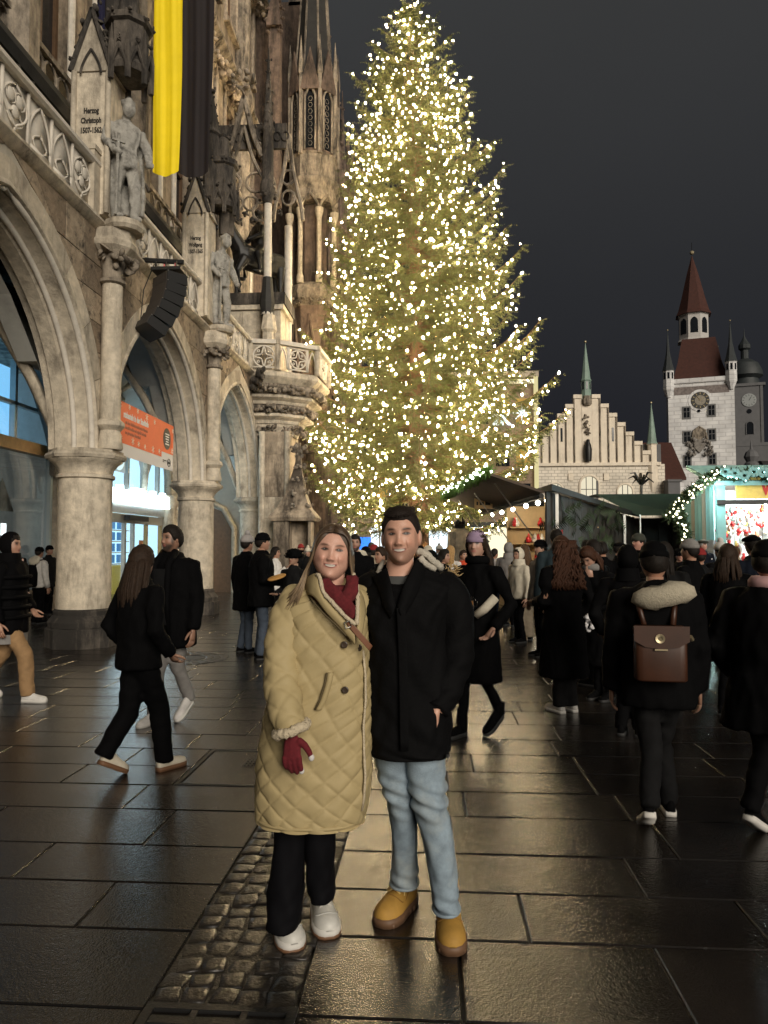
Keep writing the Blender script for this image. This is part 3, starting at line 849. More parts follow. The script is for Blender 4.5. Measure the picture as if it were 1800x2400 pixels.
for s in (-1,1):
    q.tube([(-6.15+s*.42+cos(a)*.33, 23.1, 13.7+sin(a)*.33) for a in [j*pi/6 for j in range(13)]], .05, 6)
    q.tube([(-6.15+s*.62+cos(a)*.30, 23.1, 12.7+sin(a)*.30) for a in [j*pi/6 for j in range(13)]], .05, 6)
    q.tube([(-6.15+s*.25+cos(a)*.24, 23.1, 13.0+sin(a)*.24) for a in [j*pi/6 for j in range(13)]], .04, 6)
carving(q, [(-6.15+s*1.0*(1-t/6), 23.0, 13.5+t*.5) for t in range(6) for s in (-1,1)], .11, 3, 4); carving(q, [(-6.15,23.0,16.8),(-6.15,23,17.3),(-6.4,23,17.1),(-5.9,23,17.1)], .18, 9, 6)
wp(q, 'ogee_gable', SOOT2, bald, smooth=60)
q = MB()
for k in range(9):
    q.tube([(-7.0+k*.26+.13+cos(a)*.11, 23.17, 15.3+sin(a)*.16) for a in [j*pi/5 for j in range(11)]], .03, 5)
for k in range(8): carving(q, [(-6.9+k*.28, 23.1, 12.45+.2*(k%2))], .13, k, 6)
stuff(wp(q, 'hanging_tracery', SOOT, bald, smooth=60))
q = MB(); ogee(q, -4.75, 23.6, .5, 12.6, 3.0, .07); q.box(-7.2,-7.0,23.3,25,10,15.5); q.tube([(-6.95,23.1,10.1),(-6.95,23.1,14.9)], .10, 8)
for z_ in (13.4, 14.1): q.tube([(-4.75+cos(a)*.22, 23.6, z_+sin(a)*.26) for a in [j*pi/5 for j in range(11)]], .04, 5)
wp(q, 'side_tracery', SOOT2, bald, smooth=60)

# ---- polygonal oriel tower with spire
OX, OY = -5.45, 33.0
def octa(prof, m_, name, par=None, n=8): 
    b = MB(); b.lathe(prof, (OX, OY, 0), n, a0=pi/8); return wp(b, name, m_, par)
orl = octa([(.5,6),(.75,8.2),(.9,9.5),(1.0,10),(1.05,12.6)], REDST, 'oriel')
octa([(1.05,12.6),(1.3,12.9),(1.36,13.2),(1.25,13.5),(1.0,13.7)], SOOT2, 'oriel_cornice', orl)
q = MB(); carving(q, [(OX+cos(a)*1.28, OY+sin(a)*1.28, 12.75) for a in [j*pi/14 for j in range(28)]], .16, 4, 5); wp(q, 'oriel_frieze', SOOT2, orl, smooth=60)
q = MB()
for k in range(8):
    a = k*pi/4
    for s in (-1,1): q.tube([(OX+cos(a+s*.30*(1-(t/6)**2))*1.03, OY+sin(a+s*.30*(1-(t/6)**2))*1.03, 8.6+t*.6) for t in range(7)], .07, 6)
wp(q, 'oriel_blind_arches', REDST, orl, smooth=60)
octa([(.72,13.7),(.72,17.4)], REDST, 'oriel_core', orl)
for k in range(8):
    a = pi/8 + k*pi/4; b = MB(); b.lathe([(.16,13.6),(.17,13.9),(.115,14.05),(.115,16.55),(.20,16.9),(.20,17.05)], (OX+cos(a)*1.12, OY+sin(a)*1.12, 0), 10)
    wp(b, 'oriel_column', LIME if k in (4,5,6,7) else REDST, orl, smooth=50)
q = MB()
for k in range(8):
    a = k*pi/4
    for s in (-1,1): q.tube([(OX+cos(a+s*.38*(1-(t/6)**2))*1.12, OY+sin(a+s*.38*(1-(t/6)**2))*1.12, 16.95+t*.13) for t in range(7)], .07, 6)
wp(q, 'oriel_arcade', SOOT2, orl, smooth=60)
octa([(1.12,17.5),(1.2,17.7),(1.15,18.0),(1.28,18.3),(1.30,18.5),(1.15,18.6),(1.15,19.6),(1.22,19.7)], SOOT2, 'oriel_waist', orl)
octa([(1.08,19.7),(1.08,23.0)], REDST, 'oriel_lantern', orl)
for k in range(8):
    a = k*pi/4; u = Vector((cos(a), sin(a), 0)); t_ = Vector((-sin(a), cos(a), 0)); c = Vector((OX, OY, 0))
    b = MB(); b.poly([c+u*1.06-t_*.46+Vector((0,0,22.6)), c+u*1.06+t_*.46+Vector((0,0,22.6)), c+u*1.06+Vector((0,0,24.6))], u*.10)
    wp(b, 'lantern_gable', REDST, orl)
    b = MB(); b.poly([c+u*1.0-t_*.20+Vector((0,0,19.9)), c+u*1.0+t_*.20+Vector((0,0,19.9)), c+u*1.0+t_*.20+Vector((0,0,22.3)), c+u*1.0+Vector((0,0,22.75)), c+u*1.0-t_*.20+Vector((0,0,22.3))], u*.02)
    wd = wp(b, 'lantern_window', DGLASS, orl)
    b = MB()
    for s in (-1,1): b.tube([c+u*1.09+t_*s*.24+Vector((0,0,19.8)), c+u*1.09+t_*s*.24+Vector((0,0,22.3)), c+u*1.09+Vector((0,0,22.85))], .05, 6)
    for j in range(8): b.tube([c+u*1.03+t_*cos(v)*.10+Vector((0,0,20.1+j*.3+sin(v)*.12)) for v in [i*pi/3 for i in range(7)]], .014, 4)
    a2 = a+pi/8; p_ = c+Vector((cos(a2),sin(a2),0))*1.15
    b.lathe([(.12,19.6),(.10,23.3),(.15,23.4),(.01,25.2)], p_, 6)
    wp(b, 'lantern_tracery', SOOT2, wd if False else orl)
sp = octa([(.98,23.0),(.90,23.4),(.62,27.5),(.36,33),(.02,40)], BLACKST, 'oriel_spire', orl)
q = MB()
for k in range(8):
    a = pi/8+k*pi/4; q.tube([(OX+cos(a)*r, OY+sin(a)*r, z) for r, z in ((.99,23),(.91,23.4),(.63,27.5),(.37,33),(.03,40))], .05, 5)
wp(q, 'spire_ribs', SOOT2, orl)

# ---- the far wing and tower base behind the tree
q = MB(); q.box(-16,-6.6,36,46,0,30); q.box(-16,-7.2,46,74,0,33); q.box(-14,-8.2,33.5,36,0,17); fw = wp(q, 'far_wing', REDST)
for k in range(9):
    y0 = 36.6 + k*4.1; x0 = -6.6 if y0 < 46 else -7.2; zt = 33 if y0 < 46 else 37
    b = MB(); b.lathe([(.55,0),(.55,zt*.35),(.48,zt*.36),(.48,zt*.62),(.60,zt*.63),(.42,zt*.65),(.40,zt*.84),(.52,zt*.85),(.32,zt*.87),(.03,zt*1.05)], (x0+.1,y0,0), 6)
    carving(b, [(x0+.1+cos(a)*.4*(1-t/6), y0+sin(a)*.4*(1-t/6), zt*.87+t*zt*.028) for t in range(6) for a in (0,1.57,3.14,4.71)], .15, k, 3)
    wp(b, 'pinnacled_buttress', REDST, fw)
    for z0, z1 in ((2.5,8),(10.5,15.5),(18,23.5),(25.5,29)):
        if k == 8: continue
        yc = y0+2.05
        b = MB(); P = [(x0+.02, yc+y_, z_) for y_, z_ in arch_path(.75, z1, 1.0, 0, 5)]; P = [(x0+.02,yc-.75,z0)]+P+[(x0+.02,yc+.75,z0)]
        b.poly(P, (.02,0,0)); wo_ = wp(b, 'lancet_window', DGLASS, fw)
        b = MB(); b.tube([(x0+.08,p[1],p[2]) for p in P], .10, 6); b.tube([(x0+.06,yc,z0),(x0+.06,yc,z1+.6)], .05, 6); wp(b, 'lancet_frame', SOOT2, fw, smooth=60)
for z_ in (9.2, 17, 24.6, 30):
    b = MB(); b.box(-7.3,-6.35,36,46,z_-.2,z_+.25); b.box(-8,-6.95,46,74,z_-.2,z_+.25); wp(b, 'far_cornice', SOOT2, fw)
q = MB(); q.box(-9.3,-8.6,29.5,30.2,22,33); 
for k in range(6): q.box(-9.36+.12*k,-9.30+.12*k,29.4,29.5,33,33.35)
q.lathe([(.34,20),(.30,27),(.22,27.2),(.20,31.5),(.30,31.8),(.30,32.3)], (-7.0,31.6,0), 4, a0=pi/4)
q.poly([(-7.35,31.2,25.2),(-6.65,31.2,25.2),(-7.0,31.2,27.4)], (0,.3,0)); q.lathe([(.40,17),(.36,25)], (-7.0,31.6,0), 4, a0=pi/4)
carving(q, [(-7.0+s*.3, 31.3, 25+t*.5) for s in (-1,1) for t in range(6)], .14, 2, 4)
wp(q, 'chimney_pinnacle', REDST)
# ---- inside the arcade: floor line, rear wall, vault, shop fronts
BX = -9.6
VA = mat('vault_plaster', (.40,.40,.37), .9, var=.12, vscale=2, dirt=(.20,.19,.17), dscale=.8, dthr=(.5,.75))
q = MB()
for i in range(3):        # groined vault of each bay: two crossing barrels sampled as a grid
    ya, yb = PY[i]-(2.0 if i == 0 else 0), PY[i+1]; n_ = 10
    g_ = []
    for a in range(n_+1):
        row = []
        for b_ in range(n_+1):
            u = abs(2*a/n_-1); v = abs(2*b_/n_-1)
            z = 3.6 + 3.0*(1-min(u, v)**1.9) if True else 0
            z = 3.6 + 2.95*max(1-u**2.0, 1-v**2.0)
            row.append((FX-.75+(BX-FX+.75)*a/n_, ya+(yb-ya)*b_/n_, z))
        g_.append(row)
    q.rings(g_, False, False)
wp(q, 'vault', VA, fix=False)
for i in range(3):
    ya, yb = PY[i], PY[i+1]
    for (y0, y1) in ((ya, yb), (yb, ya)):
        b = MB(); b.tube([(FX-.75+(BX-FX+.75)*t/12, y0+(y1-y0)*t/12, 3.5+3.0*(1-abs(2*t/12-1)**2.2)) for t in range(13)], .10, 6); wp(b, 'vault_rib', LIME, smooth=60)
b = MB(); b.box(-13,FX-.9,2,33,6.70,6.94); wp(b, 'vault_cover', SOOT2)
# rear wall with pointed openings for the shop front
OPEN = [(12.3, 18.05, 4.0, 2.35), (20.2, 26.2, 3.9, 1.9)]
q = MB()
def rear(y0, y1, z0, z1): q.add([(BX,y0,z0),(BX,y1,z0),(BX,y1,z1),(BX,y0,z1)], [(0,1,2,3)])
rear(2,12.3,0,6.8); rear(18.05,20.2,0,6.8); rear(26.2,33,0,6.8)
for (a, b_, zs0, h_) in OPEN:
    ap = arch_path((b_-a)/2, zs0, h_, 0, 12); yc = (a+b_)/2
    for (p0, p1) in zip(ap[:-1], ap[1:]):
        q.add([(BX,yc+p0[0],p0[1]),(BX,yc+p1[0],p1[1]),(BX,yc+p1[0],6.8),(BX,yc+p0[0],6.8)], [(0,1,2,3)])
wp(q, 'rear_wall', LIME, fix=False)
for (a, b_, zs0, h_) in OPEN:
    yc = (a+b_)/2; b = MB()
    arch_sweep(b, yc, (b_-a)/2, zs0, h_, [(.42,BX+.01),(.42,BX+.10),(.30,BX+.18),(.22,BX+.10),(.16,BX+.02),(.10,BX-.02),(0,BX-.25)], 14, foot=.0); wp(b, 'opening_moulding', LIME, smooth=50)
# shopfront 1: large glazed window, wooden-brass transom
SHOPB = glow('shop_interior_blue', (.26,.62,.92), 1.4)
SHOPW = glow('shop_interior_white', (.58,.88,.98), 2.0)
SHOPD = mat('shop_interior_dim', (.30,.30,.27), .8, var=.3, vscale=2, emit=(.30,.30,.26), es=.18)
a, b_, zs0, h_ = OPEN[0]; yc = (a+b_)/2
ap = arch_path((b_-a)/2, zs0, h_, 0, 12)
q = MB(); q.poly([(BX-.16, yc+y_, z_) for y_, z_ in [(-(b_-a)/2, .62)]+ap+[((b_-a)/2, .62)]], (.012,0,0)); sf = wp(q, 'shop_window', GLASS)
q = MB()
for y_ in (yc-1.05, yc+1.05): q.box(BX-.2,BX-.06,y_-.05,y_+.05,4.2,6.05)
q.box(BX-.2,BX-.06,a,b_,4.98,5.06); wp(q, 'mullion', STEEL, sf)
q = MB(); q.box(BX-.25,BX-.02,a,b_,3.92,4.2); wp(q, 'transom', GOLDF, sf)
q = MB(); q.box(BX-.25,BX-.0,a,b_,.0,.62); wp(q, 'stall_riser', WARMST, sf)
q = MB(); q.box(BX-.2,BX-.06,b_-.22,b_-.12,.62,3.92); q.box(BX-.2,BX-.06,yc-.05,yc+.05,.62,3.92); wp(q, 'window_post', mat('pale_steel',(.45,.52,.53),.4,metal=.4), sf)
q = MB(); q.add([(BX-2.2,a-.5,4.0),(BX-2.2,b_+1.8,4.0),(BX-2.2,b_+1.8,6.7),(BX-2.2,a-.5,6.7)], [(0,1,2,3)]); wp(q, 'lit_upper_room', SHOPB, sf, fix=False)
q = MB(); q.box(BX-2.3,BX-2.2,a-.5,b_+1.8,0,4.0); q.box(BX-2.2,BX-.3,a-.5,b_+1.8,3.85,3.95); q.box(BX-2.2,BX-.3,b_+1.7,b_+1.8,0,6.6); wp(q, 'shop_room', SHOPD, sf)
q = MB(); q.box(BX-1.8,BX-1.4,15.6,16.7,4.2,4.95); q.box(BX-1.8,BX-1.4,17.0,17.7,4.2,4.85); wp(q, 'stacked_boxes', GOLDF, sf)
q = MB(); q.box(BX-1.0,BX-.97,17.25,17.45,1.95,2.25); wp(q, 'lit_notice', glow('notice_light',(1,.98,.9),2.2), sf)
q = MB(); q.poly([(BX-.9,16.4,2.55),(BX-.9,17.6,2.55),(BX-.9,17.1,3.35)], (.02,0,0)); wp(q, 'paper_pyramid', WARMST, sf)
q = MB()
for k in range(4): q.box(BX-1.9,BX-1.85,13.8+k*.9,14.3+k*.9,1.5,2.9)
wp(q, 'poster', LIMEB, sf)
# shopfront 2: lit entrance
a, b_, zs0, h_ = OPEN[1]; yc = (a+b_)/2
q = MB(); ap = arch_path((b_-a)/2, zs0, h_, 0, 12)
q.poly([(BX-.16, yc+y_, z_) for y_, z_ in [(-(b_-a)/2, 3.45)]+ap+[((b_-a)/2, 3.45)]], (.012,0,0)); en = wp(q, 'lit_entrance', GLASS)
q = MB()
for y_ in (21.2, 22.6, 23.9, 25.2): q.box(BX-.2,BX-.06,y_-.06,y_+.06,3.4,5.4)
q.box(BX-.2,BX-.06,a,b_,3.36,3.46); wp(q, 'fanlight_bars', STEEL, en)
q = MB(); q.box(BX+.05,BX+.30,20.5,25.55,3.02,3.42)
for y_ in (21.3,22.4,22.9,23.9,24.8): q.box(BX+.1,BX+.25,y_,y_+.22,3.42,3.55)
wp(q, 'light_box', glow('light_box_white',(.72,.92,1),9.0), en)
q = MB(); q.box(BX-.05,BX+.12,20.5,25.5,2.72,3.02); q.box(BX-.05,BX+.06,20.5,25.4,2.42,2.70); wp(q, 'door_header', STEEL, en)
q = MB(); q.box(BX+.07,BX+.26,22.0,23.5,2.50,2.66); wp(q, 'door_sensor', DARKM, en)
for y_ in (21.0,22.25,22.9,24.0,25.3):
    q = MB(); q.box(BX-.1,BX+.02,y_-.05,y_+.05,0,2.42); wp(q, 'door_post', GOLDF if y_ in (24.0,25.3) else STEEL, en)
q = MB(); q.box(BX-.06,BX-.048,20.5,25.4,.05,2.42); wp(q, 'door_glass', GLASS, en)
q = MB(); q.add([(BX-2.5,18.6,.0),(BX-2.5,29.5,.0),(BX-2.5,29.5,6.3),(BX-2.5,18.6,6.3)], [(0,1,2,3)]); q.add([(BX-2.5,29.4,.0),(BX-.3,29.4,.0),(BX-.3,29.4,6.3),(BX-2.5,29.4,6.3)], [(0,1,2,3)]); wp(q, 'lit_room', SHOPW, en, fix=False)
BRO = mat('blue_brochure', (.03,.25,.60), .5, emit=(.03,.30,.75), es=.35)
q = MB()
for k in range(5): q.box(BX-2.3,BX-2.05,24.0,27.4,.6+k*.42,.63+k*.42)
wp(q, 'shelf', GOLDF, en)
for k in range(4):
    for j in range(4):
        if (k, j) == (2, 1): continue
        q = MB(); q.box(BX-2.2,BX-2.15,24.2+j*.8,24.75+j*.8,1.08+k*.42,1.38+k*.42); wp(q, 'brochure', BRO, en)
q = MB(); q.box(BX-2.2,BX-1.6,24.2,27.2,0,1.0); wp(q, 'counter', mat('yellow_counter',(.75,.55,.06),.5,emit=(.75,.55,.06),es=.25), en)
q = MB(); q.box(BX-.5,BX-.46,24.55,24.9,1.1,1.9); wp(q, 'orange_poster', mat('orange_paper',(.65,.20,.06),.6,emit=(.65,.2,.06),es=.2), en)
q = MB(); q.box(BX-.10,BX-.09,21.4,22.4,4.0,4.75); wp(q, 'crest_plate', mat('grey_vinyl',(.45,.50,.50),.6), en)
q = MB(); q.lathe([(.40,0),(.40,.01)], (0,0,0), 20); o = wp(q, 'crest_disc', glow('crest_white',(.8,1,1),1.0), en); o.matrix_basis = Matrix.Translation((BX-.085,21.9,4.45)) @ Matrix.Rotation(pi/2,4,'Y')
text_part('1', .4, mat('grey_vinyl',(.45,.50,.50),.6), en, frame((BX-.07,21.9,4.25),(0,1,0)), 'crest_numeral', align='CENTER')
# cross wall at the end of the arcade with dark doorway
q = MB(); q.box(BX,-6.4,26.6,27.0,0,6.8); cw = wp(q, 'end_wall', VA)
q = MB(); q.poly([(-9.2,26.56,0),(-7.4,26.56,0),(-7.4,26.56,2.3),(-7.8,26.56,3.0),(-8.3,26.56,3.2),(-8.9,26.56,2.9),(-9.2,26.56,2.3)], (0,.03,0)); wp(q, 'doorway', WOODF, cw)
q = MB(); q.tube([(-9.3,26.55,0),(-9.3,26.55,2.4),(-8.9,26.55,3.1),(-8.3,26.55,3.4),(-7.7,26.55,3.1),(-7.3,26.55,2.4),(-7.3,26.55,0)], .10, 8); wp(q, 'doorway_roll', LIME, cw, smooth=60)
# responds behind each pillar
for yp in PY[1:]:
    q = MB(); q.lathe([(.32,0),(.32,3.0),(.40,3.2),(.40,3.5)], (BX+.1,yp+1.9,0), 12); carving(q, [(BX+.1+cos(v)*.36, yp+1.9+sin(v)*.36, 3.1) for v in [j*pi/3 for j in range(6)]], .12, 3, 5); wp(q, 'respond', LIME, smooth=50)
# ================================================================== buildings across the square
def brickmat(name, c1, c2, mort, sc, rough=.85, bw=.5, rh=.25):
    m = mat(name, c1, rough)
    t = m.node_tree; N = t.nodes; L = t.links
    geo = N.new('ShaderNodeNewGeometry'); sp_ = N.new('ShaderNodeSeparateXYZ'); cb_ = N.new('ShaderNodeCombineXYZ')
    L.new(geo.outputs['Position'], sp_.inputs[0])
    ad = N.new('ShaderNodeMath'); ad.operation = 'ADD'; L.new(sp_.outputs['X'], ad.inputs[0]); L.new(sp_.outputs['Y'], ad.inputs[1])
    L.new(ad.outputs[0], cb_.inputs[0]); L.new(sp_.outputs['Z'], cb_.inputs[1])
    br = N.new('ShaderNodeTexBrick'); br.inputs['Color1'].default_value = (*c1,1); br.inputs['Color2'].default_value = (*c2,1); br.inputs['Mortar'].default_value = (*mort,1)
    br.inputs['Scale'].default_value = sc; br.inputs['Mortar Size'].default_value = .025; br.inputs['Brick Width'].default_value = bw; br.inputs['Row Height'].default_value = rh
    L.new(cb_.outputs[0], br.inputs['Vector'])
    n1 = N.new('ShaderNodeTexNoise'); n1.inputs['Scale'].default_value = .5; n1.inputs['Detail'].default_value = 6; L.new(geo.outputs['Position'], n1.inputs['Vector'])
    mr = N.new('ShaderNodeMapRange'); mr.inputs[1].default_value = .3; mr.inputs[2].default_value = .7; mr.inputs[3].default_value = .78; mr.inputs[4].default_value = 1.15; L.new(n1.outputs['Fac'], mr.inputs[0])
    sc_ = N.new('ShaderNodeVectorMath'); sc_.operation = 'SCALE'; L.new(br.outputs['Color'], sc_.inputs[0]); L.new(mr.outputs[0], sc_.inputs['Scale'])
    L.new(sc_.outputs[0], N['Principled BSDF'].inputs['Base Color'])
    return m
OTH = brickmat('pale_block_wall', (.80,.73,.62), (.73,.67,.57), (.46,.41,.34), .55)
TWR = brickmat('tower_block_wall', (.74,.735,.73), (.67,.67,.675), (.56,.555,.56), .40)
GABM = mat('gable_render', (.80,.71,.58), .85, var=.12, vscale=1, dirt=(.42,.35,.27), dscale=.9, dthr=(.52,.80), streak=True)
COPPER = mat('green_copper', (.22,.31,.26), .6, var=.25, vscale=1.5)
TILE = mat('red_roof_tiles', (.055,.016,.010), .8, var=.3, vscale=2.5)
GREYST = mat('grey_render', (.13,.13,.135), .85, var=.15, vscale=1)
DKCOP = mat('dark_copper', (.028,.034,.036), .6, var=.3, vscale=1)
GILT = mat('gilding', (.45,.38,.24), .4, metal=.6)
LITW = glow('lit_hall_window', (1.0,.90,.66), .85)

def wpart(par):
    def f(mb, name, m, parent=None, smooth=0):
        p = parent if parent is not None else par
        o = mb.build(name, m, p)
        if p.parent is None: o.matrix_parent_inverse = Matrix.Translation(-par.location)
        if smooth: smoothify(o, smooth)
        return o
    return f
def spire(b, c, r, z0, z1, n=8, flare=.12):
    b.lathe([(r*(1+flare), z0), (r*.9, z0+(z1-z0)*.06), (r*.5, z0+(z1-z0)*.5), (.02, z1)], (c[0], c[1], 0), n, a0=pi/n)
# ---- old town hall with stepped gable
GC, GY = 22.4, 105.0
oh = empty('old_town_hall', (GC, GY, 0)); tag(oh, 'pale old town hall with stepped gable and green spirelets right of the tree', 'building')
P_ = wpart(oh)
P_(MB().box(12.5, 33.2, GY, GY+25, 0, 13.5), 'lower_wall', OTH)
P_(MB().box(12.3, 32.6, GY-.35, GY+.2, 13.3, 13.75), 'cornice', GABM)
P_(MB().box(12.5, 33.0, GY+1, GY+25, 13.5, 16.5), 'attic', GREYST)
for s in (-1, 1):
    for i in range(7):
        x0 = GC + s*(.75+i*1.16); x1 = x0 + s*1.10; zt = 23.6 - i*1.36
        xa, xb = min(x0, x1), max(x0, x1)
        o = P_(MB().box(xa, xb, GY, GY+.9, 13.75, zt-.55), 'gable_bay', GABM)
        P_(MB().box(xa-.06, xb+.06, GY-.18, GY+1.0, zt-.55, zt), 'merlon', GABM, o)
        P_(MB().box(xb-.10 if s > 0 else xa-.06, xb+.06 if s > 0 else xa+.10, GY-.22, GY-.01, 13.75, zt-.56), 'pilaster_strip', SOOT2, o)
        if i == 2: P_(MB().box((xa+xb)/2-.15, (xa+xb)/2+.15, GY-.03, GY+.02, 16.8, 18.8), 'slit_window', DGLASS, o)
ctr = P_(MB().box(GC-.72, GC+.72, GY-.05, GY+.9, 13.75, 23.0), 'centre_bay', GABM)
P_(MB().lathe([(.55,22),(.75,22.3),(.75,22.9),(.55,23.0),(.55,23.4)], (GC,GY,0), 8), 'corbel_ring', SOOT2, ctr)
b = MB(); carving(b, [(GC,GY-.15,z) for z in (18.2,18.8,19.4,20.4)], .42, 3, 8); P_(b, 'relief_carving', SOOT2, ctr, 60)
P_(MB().lathe([(.45,13.9),(.5,14.3),(.55,15.6),(.42,16.3),(.28,16.6),(.25,17.0),(.05,17.1)], (GC,GY-.5,0), 10), 'niche_figure', DARKM, ctr, 60)
lant = P_(MB().lathe([(.72,23.0),(.72,25.6),(.85,25.7)], (GC,GY+.4,0), 8, a0=pi/8), 'lantern', COPPER)
for k in range(8):
    a = k*pi/4; P_(MB().obox((GC+cos(a)*.68, GY+.4+sin(a)*.68, 24.9), .06, .24, 1.1, Matrix.Rotation(a,3,'Z')), 'lantern_opening', DGLASS, lant)
b = MB(); spire(b, (GC,GY+.4), .74, 25.6, 31.3); P_(b, 'copper_spire', COPPER, lant)
P_(MB().ball((GC,GY+.4,31.4), .2), 'gilt_ball', GILT, lant)
tx = 31.55
tu = P_(MB().lathe([(.45,9.5),(.75,11.0),(.75,13.8),(.62,13.9),(.62,16.2),(.75,16.4)], (tx,GY+.3,0), 8, a0=pi/8), 'corner_turret', GABM)
b = MB(); spire(b, (tx,GY+.3), .72, 16.4, 22.3); P_(b, 'turret_spire', COPPER, tu); P_(MB().ball((tx,GY+.3,22.4), .16), 'turret_ball', GILT, tu)
def arched(P, par, xc, w_, z0, z1, y, m, fm, bars=True):
    pts = [(xc+yy, y, zz) for yy, zz in arch_path(w_, z1, w_, 0, 7)]; pts = [(xc-w_,y,z0)]+pts+[(xc+w_,y,z0)]
    o = P(MB().poly(pts, (0,.02,0)), 'arched_window', m, par)
    b = MB(); b.tube([(p[0],y-.02,p[2]) for p in pts], w_*.13, 6); P(b, 'window_surround', fm, par)
    b = MB()
    if bars:
        for q_ in (-.33,.33): b.box(xc+q_*w_*1.0-.05, xc+q_*w_+.05, y-.05, y-.005, z0, z1+w_*.8)
        for q_ in range(1, 4): b.box(xc-w_, xc+w_, y-.05, y-.004, z0+(z1-z0)*q_/3.5-.05, z0+(z1-z0)*q_/3.5+.05)
        P(b, 'glazing_bars', DARKM, par)
for xc, w_, z1, m_ in ((22.6,1.35,10.6,LITW),(27.6,1.1,9.6,LITW),(17.8,1.1,9.8,LITW)): arched(P_, oh, xc, w_, 6.0, z1, GY-.03, m_, GABM)
for xc in (20.0, 25.0, 30.0): P_(MB().box(xc-.35, xc+.35, GY-.2, GY, 11.2, 12.2), 'console_block', GABM)
P_(MB().lathe([(.13,0),(.13,10.8)], (22.8,GY-4,0), 8), 'flagpole', GREYST)
b = MB(); spire(b, (28.0,130), 1.0, 24, 34); b.lathe([(.9,14),(.9,24)], (28.0,130,0), 8); P_(b, 'rear_spire', DKCOP)
for x in (29.6, 31.6, 33.0): P_(MB().box(x-.35, x+.35, 122, 123, 14, 21.5-(x-29.6)*1.1), 'chimney', GREYST)
P_(MB().box(33.2, 37.2, GY+4, GY+24, 0, 11.5), 'link_wall', TWR)
b = MB(); b.rings([[(x, y, z) for y, z in ((GY+3.6,11.5),(GY+3.6,11.9),(GY+10,18.0),(GY+20,18))] for x in (32.8,37.4)], False, False); P_(b, 'link_roof', TILE)
b = MB(); b.box(33.0,34.6,GY-2,GY+4,6.0,10.8); b.box(32.9,34.8,GY-2.2,GY+4,10.8,11.1); P_(b, 'side_porch', GREYST)
# palm-like ironwork standing on a stall roof, black against the wall
pm_ = empty('black_palm_ornament', atY(1502,1160,25)); tag(pm_, 'small black palm shaped ornament on dark green stall roof', 'ornament')
b = MB(); b.tube([(0,0,-.2),(.02,0,.35)], .05, 6); b.build('stem', DARKM, pm_)
for k in range(9):
    a = k*2*pi/9; MB().tube([(.02,0,.35),(.02+cos(a)*.25,sin(a)*.2,.55+.1*(k%3)),(.02+cos(a)*.42,sin(a)*.3,.42+.15*(k%3))], [.05,.04,.015], 5).build('frond', DARKM, pm_)
# ---- tower
TX, TY = 42.05, 115.0
tw = empty('gate_tower', (TX, TY, 0)); tag(tw, 'white square clock tower with steep red roof and lantern', 'tower')
P_ = wpart(tw); hw = 4.75
P_(MB().box(TX-hw, TX+hw, TY, TY+9.5, 0, 27.4), 'wall', TWR)
P_(MB().box(TX-hw-.25, TX+hw+.25, TY-.25, TY+9.7, 27.4, 28.1), 'cornice', TWR)
P_(MB().box(TX-hw+.9, TX+hw-.7, TY-.06, TY, 25.6, 26.8), 'frieze_band', mat('frieze',(.20,.17,.16),.8,var=.5,vscale=3))
b = MB(); b.rings([[(TX+sx_*w_, TY+4.75+sy_*w_*1.0, z) for sx_, sy_ in ((-1,-1),(1,-1),(1,1),(-1,1))] for z, w_ in ((28.1,3.9),(29.0,3.75),(31,3.2),(33.5,2.75),(35.0,2.45))]); P_(b, 'red_roof', TILE)
ln = P_(MB().lathe([(2.6,35.0),(2.35,35.4),(2.35,39.2),(2.75,39.4)], (TX-.55,TY+4.75,0), 8, a0=pi/8), 'lantern', mat('white_lantern',(.50,.48,.46),.8,var=.1))
for k in range(8):
    a = k*pi/4; u = Vector((cos(a),sin(a),0)); t_ = Vector((-sin(a),cos(a),0)); c = Vector((TX-.55,TY+4.75,0))
    pts = [c+u*2.19+t_*yy+Vector((0,0,zz)) for yy, zz in arch_path(.55, 37.9, .75, 0, 5)]; pts = [c+u*2.19-t_*.55+Vector((0,0,36.1))]+pts+[c+u*2.19+t_*.55+Vector((0,0,36.1))]
    P_(MB().poly(pts, u*.03), 'lantern_arch', DGLASS, ln)
b = MB(); b.lathe([(2.85,39.3),(2.5,40.0),(1.95,42),(.95,46.2),(.05,49.4)], (TX-.55,TY+4.75,0), 8, a0=pi/8); P_(b, 'red_spire', TILE, ln)
P_(MB().ball((TX-.55,TY+4.75,49.9), .35), 'gilt_ball', GILT, ln); P_(MB().tube([(TX-.55,TY+4.75,50),(TX-.55,TY+4.75,51.6)], .05, 5), 'finial', DARKM, ln)
for (dx, dy, zb, zt) in ((-hw+.1,0,26.5,36.0),(hw-.4,0,27.2,36.6),(hw-1.4,9,27.5,35)):
    o = P_(MB().lathe([(.35,zb-1.2),(.85,zb),(.85,zb+2.9),(.95,zb+3)], (TX+dx,TY+dy,0), 8, a0=pi/8), 'corner_turret', TWR)
    for k in range(8):
        a = k*pi/4; P_(MB().obox((TX+dx+cos(a)*.80, TY+dy+sin(a)*.80, zb+2.2), .05, .32, 1.0, Matrix.Rotation(a,3,'Z')), 'turret_opening', DGLASS, o)
    b = MB(); b.lathe([(.98,zb+3),(.7,zb+4),(.3,zb+6),(.03,zt)], (TX+dx,TY+dy,0), 8, a0=pi/8); P_(b, 'turret_spire', DKCOP, o); P_(MB().ball((TX+dx,TY+dy,zt+.1), .14), 'turret_ball', GILT, o)
ck = P_(MB().lathe([(1.75,0),(1.75,.06),(1.2,.08)], n=28), 'clock_surround', TWR); ck.matrix_basis = Matrix.Translation((TX-.1,TY-.01,24.55)) @ Matrix.Rotation(pi/2,4,'X')
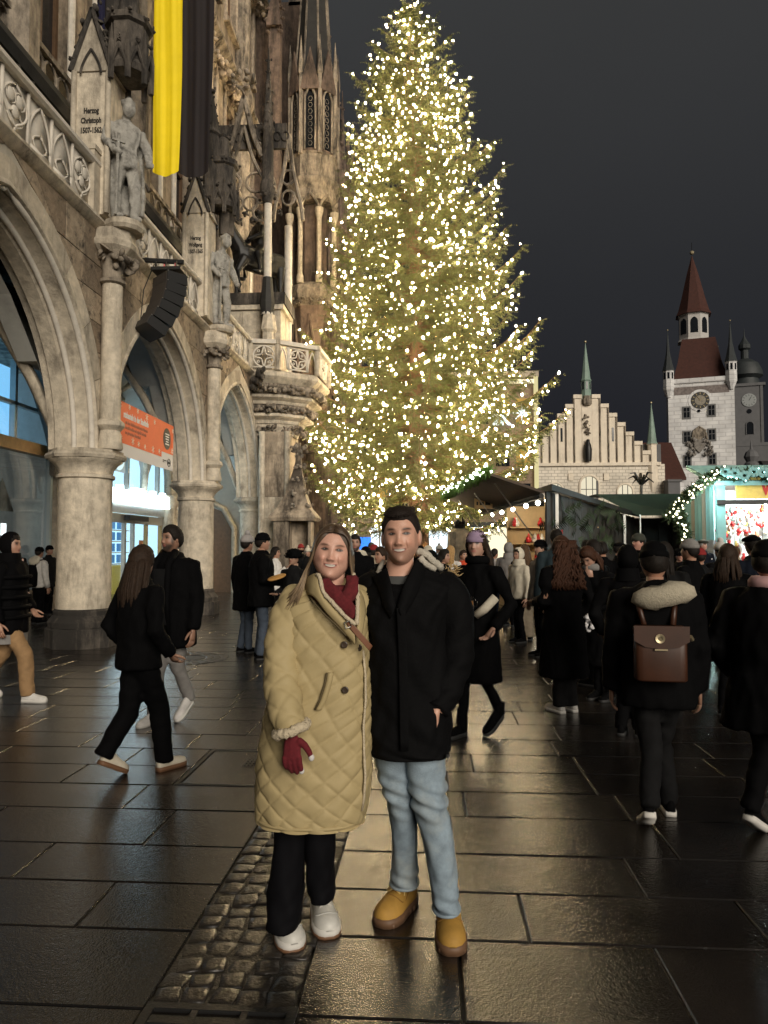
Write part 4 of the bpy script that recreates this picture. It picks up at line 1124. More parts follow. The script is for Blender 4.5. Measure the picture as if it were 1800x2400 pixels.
P_(MB().lathe([(1.34,.07),(1.34,.13),(.1,.14)], n=28), 'clock_face', mat('clock_dark',(.05,.048,.045),.6), ck)
P_(MB().lathe([(.80,.13),(.80,.17),(.1,.18)], n=24), 'clock_disc', mat('clock_mid',(.28,.25,.20),.6,var=.4,vscale=4), ck)
b = MB()
for k in range(12):
    a = k*pi/6; b.obox((cos(a)*1.08, sin(a)*1.08, .16), .14, .30, .04, Matrix.Rotation(a,3,'Z')@Matrix.Rotation(pi/2,3,'Z'))
P_(b, 'clock_numerals', GILT, ck)
b = MB(); b.obox((.25,.2,.21), .9, .08, .02, Matrix.Rotation(.7,3,'Z')); b.obox((-.2,.3,.24), .8, .08, .02, Matrix.Rotation(2.1,3,'Z')); P_(b, 'clock_hands', GILT, ck)
for (px_, py_) in ((1611,966),(1666,963),(1612,1023),(1667,1020),(1613,1080),(1668,1077)):
    c = atY(px_, py_, TY)
    o = P_(MB().box(c.x-.62, c.x+.62, TY-.10, TY+.02, c.z-1.0, c.z+1.0), 'window_frame', mat('grey_window_stone',(.16,.16,.16),.8,var=.2))
    P_(MB().box(c.x-.42, c.x+.42, TY-.13, TY-.08, c.z-.75, c.z+.78), 'pane', DGLASS, o)
    P_(MB().box(c.x-.04, c.x+.04, TY-.16, TY-.12, c.z-.75, c.z+.78), 'glazing_bar', GREYST, o); P_(MB().box(c.x-.42, c.x+.42, TY-.155, TY-.125, c.z+.1, c.z+.18), 'glazing_bar', GREYST, o)
c = atY(1638, 963, TY); o = P_(MB().lathe([(.24,0),(.24,.08)], n=12), 'round_opening', DGLASS); o.matrix_basis = Matrix.Translation((c.x,TY-.01,c.z)) @ Matrix.Rotation(pi/2,4,'X')
c = atY(1640, 1045, TY)
arms = P_(MB().poly([(c.x-.8,TY-.3,c.z+1.0),(c.x+.8,TY-.3,c.z+1.0),(c.x+.8,TY-.3,c.z-.2),(c.x,TY-.3,c.z-1.1),(c.x-.8,TY-.3,c.z-.2)], (0,.3,0)), 'coat_of_arms', mat('arms_stone',(.22,.20,.18),.8,var=.5,vscale=3))
b = MB(); carving(b, [(c.x+s*(1.1+.25*(k%2)), TY-.2, c.z-1.2+k*.5) for s in (-1,1) for k in range(5)], .5, 4, 7); P_(b, 'arms_supporters', mat('arms_stone',(.22,.20,.18),.8), arms, 60)
P_(MB().lathe([(.95,0),(.95,.2),(.3,.3)], (0,0,0), 16), 'arms_crest', SOOT2, arms).matrix_basis = Matrix.Translation((c.x,TY-.05,c.z+1.9)) @ Matrix.Rotation(pi/2,4,'X')
b = MB(); b.tube([(c.x-1.1,TY-.2,c.z+1.0),(c.x-.8,TY-.2,c.z+2.4),(c.x,TY-.2,c.z+3.0),(c.x+.8,TY-.2,c.z+2.4),(c.x+1.1,TY-.2,c.z+1.0)], .16, 6); P_(b, 'arms_arch', SOOT2, arms)
tw.rotation_euler = (0,0,-radians(16))
# ---- baroque church tower behind
HX, HY = atY(1755, 1000, 160).x, 160.0
ch = empty('church_tower', (HX, HY, 0)); tag(ch, 'dark grey baroque church tower with onion dome behind the clock tower', 'tower')
P_ = wpart(ch)
P_(MB().box(HX-2.9, HX+2.9, HY, HY+6, 22, 36.5), 'belfry', GREYST); P_(MB().box(HX-3.3, HX+3.4, HY-.3, HY+6.3, 36.5, 37.1), 'cornice', GREYST); P_(MB().box(HX-3.5, HX+3.7, HY-.5, HY+6.5, 23.4, 24.1), 'string_course', GREYST)
P_(MB().box(HX-3.6, HX+3.7, HY-.4, HY+7, 0, 23.4), 'lower_stage', GREYST)
for x in (-2.6, 2.6): P_(MB().box(HX+x-.25, HX+x+.25, HY-.15, HY+.1, 24.1, 36.5), 'pilaster', GREYST)
dm = P_(MB().lathe([(3.0,37.1),(2.7,38.5),(3.6,39.2),(3.5,40.4),(2.8,41.9),(1.5,42.8),(.9,43.1)], (HX-.1,HY+3,0), 12), 'onion_dome', DKCOP, None, 30)
P_(MB().lathe([(.8,43.0),(.8,45.0),(1.25,45.4),(1.25,46.2),(.6,47.2),(.15,48.2),(.03,50)], (HX-.1,HY+3,0), 10), 'dome_lantern', DKCOP, dm, 30)
o = P_(MB().lathe([(1.45,0),(1.45,.08),(1.3,.1)], n=24), 'clock', mat('church_clock',(.30,.32,.32),.6)); o.matrix_basis = Matrix.Translation((HX+.15,HY-.05,33.4)) @ Matrix.Rotation(pi/2,4,'X')
b = MB()
for k in range(12): a = k*pi/6; b.obox((cos(a)*1.1, sin(a)*1.1, .12), .08, .3, .03, Matrix.Rotation(a+pi/2,3,'Z'))
b.obox((.2,.3,.14), .9,.1,.02, Matrix.Rotation(1,3,'Z')); P_(b, 'clock_marks', DARKM, o)
P_(MB().lathe([(.5,0),(.5,.05)], (0,0,0), 12), 'oval_opening', DGLASS).matrix_basis = Matrix.Translation((HX+.15,HY-.03,31.0)) @ Matrix.Rotation(pi/2,4,'X')
arched(P_, ch, HX+.2, .75, 26.0, 28.0, HY-.06, DGLASS, GREYST, False)
b = MB(); b.lathe([(1.4,16),(1.4,19),(1.0,19.4),(1.5,20.4),(1.1,21.4),(.3,22),(.05,24)], (HX-.4,HY-6,0), 10); P_(b, 'small_onion_turret', GREYST, None, 30)
ch.rotation_euler = (0,0,-radians(16))
nv = empty('church_nave', (HX+8, HY-8, 0)); tag(nv, 'dark church roof with scrolled gable at right edge beyond the stalls', 'building')
P2 = wpart(nv); P2(MB().box(HX-6, HX+20, HY-8, HY+4, 0, 12.0), 'wall', GREYST)
b = MB(); b.rings([[(x, y, z) for y, z in ((HY-8.5,12),(HY-5,17),(HY-2,20),(HY+3,20.5))] for x in (HX+1.5,HX+20)], False, False); P2(b, 'roof', BLACKST)
b = MB(); b.poly([(HX+2+cos(a)*3.2, HY-8.6, 12+sin(a)*3.4) for a in [k*pi/10 for k in range(11)]], (0,.5,0)); P2(b, 'scrolled_gable', GREYST)
for k in range(10): P2(MB().box(HX-3+k*1.1, HX-2.5+k*1.1, HY-8.3, HY-8.1, 9.5, 11.0), 'baluster', TILE)
# ---- brick department store behind the tree
ds = empty('department_store', (2, 75, 0)); tag(ds, 'brown brick store with lit windows and yellow outlined edge behind the tree', 'building')
P_ = wpart(ds)
DSB = brickmat('store_brick', (.24,.165,.115), (.20,.135,.095), (.30,.23,.18), 1.6)
P_(MB().box(-6.5, 10.9, 75, 90, 4.2, 19.2), 'wall', DSB); P_(MB().box(-6.7, 11.1, 74.6, 90, 19.2, 19.8), 'cornice', LIME)
YEL = glow('yellow_edge_light', (1.0,.88,.45), .75)
P_(MB().box(10.6, 11.0, 74.5, 74.9, 4.2, 19.2), 'edge_light', YEL); P_(MB().box(5.8, 10.6, 74.4, 74.6, 18.5, 18.9), 'edge_light', glow('warm_edge_light',(1,.92,.66),1.3))
AMB = glow('amber_window', (1.0,.62,.16), .45); WW = glow('white_shop_window', (.80,.93,1.0), 1.8); WY = glow('pale_yellow_window', (1,.9,.62), 1.25)
wr = random.Random(4)
for r_ in range(3):
    for k in range(8):
        x0 = -5.9 + k*2.1; z0 = 5.6 + r_*4.4
        P_(MB().box(x0, x0+1.4, 74.9, 75.05, z0, z0+2.6), 'store_window', AMB if (k+r_) % 3 != 1 else DGLASS)
for k in range(6):
    P_(MB().box(-6.3+k*2.9, -3.6+k*2.9, 74.7, 75, .4, 3.7), 'shop_front', (WW, WY, WW, WW, WY, WW)[k])
P_(MB().box(-6.6, 11, 74.5, 75.2, 3.8, 4.25), 'shop_fascia', DARKM)
for k, (x, z) in enumerate(((-2.4,12.2),(.8,9.0),(2.6,9.6),(5.1,9.8),(8.2,12.0),(9.3,15.4))):
    b = MB()
    for j in range(8): a = j*pi/4; b.tube([(x,74.3,z),(x+cos(a)*.9,74.3,z+sin(a)*.9)], [.10,.03], 4)
    P_(b, 'star_light', glow('star_light',(.85,.95,1),2.2) if k > 3 else glow('gold_star',(1,.70,.12),2.0))
text_part('2K', 1.6, glow('sign_blue_white',(.75,.92,1),3), ds, Matrix.Translation(-ds.location) @ frame((6.3,74.2,14.2),(1,0,0)), 'sign_letters', bold=.06)
# ---- small lit shop fronts at the foot of the far wing
ls = empty('lit_side_shop', (-6.2, 60, 0)); tag(ls, 'bright shop front with blue poster at the foot of the far town hall wing', 'shop')
P_ = wpart(ls); P_(MB().box(-7.1,-4.2,60,60.3,0,4.3), 'wall', WARMST); P_(MB().box(-5.9,-5.0,59.9,59.98,.6,2.5), 'blue_poster', glow('blue_poster',(.05,.25,1),1.6)); P_(MB().box(-4.95,-4.3,59.9,59.98,.3,3.3), 'lit_pane', WW); P_(MB().box(-7.0,-6.0,59.9,59.98,.3,3.0), 'warm_pane', WY)
# ================================================================== the Christmas tree
TCX, TCY = -0.42, 27.0
tree = empty('christmas_tree', (TCX, TCY, 0))
tag(tree, 'huge lit spruce Christmas tree standing on the square', 'tree')
BARK = mat('spruce_bark', (.17,.095,.055), .9, var=.35, vscale=8, bump=.8, bscale=25)
TWIG = mat('spruce_twigs', (.14,.085,.04), .85)
NEED = mat('spruce_needles', (.092,.104,.022), .55, var=.55, vscale=3.0)
tr = random.Random(12)
def tlean(z): return -.30*(z/22.4)
prof = [(0,.40),(1.5,.37),(4,.33),(8,.27),(13,.19),(18,.10),(21,.04),(22.3,.012)]
b = MB(); b.rings([[(tlean(z)+cos(a)*r*(1+.06*sin(5*a+z)), sin(a)*r*(1+.06*cos(4*a+z)), z) for a in [2*pi*k/12 for k in range(12)]] for z, r in prof]); b.build('trunk', BARK, tree, True)
for (dx, z) in ((.12,2.35),(.22,1.75),(-.1,2.0),(.28,2.2)):
    o = MB().lathe([(.085,0),(.085,.03),(.06,.035)], n=12).build('wooden_disc', mat('cut_wood',(.50,.27,.12),.6), tree); o.matrix_basis = Matrix.Translation((dx,-.40,z)) @ Matrix.Rotation(pi/2,4,'X')
RT = [(2.6,3.6),(3.4,4.2),(4.6,4.7),(6.2,4.75),(8,4.5),(10,4.2),(12,3.8),(14,3.35),(16,2.9),(18,2.35),(19.6,1.8),(20.8,1.3),(21.6,.75),(22.3,.32)]
def trad(z):
    for (a, ra), (c, rc_) in zip(RT[:-1], RT[1:]):
        if a <= z <= c: return ra + (rc_-ra)*(z-a)/(c-a)
    return .3
nv_, nf_ = [], []
br = MB(); pts_out = []
def needle_twig(p, d, L_, w_):
    """a drooping twig: rows of short needle blades on both sides and below"""
    p = Vector(p); d = Vector(d).normalized()
    n_ = max(4, int(L_/.072)); side = d.cross(Vector((0,0,1)))
    if side.length < .1: side = Vector((1,0,0))
    side.normalize()
    for i in range(n_):
        u = (i+.5)/n_; q = p + d*(L_*u) + Vector((0,0,-.18*L_*u*u))
        ww = w_*(1.08-.55*u)
        for k in range(5):
            ang = tr.uniform(0, 2*pi)
            e = (side*cos(ang) + Vector((0,0,1))*(sin(ang)*.75-.35) + d*tr.uniform(.3,.9)).normalized()
            tip = q + e*ww*tr.uniform(.7,1.25)
            base = d.cross(e); 
            if base.length < .05: base = side
            base = base.normalized()*tr.uniform(.008,.015)
            m_ = len(nv_); nv_.extend([q-base, q+base, tip]); nf_.append((m_, m_+1, m_+2))
def branch(zz, a, L_, rise, sag, tipup):
    hv = Vector((cos(a), sin(a), 0)); n_ = 9; P = []
    for t in range(n_+1):
        u = t/n_; P.append(Vector((tlean(zz),0,zz)) + hv*(L_*u) + Vector((0,0, rise*u - sag*sin(pi*u*.9)*u + tipup*u**4)))
    br.tube(P, [max(.045*(1-u*.9)*(L_/4+.3), .006) for u in [t/n_ for t in range(n_+1)]], 4, cap=False)
    side = Vector((-hv.y, hv.x, 0))
    ns = max(5, int(L_/.145))
    for s in range(ns):
        u = .16 + .84*(s+.5)/ns; f = u*n_; i = min(int(f), n_-1); p = P[i].lerp(P[i+1], f-i)
        bl = (.20+.55*sin(pi*min(u,.92))**.8)*min(1.0, .35+L_/6)*tr.uniform(.6,1.15)
        for sg_ in (-1, 1):
            d = (hv*tr.uniform(.35,.85) + side*sg_*tr.uniform(.5,1.0) + Vector((0,0,tr.uniform(-.55,.10))))
            needle_twig(p, d, bl, .13)
            if tr.random() < .34:
                dd = d.normalized(); pts_out.append((p + dd*bl*tr.uniform(.45,1.0) + Vector((0,0,tr.uniform(.0,.06))), u))
        if tr.random() < .8: needle_twig(p, Vector((tr.uniform(-.3,.3),tr.uniform(-.3,.3),-1)), tr.uniform(.2,.52)*min(1,.3+L_/4), .10)
    needle_twig(P[-1], hv+Vector((0,0,.25)), .38, .11)
    for _ in (0,1): pts_out.append((P[-1]+hv*tr.uniform(-.2,.2)+Vector((0,tr.uniform(-.1,.1),tr.uniform(0,.12))), 1.0))
z = 2.75
while z < 22.2:
    R_ = trad(z); nb = 11 if z < 8 else (10 if z < 15 else (8 if z < 20 else 6))
    a0 = tr.uniform(0, 6.28)
    for k in range(nb):
        a = a0 + 2*pi*k/nb + tr.uniform(-.25,.25)
        L_ = R_*tr.uniform(.70, 1.0)*(.80 + .30*(.5+.5*sin(3*a+z*1.9)*sin(2*a-z*1.3+1)))
        branch(z + tr.uniform(-.22,.22), a, L_, (.55 if z > 19 else .28 if z > 13 else .10)*L_*tr.uniform(.6,1.3), .30*L_ if z < 14 else .14*L_, .16*L_*tr.uniform(.3,1.4))
    z += .50 if z < 8 else (.44 if z < 15 else .36)
# the long boughs that break the outline on both sides
for (px_, py_) in ((1123,210),(1108,250),(1150,315),(1168,345),(1190,432),(1178,475),(1213,525),(1222,600),(1248,575),(1240,640),(1210,690),(1288,745),(1270,775),(1268,820),(1255,850),(1319,922),(1290,945),(1342,1002),(1310,1030),(1275,1100),(885,110),(857,180),(862,215),(829,300),(840,345),(798,432),(815,470),(770,565),(790,530),(776,640),(752,700),(748,770),(742,850),(735,930),(714,1010),(700,1020),(722,1060),(715,1130),(738,1165)):
    t_ = atY(px_, py_, 27.0); dx = t_.x-TCX; L_ = abs(dx)-.2; rise = (.45 if py_ < 400 else .22)*L_*tr.uniform(.7,1.2)
    z0 = t_.z - rise - .1*L_
    if py_ > 880: rise = .02*L_; z0 = t_.z
    branch(z0, (0 if dx > 0 else pi)+tr.uniform(-.16,.16), L_, rise, .22*L_, .16*L_)
    branch(z0+.2, (0 if dx > 0 else pi)+tr.uniform(-.45,.45), L_*.85, rise, .22*L_, .1*L_)
needle_twig((tlean(22),0,21.9), (0,0,1), .6, .14); needle_twig((tlean(22),0,21.6), (.2,0,1), .6, .16)
br.build('branches', TWIG, tree, fix=False)
me = bpy.data.meshes.new('crown'); me.from_pydata([tuple(v) for v in nv_], [], nf_); me.materials.append(NEED); me.update()
link('crown', me, tree)
# ---- the strings of lights hung on it
lights = empty('tree_lights', (TCX, TCY, 0))
tag(lights, 'strings of warm white bulbs hung all over the Christmas tree', 'string lights')
BULB = glow('warm_bulb', (1.0,.74,.42), 175.0); BULBS = [glow('dim_bulb', (1.0,.69,.34), 80.0), BULB, BULB, glow('bright_bulb', (1.0,.80,.51), 270.0)]
bm_ = []
for k, r in enumerate((.023,.028,.032,.037)):
    b = MB(); b.lathe([(r*.25,-r),(r*.85,-r*.55),(r,0),(r*.80,r*.6),(r*.3,r*.95),(.004,r*1.25)], n=6); bm_.append(b.mesh('bulb', BULBS[k], True))
tr.shuffle(pts_out)
pick = []; cells = {}
for p, u in pts_out:
    if u < .28 and tr.random() < .75: continue
    ck_ = tuple(int(math.floor(c/.17)) for c in p)
    if any((p-o_).length < .17 for dx in (-1,0,1) for dy in (-1,0,1) for dz in (-1,0,1) for o_ in cells.get((ck_[0]+dx,ck_[1]+dy,ck_[2]+dz), ())): continue
    cells.setdefault(ck_, []).append(p); pick.append(p)
    if len(pick) >= 2500: break
pick.append(Vector((tlean(22.3),0,22.5)))
pick.sort(key=lambda p: p.y - .0*p.z)
rest = MB()
for i, p in enumerate(pick):
    mk = tr.choice((0,0,1,1,2,2,3)); me = bm_[mk]
    if i < 300:
        link('bulb', me, lights, p)
    else:
        rest.add([v.co + p for v in me.vertices], [tuple(f.vertices) for f in me.polygons], (0,1,1,2)[mk])
stuff(rest.build('bulbs_farther_back', [BULBS[0], BULBS[1], BULBS[3]], lights, True, fix=False))
# ================================================================== market stalls
PINEW = mat('pale_pine', (.52,.36,.18), .6, var=.2, vscale=3)
DKROOF = mat('dark_roof_felt', (.018,.018,.017), .7, var=.3)
DGREEN = mat('dark_green_tarp', (.012,.035,.028), .55, var=.3, vscale=2)
FIR = mat('fir_garland', (.030,.055,.018), .7, var=.4, vscale=8)
REDO = mat('red_ornament', (.55,.02,.02), .35, var=.2)
WHO = mat('white_ornament', (.75,.72,.66), .45, var=.1)
TEAL = mat('teal_cloth', (.26,.50,.50), .7, var=.2, vscale=2)
def fir_sprigs(b, pts, n, r, seed):
    q = random.Random(seed)
    for p in pts:
        p = Vector(p)
        for k in range(n):
            d = Vector((q.uniform(-1,1), q.uniform(-1,1), q.uniform(-1,.8))).normalized(); e = d.cross(Vector((q.uniform(-1,1),1,q.uniform(-1,1)))).normalized()*r*.16
            tip = p + d*r*q.uniform(.6,1.2); m_ = p + d*r*.3
            b.add([p, m_+e, tip, m_-e], [(0,1,2,3)])
def bulbs(par, P, pts, seed, r=.028, m=None):
    for p in pts:
        o = P(MB().ball((0,0,0), r, 6, 4), 'bulb', m or glow('stall_bulb',(1,.9,.62),7)); o.location = p
# ---- left stall: open side faces the tree, boarded back faces the viewer
A, B_, Cc, D = Vector((2.6,16.5,0)), Vector((1.75,23.5,0)), Vector((6.6,24.0,0)), None
st = empty('market_stall', A); tag(st, 'dark market hut with lit counter and raised awning flap beside the tree', 'market stall', 'market stalls')
P_ = wpart(st)
def wallq(a, b, z0a, z1a, z0b, z1b, th, name, m, parent=None):
    a, b = Vector(a), Vector(b); d = (b-a).normalized(); n_ = Vector((-d.y, d.x, 0))*th
    q = MB(); q.add([a+Vector((0,0,z0a)), b+Vector((0,0,z0b)), b+Vector((0,0,z1b)), a+Vector((0,0,z1a)), a+n_+Vector((0,0,z0a)), b+n_+Vector((0,0,z0b)), b+n_+Vector((0,0,z1b)), a+n_+Vector((0,0,z1a))],
                    [(0,1,2,3),(7,6,5,4),(0,4,5,1),(1,5,6,2),(2,6,7,3),(3,7,4,0)])
    return P_(q, name, m, parent)
BOARD = mat('dark_boards', (.030,.026,.022), .75, var=.35, vscale=4)
wd_ = (Cc-A).normalized(); wl = (Cc-A).length; nrm = Vector((wd_.y, -wd_.x, 0))
nb = 16
for k in range(nb):      # vertical boards of the back wall
    a_, b2 = A + wd_*(wl*k/nb+.008), A + wd_*(wl*(k+1)/nb-.008); z1 = 2.92 - .30*(k+.5)/nb
    wallq(a_, b2, 0, z1, 0, z1, .04, 'board', BOARD)
b = MB(); q = random.Random(5)
for k in range(70):      # fir branches fixed on the boards
    u = q.uniform(.02,.72); zz = q.uniform(1.5,2.75-.25*u); p = A + wd_*(wl*u) + nrm*.06 + Vector((0,0,zz))
    dirn = Vector((wd_.x*q.uniform(-1,1), wd_.y*q.uniform(-1,1), q.uniform(-.6,.6))).normalized()
    for j in range(7):
        pp = p + dirn*(j*.06)
        for s in (-1,1):
            e = (dirn*.6 + Vector((-dirn.z*wd_.x, -dirn.z*wd_.y, .9))*s).normalized()
            w3 = dirn*.022; b.add([pp-w3, pp+w3, pp+e*.16+nrm*.03], [(0,1,2)])
o = P_(b, 'fir_branches', FIR); stuff(o)
for u in (.055, .80): 
    pp = A + wd_*(wl*u) + nrm*.08; P_(MB().box(pp.x-.035, pp.x+.035, pp.y-.03, pp.y+.03, 0, 2.9-.28*u), 'pole', STEEL)
rf = MB(); rf.add([A+nrm*.2+Vector((-.1,-.15,2.92)), Cc+nrm*.2+Vector((0,0,2.62)), Vector((5.6,25,3.0)), B_+Vector((-.1,.3,2.86)),
                   A+nrm*.2+Vector((-.1,-.15,3.06)), Cc+nrm*.2+Vector((0,0,2.74)), Vector((5.6,25,3.2)), B_+Vector((-.1,.3,3.0))], [(0,3,2,1),(4,5,6,7),(0,1,5,4),(1,2,6,5),(2,3,7,6),(3,0,4,7)])
P_(rf, 'roof', DKROOF)
fl = MB(); a1, b1 = A+Vector((-.05,0,2.86)), B_+Vector((-.05,0,2.80)); off = Vector((-1.25,-.15,.42))
fl.add([a1, b1, b1+off, a1+off, a1+Vector((0,0,.06)), b1+Vector((0,0,.06)), b1+off+Vector((0,0,.06)), a1+off+Vector((0,0,.06))], [(0,1,2,3),(7,6,5,4),(0,4,5,1),(1,5,6,2),(2,6,7,3),(3,7,4,0)])
o = P_(fl, 'awning_flap', mat('awning_boards',(.060,.038,.024),.7,var=.4,vscale=6))
for t in (.12,.5,.88):
    p0 = a1.lerp(b1, t) - Vector((0,0,1.0)); p1 = (a1+off).lerp(b1+off, t)*.75 + a1.lerp(b1, t)*.25
    P_(MB().tube([p0, p1], .018, 6), 'flap_strut', STEEL)
P_(MB().tube([a1+Vector((-.06,0,-.05)), b1+Vector((-.06,0,-.05))], .06, 6), 'front_beam', BOARD)
wallq(A, B_, 0, .95, 0, .95, -.05, 'counter_front', PINEW)
q = MB(); ia, ib = Vector((2.12,20.5,0)), Vector((4.62,20.5,0)); q.add([ia+Vector((0,0,.0)), ib, ib+Vector((0,0,2.8)), ia+Vector((0,0,2.8))], [(0,1,2,3)]); P_(q, 'inner_wall', PINEW)
q = MB(); i2, i3 = A+wd_*.15-nrm*.08+Vector((0,.1,0)), A+wd_*4.4-nrm*.08; q.add([i2, i3, i3+Vector((0,0,2.7)), i2+Vector((0,0,2.8))], [(0,1,2,3)]); P_(q, 'inner_lining', PINEW)
for zz in (1.3, 1.75, 2.2):
    q = MB(); q.obox((ia+ib)/2+Vector((0,-.18,zz)), (ib-ia).length-.1, .36, .03); P_(q, 'shelf', PINEW)
sr_ = random.Random(8)
for k in range(26):
    u = sr_.random(); zz = sr_.choice((1.33,1.78,2.23)); p = ia.lerp(ib, .05+u*.8) + Vector((0,-.2,zz))
    q = MB(); q.lathe([(.05,0),(.085,.05),(.075,.13),(.03,.18),(.035,.22),(.005,.26)], p, 8); P_(q, 'ornament', REDO if sr_.random() < .5 else WHO, None, 60)
q = MB(); q.box(A.x+.35, A.x+.38, A.y+.15, A.y+.45, 1.75, 2.05); P_(q, 'red_sign_bag', REDO)
bulbs(st, P_, [a1.lerp(b1, t) + Vector((.12,0,-.14)) for t in (.03,.14,.3,.5,.7,.9)], 1, .06, glow('stall_lamp',(1,.95,.80),26))
for k in range(7):
    pass
b = MB(); gp = [(a1+off).lerp(b1+off, t/30)+Vector((-.02,0,.08)) for t in range(31)]; fir_sprigs(b, gp, 40, .20, 3); stuff(P_(b, 'fir_garland', mat('bright_garland',(.10,.20,.03),.7,var=.3)))
bulbs(st, P_, [p+Vector((sr_.uniform(-.16,.1),-.05,sr_.uniform(-.05,.14))) for p in gp for _ in (0,1)], 2, .032, glow('cool_bulb',(1,1,.85),12))
q = MB(); c = atY(1133,1180,21); q.box(c.x-.26, c.x+.26, c.y-.02, c.y+.02, c.z-.15, c.z+.15); sg = P_(q, 'hanging_sign', PINEW)
for x0_, x1_ in ((-.20,-.15),(-.11,.01),(.05,.20)):
    P_(MB().box(c.x+x0_, c.x+x1_, c.y-.024, c.y-.021, c.z-.05, c.z+.05), 'sign_word', DARKM, sg)
lp = bpy.data.lights.new('stall_light', 'POINT'); lp.energy = 55; lp.color = (1,.86,.62); lp.shadow_soft_size = .15
lo = bpy.data.objects.new('stall_light', lp); C.objects.link(lo); lo.parent = st; lo.location = Vector((2.75,18.9,2.45))-A
# ---- green roofed stall in the middle distance
s2 = empty('market_stall', (7.2, 25, 0)); tag(s2, 'dark green tent roofed stall between the boarded hut and teal stall', 'market stall', 'market stalls')
P_ = wpart(s2)
q = MB(); q.add([(5.4,24.2,3.40),(8.9,24.2,3.40),(9.2,27.5,3.5),(5.6,27.5,3.5),(6.3,22.6,2.62),(7.6,22.2,2.62),(8.8,22.6,2.70)], [(0,1,2,3),(0,4,5,1),(5,6,1)]); P_(q, 'tent_roof', DGREEN)
q = MB(); q.box(6.0,8.8,24.4,26.5,0,2.62); P_(q, 'stall_body', BOARD)
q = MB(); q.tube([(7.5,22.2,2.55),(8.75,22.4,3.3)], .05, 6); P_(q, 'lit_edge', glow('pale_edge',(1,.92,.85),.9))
for x in (6.35, 7.7): P_(MB().tube([(x,22.5,0),(x,22.5,2.65)], .03, 6), 'tent_pole', STEEL)
for k in range(6): P_(MB().box(6.1+k*.45, 6.4+k*.45, 24.32, 24.38, .3, 2.4), 'side_board', BOARD)
# ---- teal stall on the right
s3 = empty('market_stall', (7.75, 20, 0)); tag(s3, 'bright teal curtained stall full of ornaments at the right edge', 'market stall', 'market stalls')
P_ = wpart(s3)
SXL, SY = 7.70, 20.0
P_(MB().box(SXL, 12.5, SY+.35, SY+.45, 0, .95), 'counter', TEAL)
P_(MB().box(SXL, 12.5, SY+1.7, SY+1.8, 0, 3.3), 'rear_wall', mat('stall_white',(.75,.74,.72),.7))
q = MB(); q.add([(SXL-.15,SY-.2,3.30),(12.6,SY-.2,3.30),(12.6,SY+1.9,3.95),(SXL-.15,SY+1.9,3.95),(SXL-.15,SY-.2,3.42),(12.6,SY-.2,3.42),(12.6,SY+1.9,4.07),(SXL-.15,SY+1.9,4.07)], [(0,3,2,1),(4,5,6,7),(0,1,5,4),(1,2,6,5),(2,3,7,6),(3,0,4,7)]); P_(q, 'roof', TEAL)
P_(MB().box(SXL-.05, 12.5, SY-.12, SY-.05, 2.80, 2.92), 'sign_rail', DARKM)
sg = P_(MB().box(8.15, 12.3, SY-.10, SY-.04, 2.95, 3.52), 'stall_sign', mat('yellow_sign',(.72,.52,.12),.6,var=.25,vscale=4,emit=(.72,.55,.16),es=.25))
text_part('We', .52, mat('red_letter',(.55,.03,.02),.6,emit=(.5,.03,.02),es=.12), sg, frame((8.78,SY-.115,3.06),(1,0,0)), 'sign_letters', sx=.85, bold=.018)
for k in range(9):      # gathered curtain on the side: pleats
    y0 = SY+.05+k*.28
    q = MB(); q.rings([[(SXL-.10+.07*sin(u*pi), y0+.28*u, z) for u in (0,.25,.5,.75,1)] for z in (1.85,3.35)], False, False); P_(q, 'curtain_pleat', TEAL if k % 3 != 2 else mat('pale_stripe',(.45,.42,.34),.7), None, 60)
q = MB(); q.box(SXL-.12, SXL-.06, SY+.05, SY+2.6, 0, 1.85); P_(q, 'side_sheet', mat('grey_sheet',(.42,.42,.47),.5,var=.3,vscale=5))
P_(MB().box(SXL-.05, SXL+.18, SY-.05, SY+.05, 0, 3.3), 'corner_post', TEAL)
oq = random.Random(6)
oms = []
for m_ in (WHO, REDO, mat('gold_ornament',(.70,.48,.14),.3,metal=.5), mat('cream_ornament',(.80,.70,.52),.5), mat('brown_ornament',(.22,.08,.04),.5)):
    for shp in (0,1):
        b = MB()
        if shp: b.lathe([(.02,-.10),(.05,-.08),(.065,-.02),(.03,.03),(.04,.07),(.004,.10)], n=8)
        else: b.ball((0,0,0), .06, 8, 5)
        oms.append(b.mesh('ornament', m_, True))
for k in range(290):
    o = link('ornament', oq.choice(oms[:4]*3 + oms), s3); o.matrix_parent_inverse = Matrix.Translation(-s3.location)
    o.location = (SXL+.3+oq.random()*2.6, SY+.6+oq.random()*.9, 1.05+oq.random()*1.75); s_ = oq.uniform(.5,1.4); o.scale = (s_,s_,s_)
for k in range(7):
    q = MB(); q.tube([(SXL+.4+k*.38, SY+.9, 2.9), (SXL+.4+k*.38, SY+.9, 1.1)], .006, 4); P_(q, 'hanging_cord', DARKM)
gp = [Vector((SXL-.1, SY-.1, 3.45)).lerp(Vector((SXL-.45, SY-.1, 3.05)), t/6) for t in range(7)]
gp2 = [Vector((SXL-.05+ (12.5-SXL)*t/40, SY-.2, 3.60+.06*sin(t))) for t in range(41)]
gp3 = [Vector((SXL-.05, SY-.25, 3.65)).lerp(Vector((SXL-1.35, SY-.1, 2.45)), t/22) + Vector((0,0,.12*sin(pi*t/22))) for t in range(23)]
gp4 = [Vector((SXL-1.05, SY-.05, 2.6)).lerp(Vector((SXL-.75, SY-.05, 1.3)), t/14) for t in range(15)]
for nm, g_, r_ in (('front_garland', gp2, .22), ('side_garland', gp3, .22), ('post_garland', gp4, .24)):
    b = MB(); fir_sprigs(b, g_, 55, r_, 7); stuff(P_(b, nm, FIR))
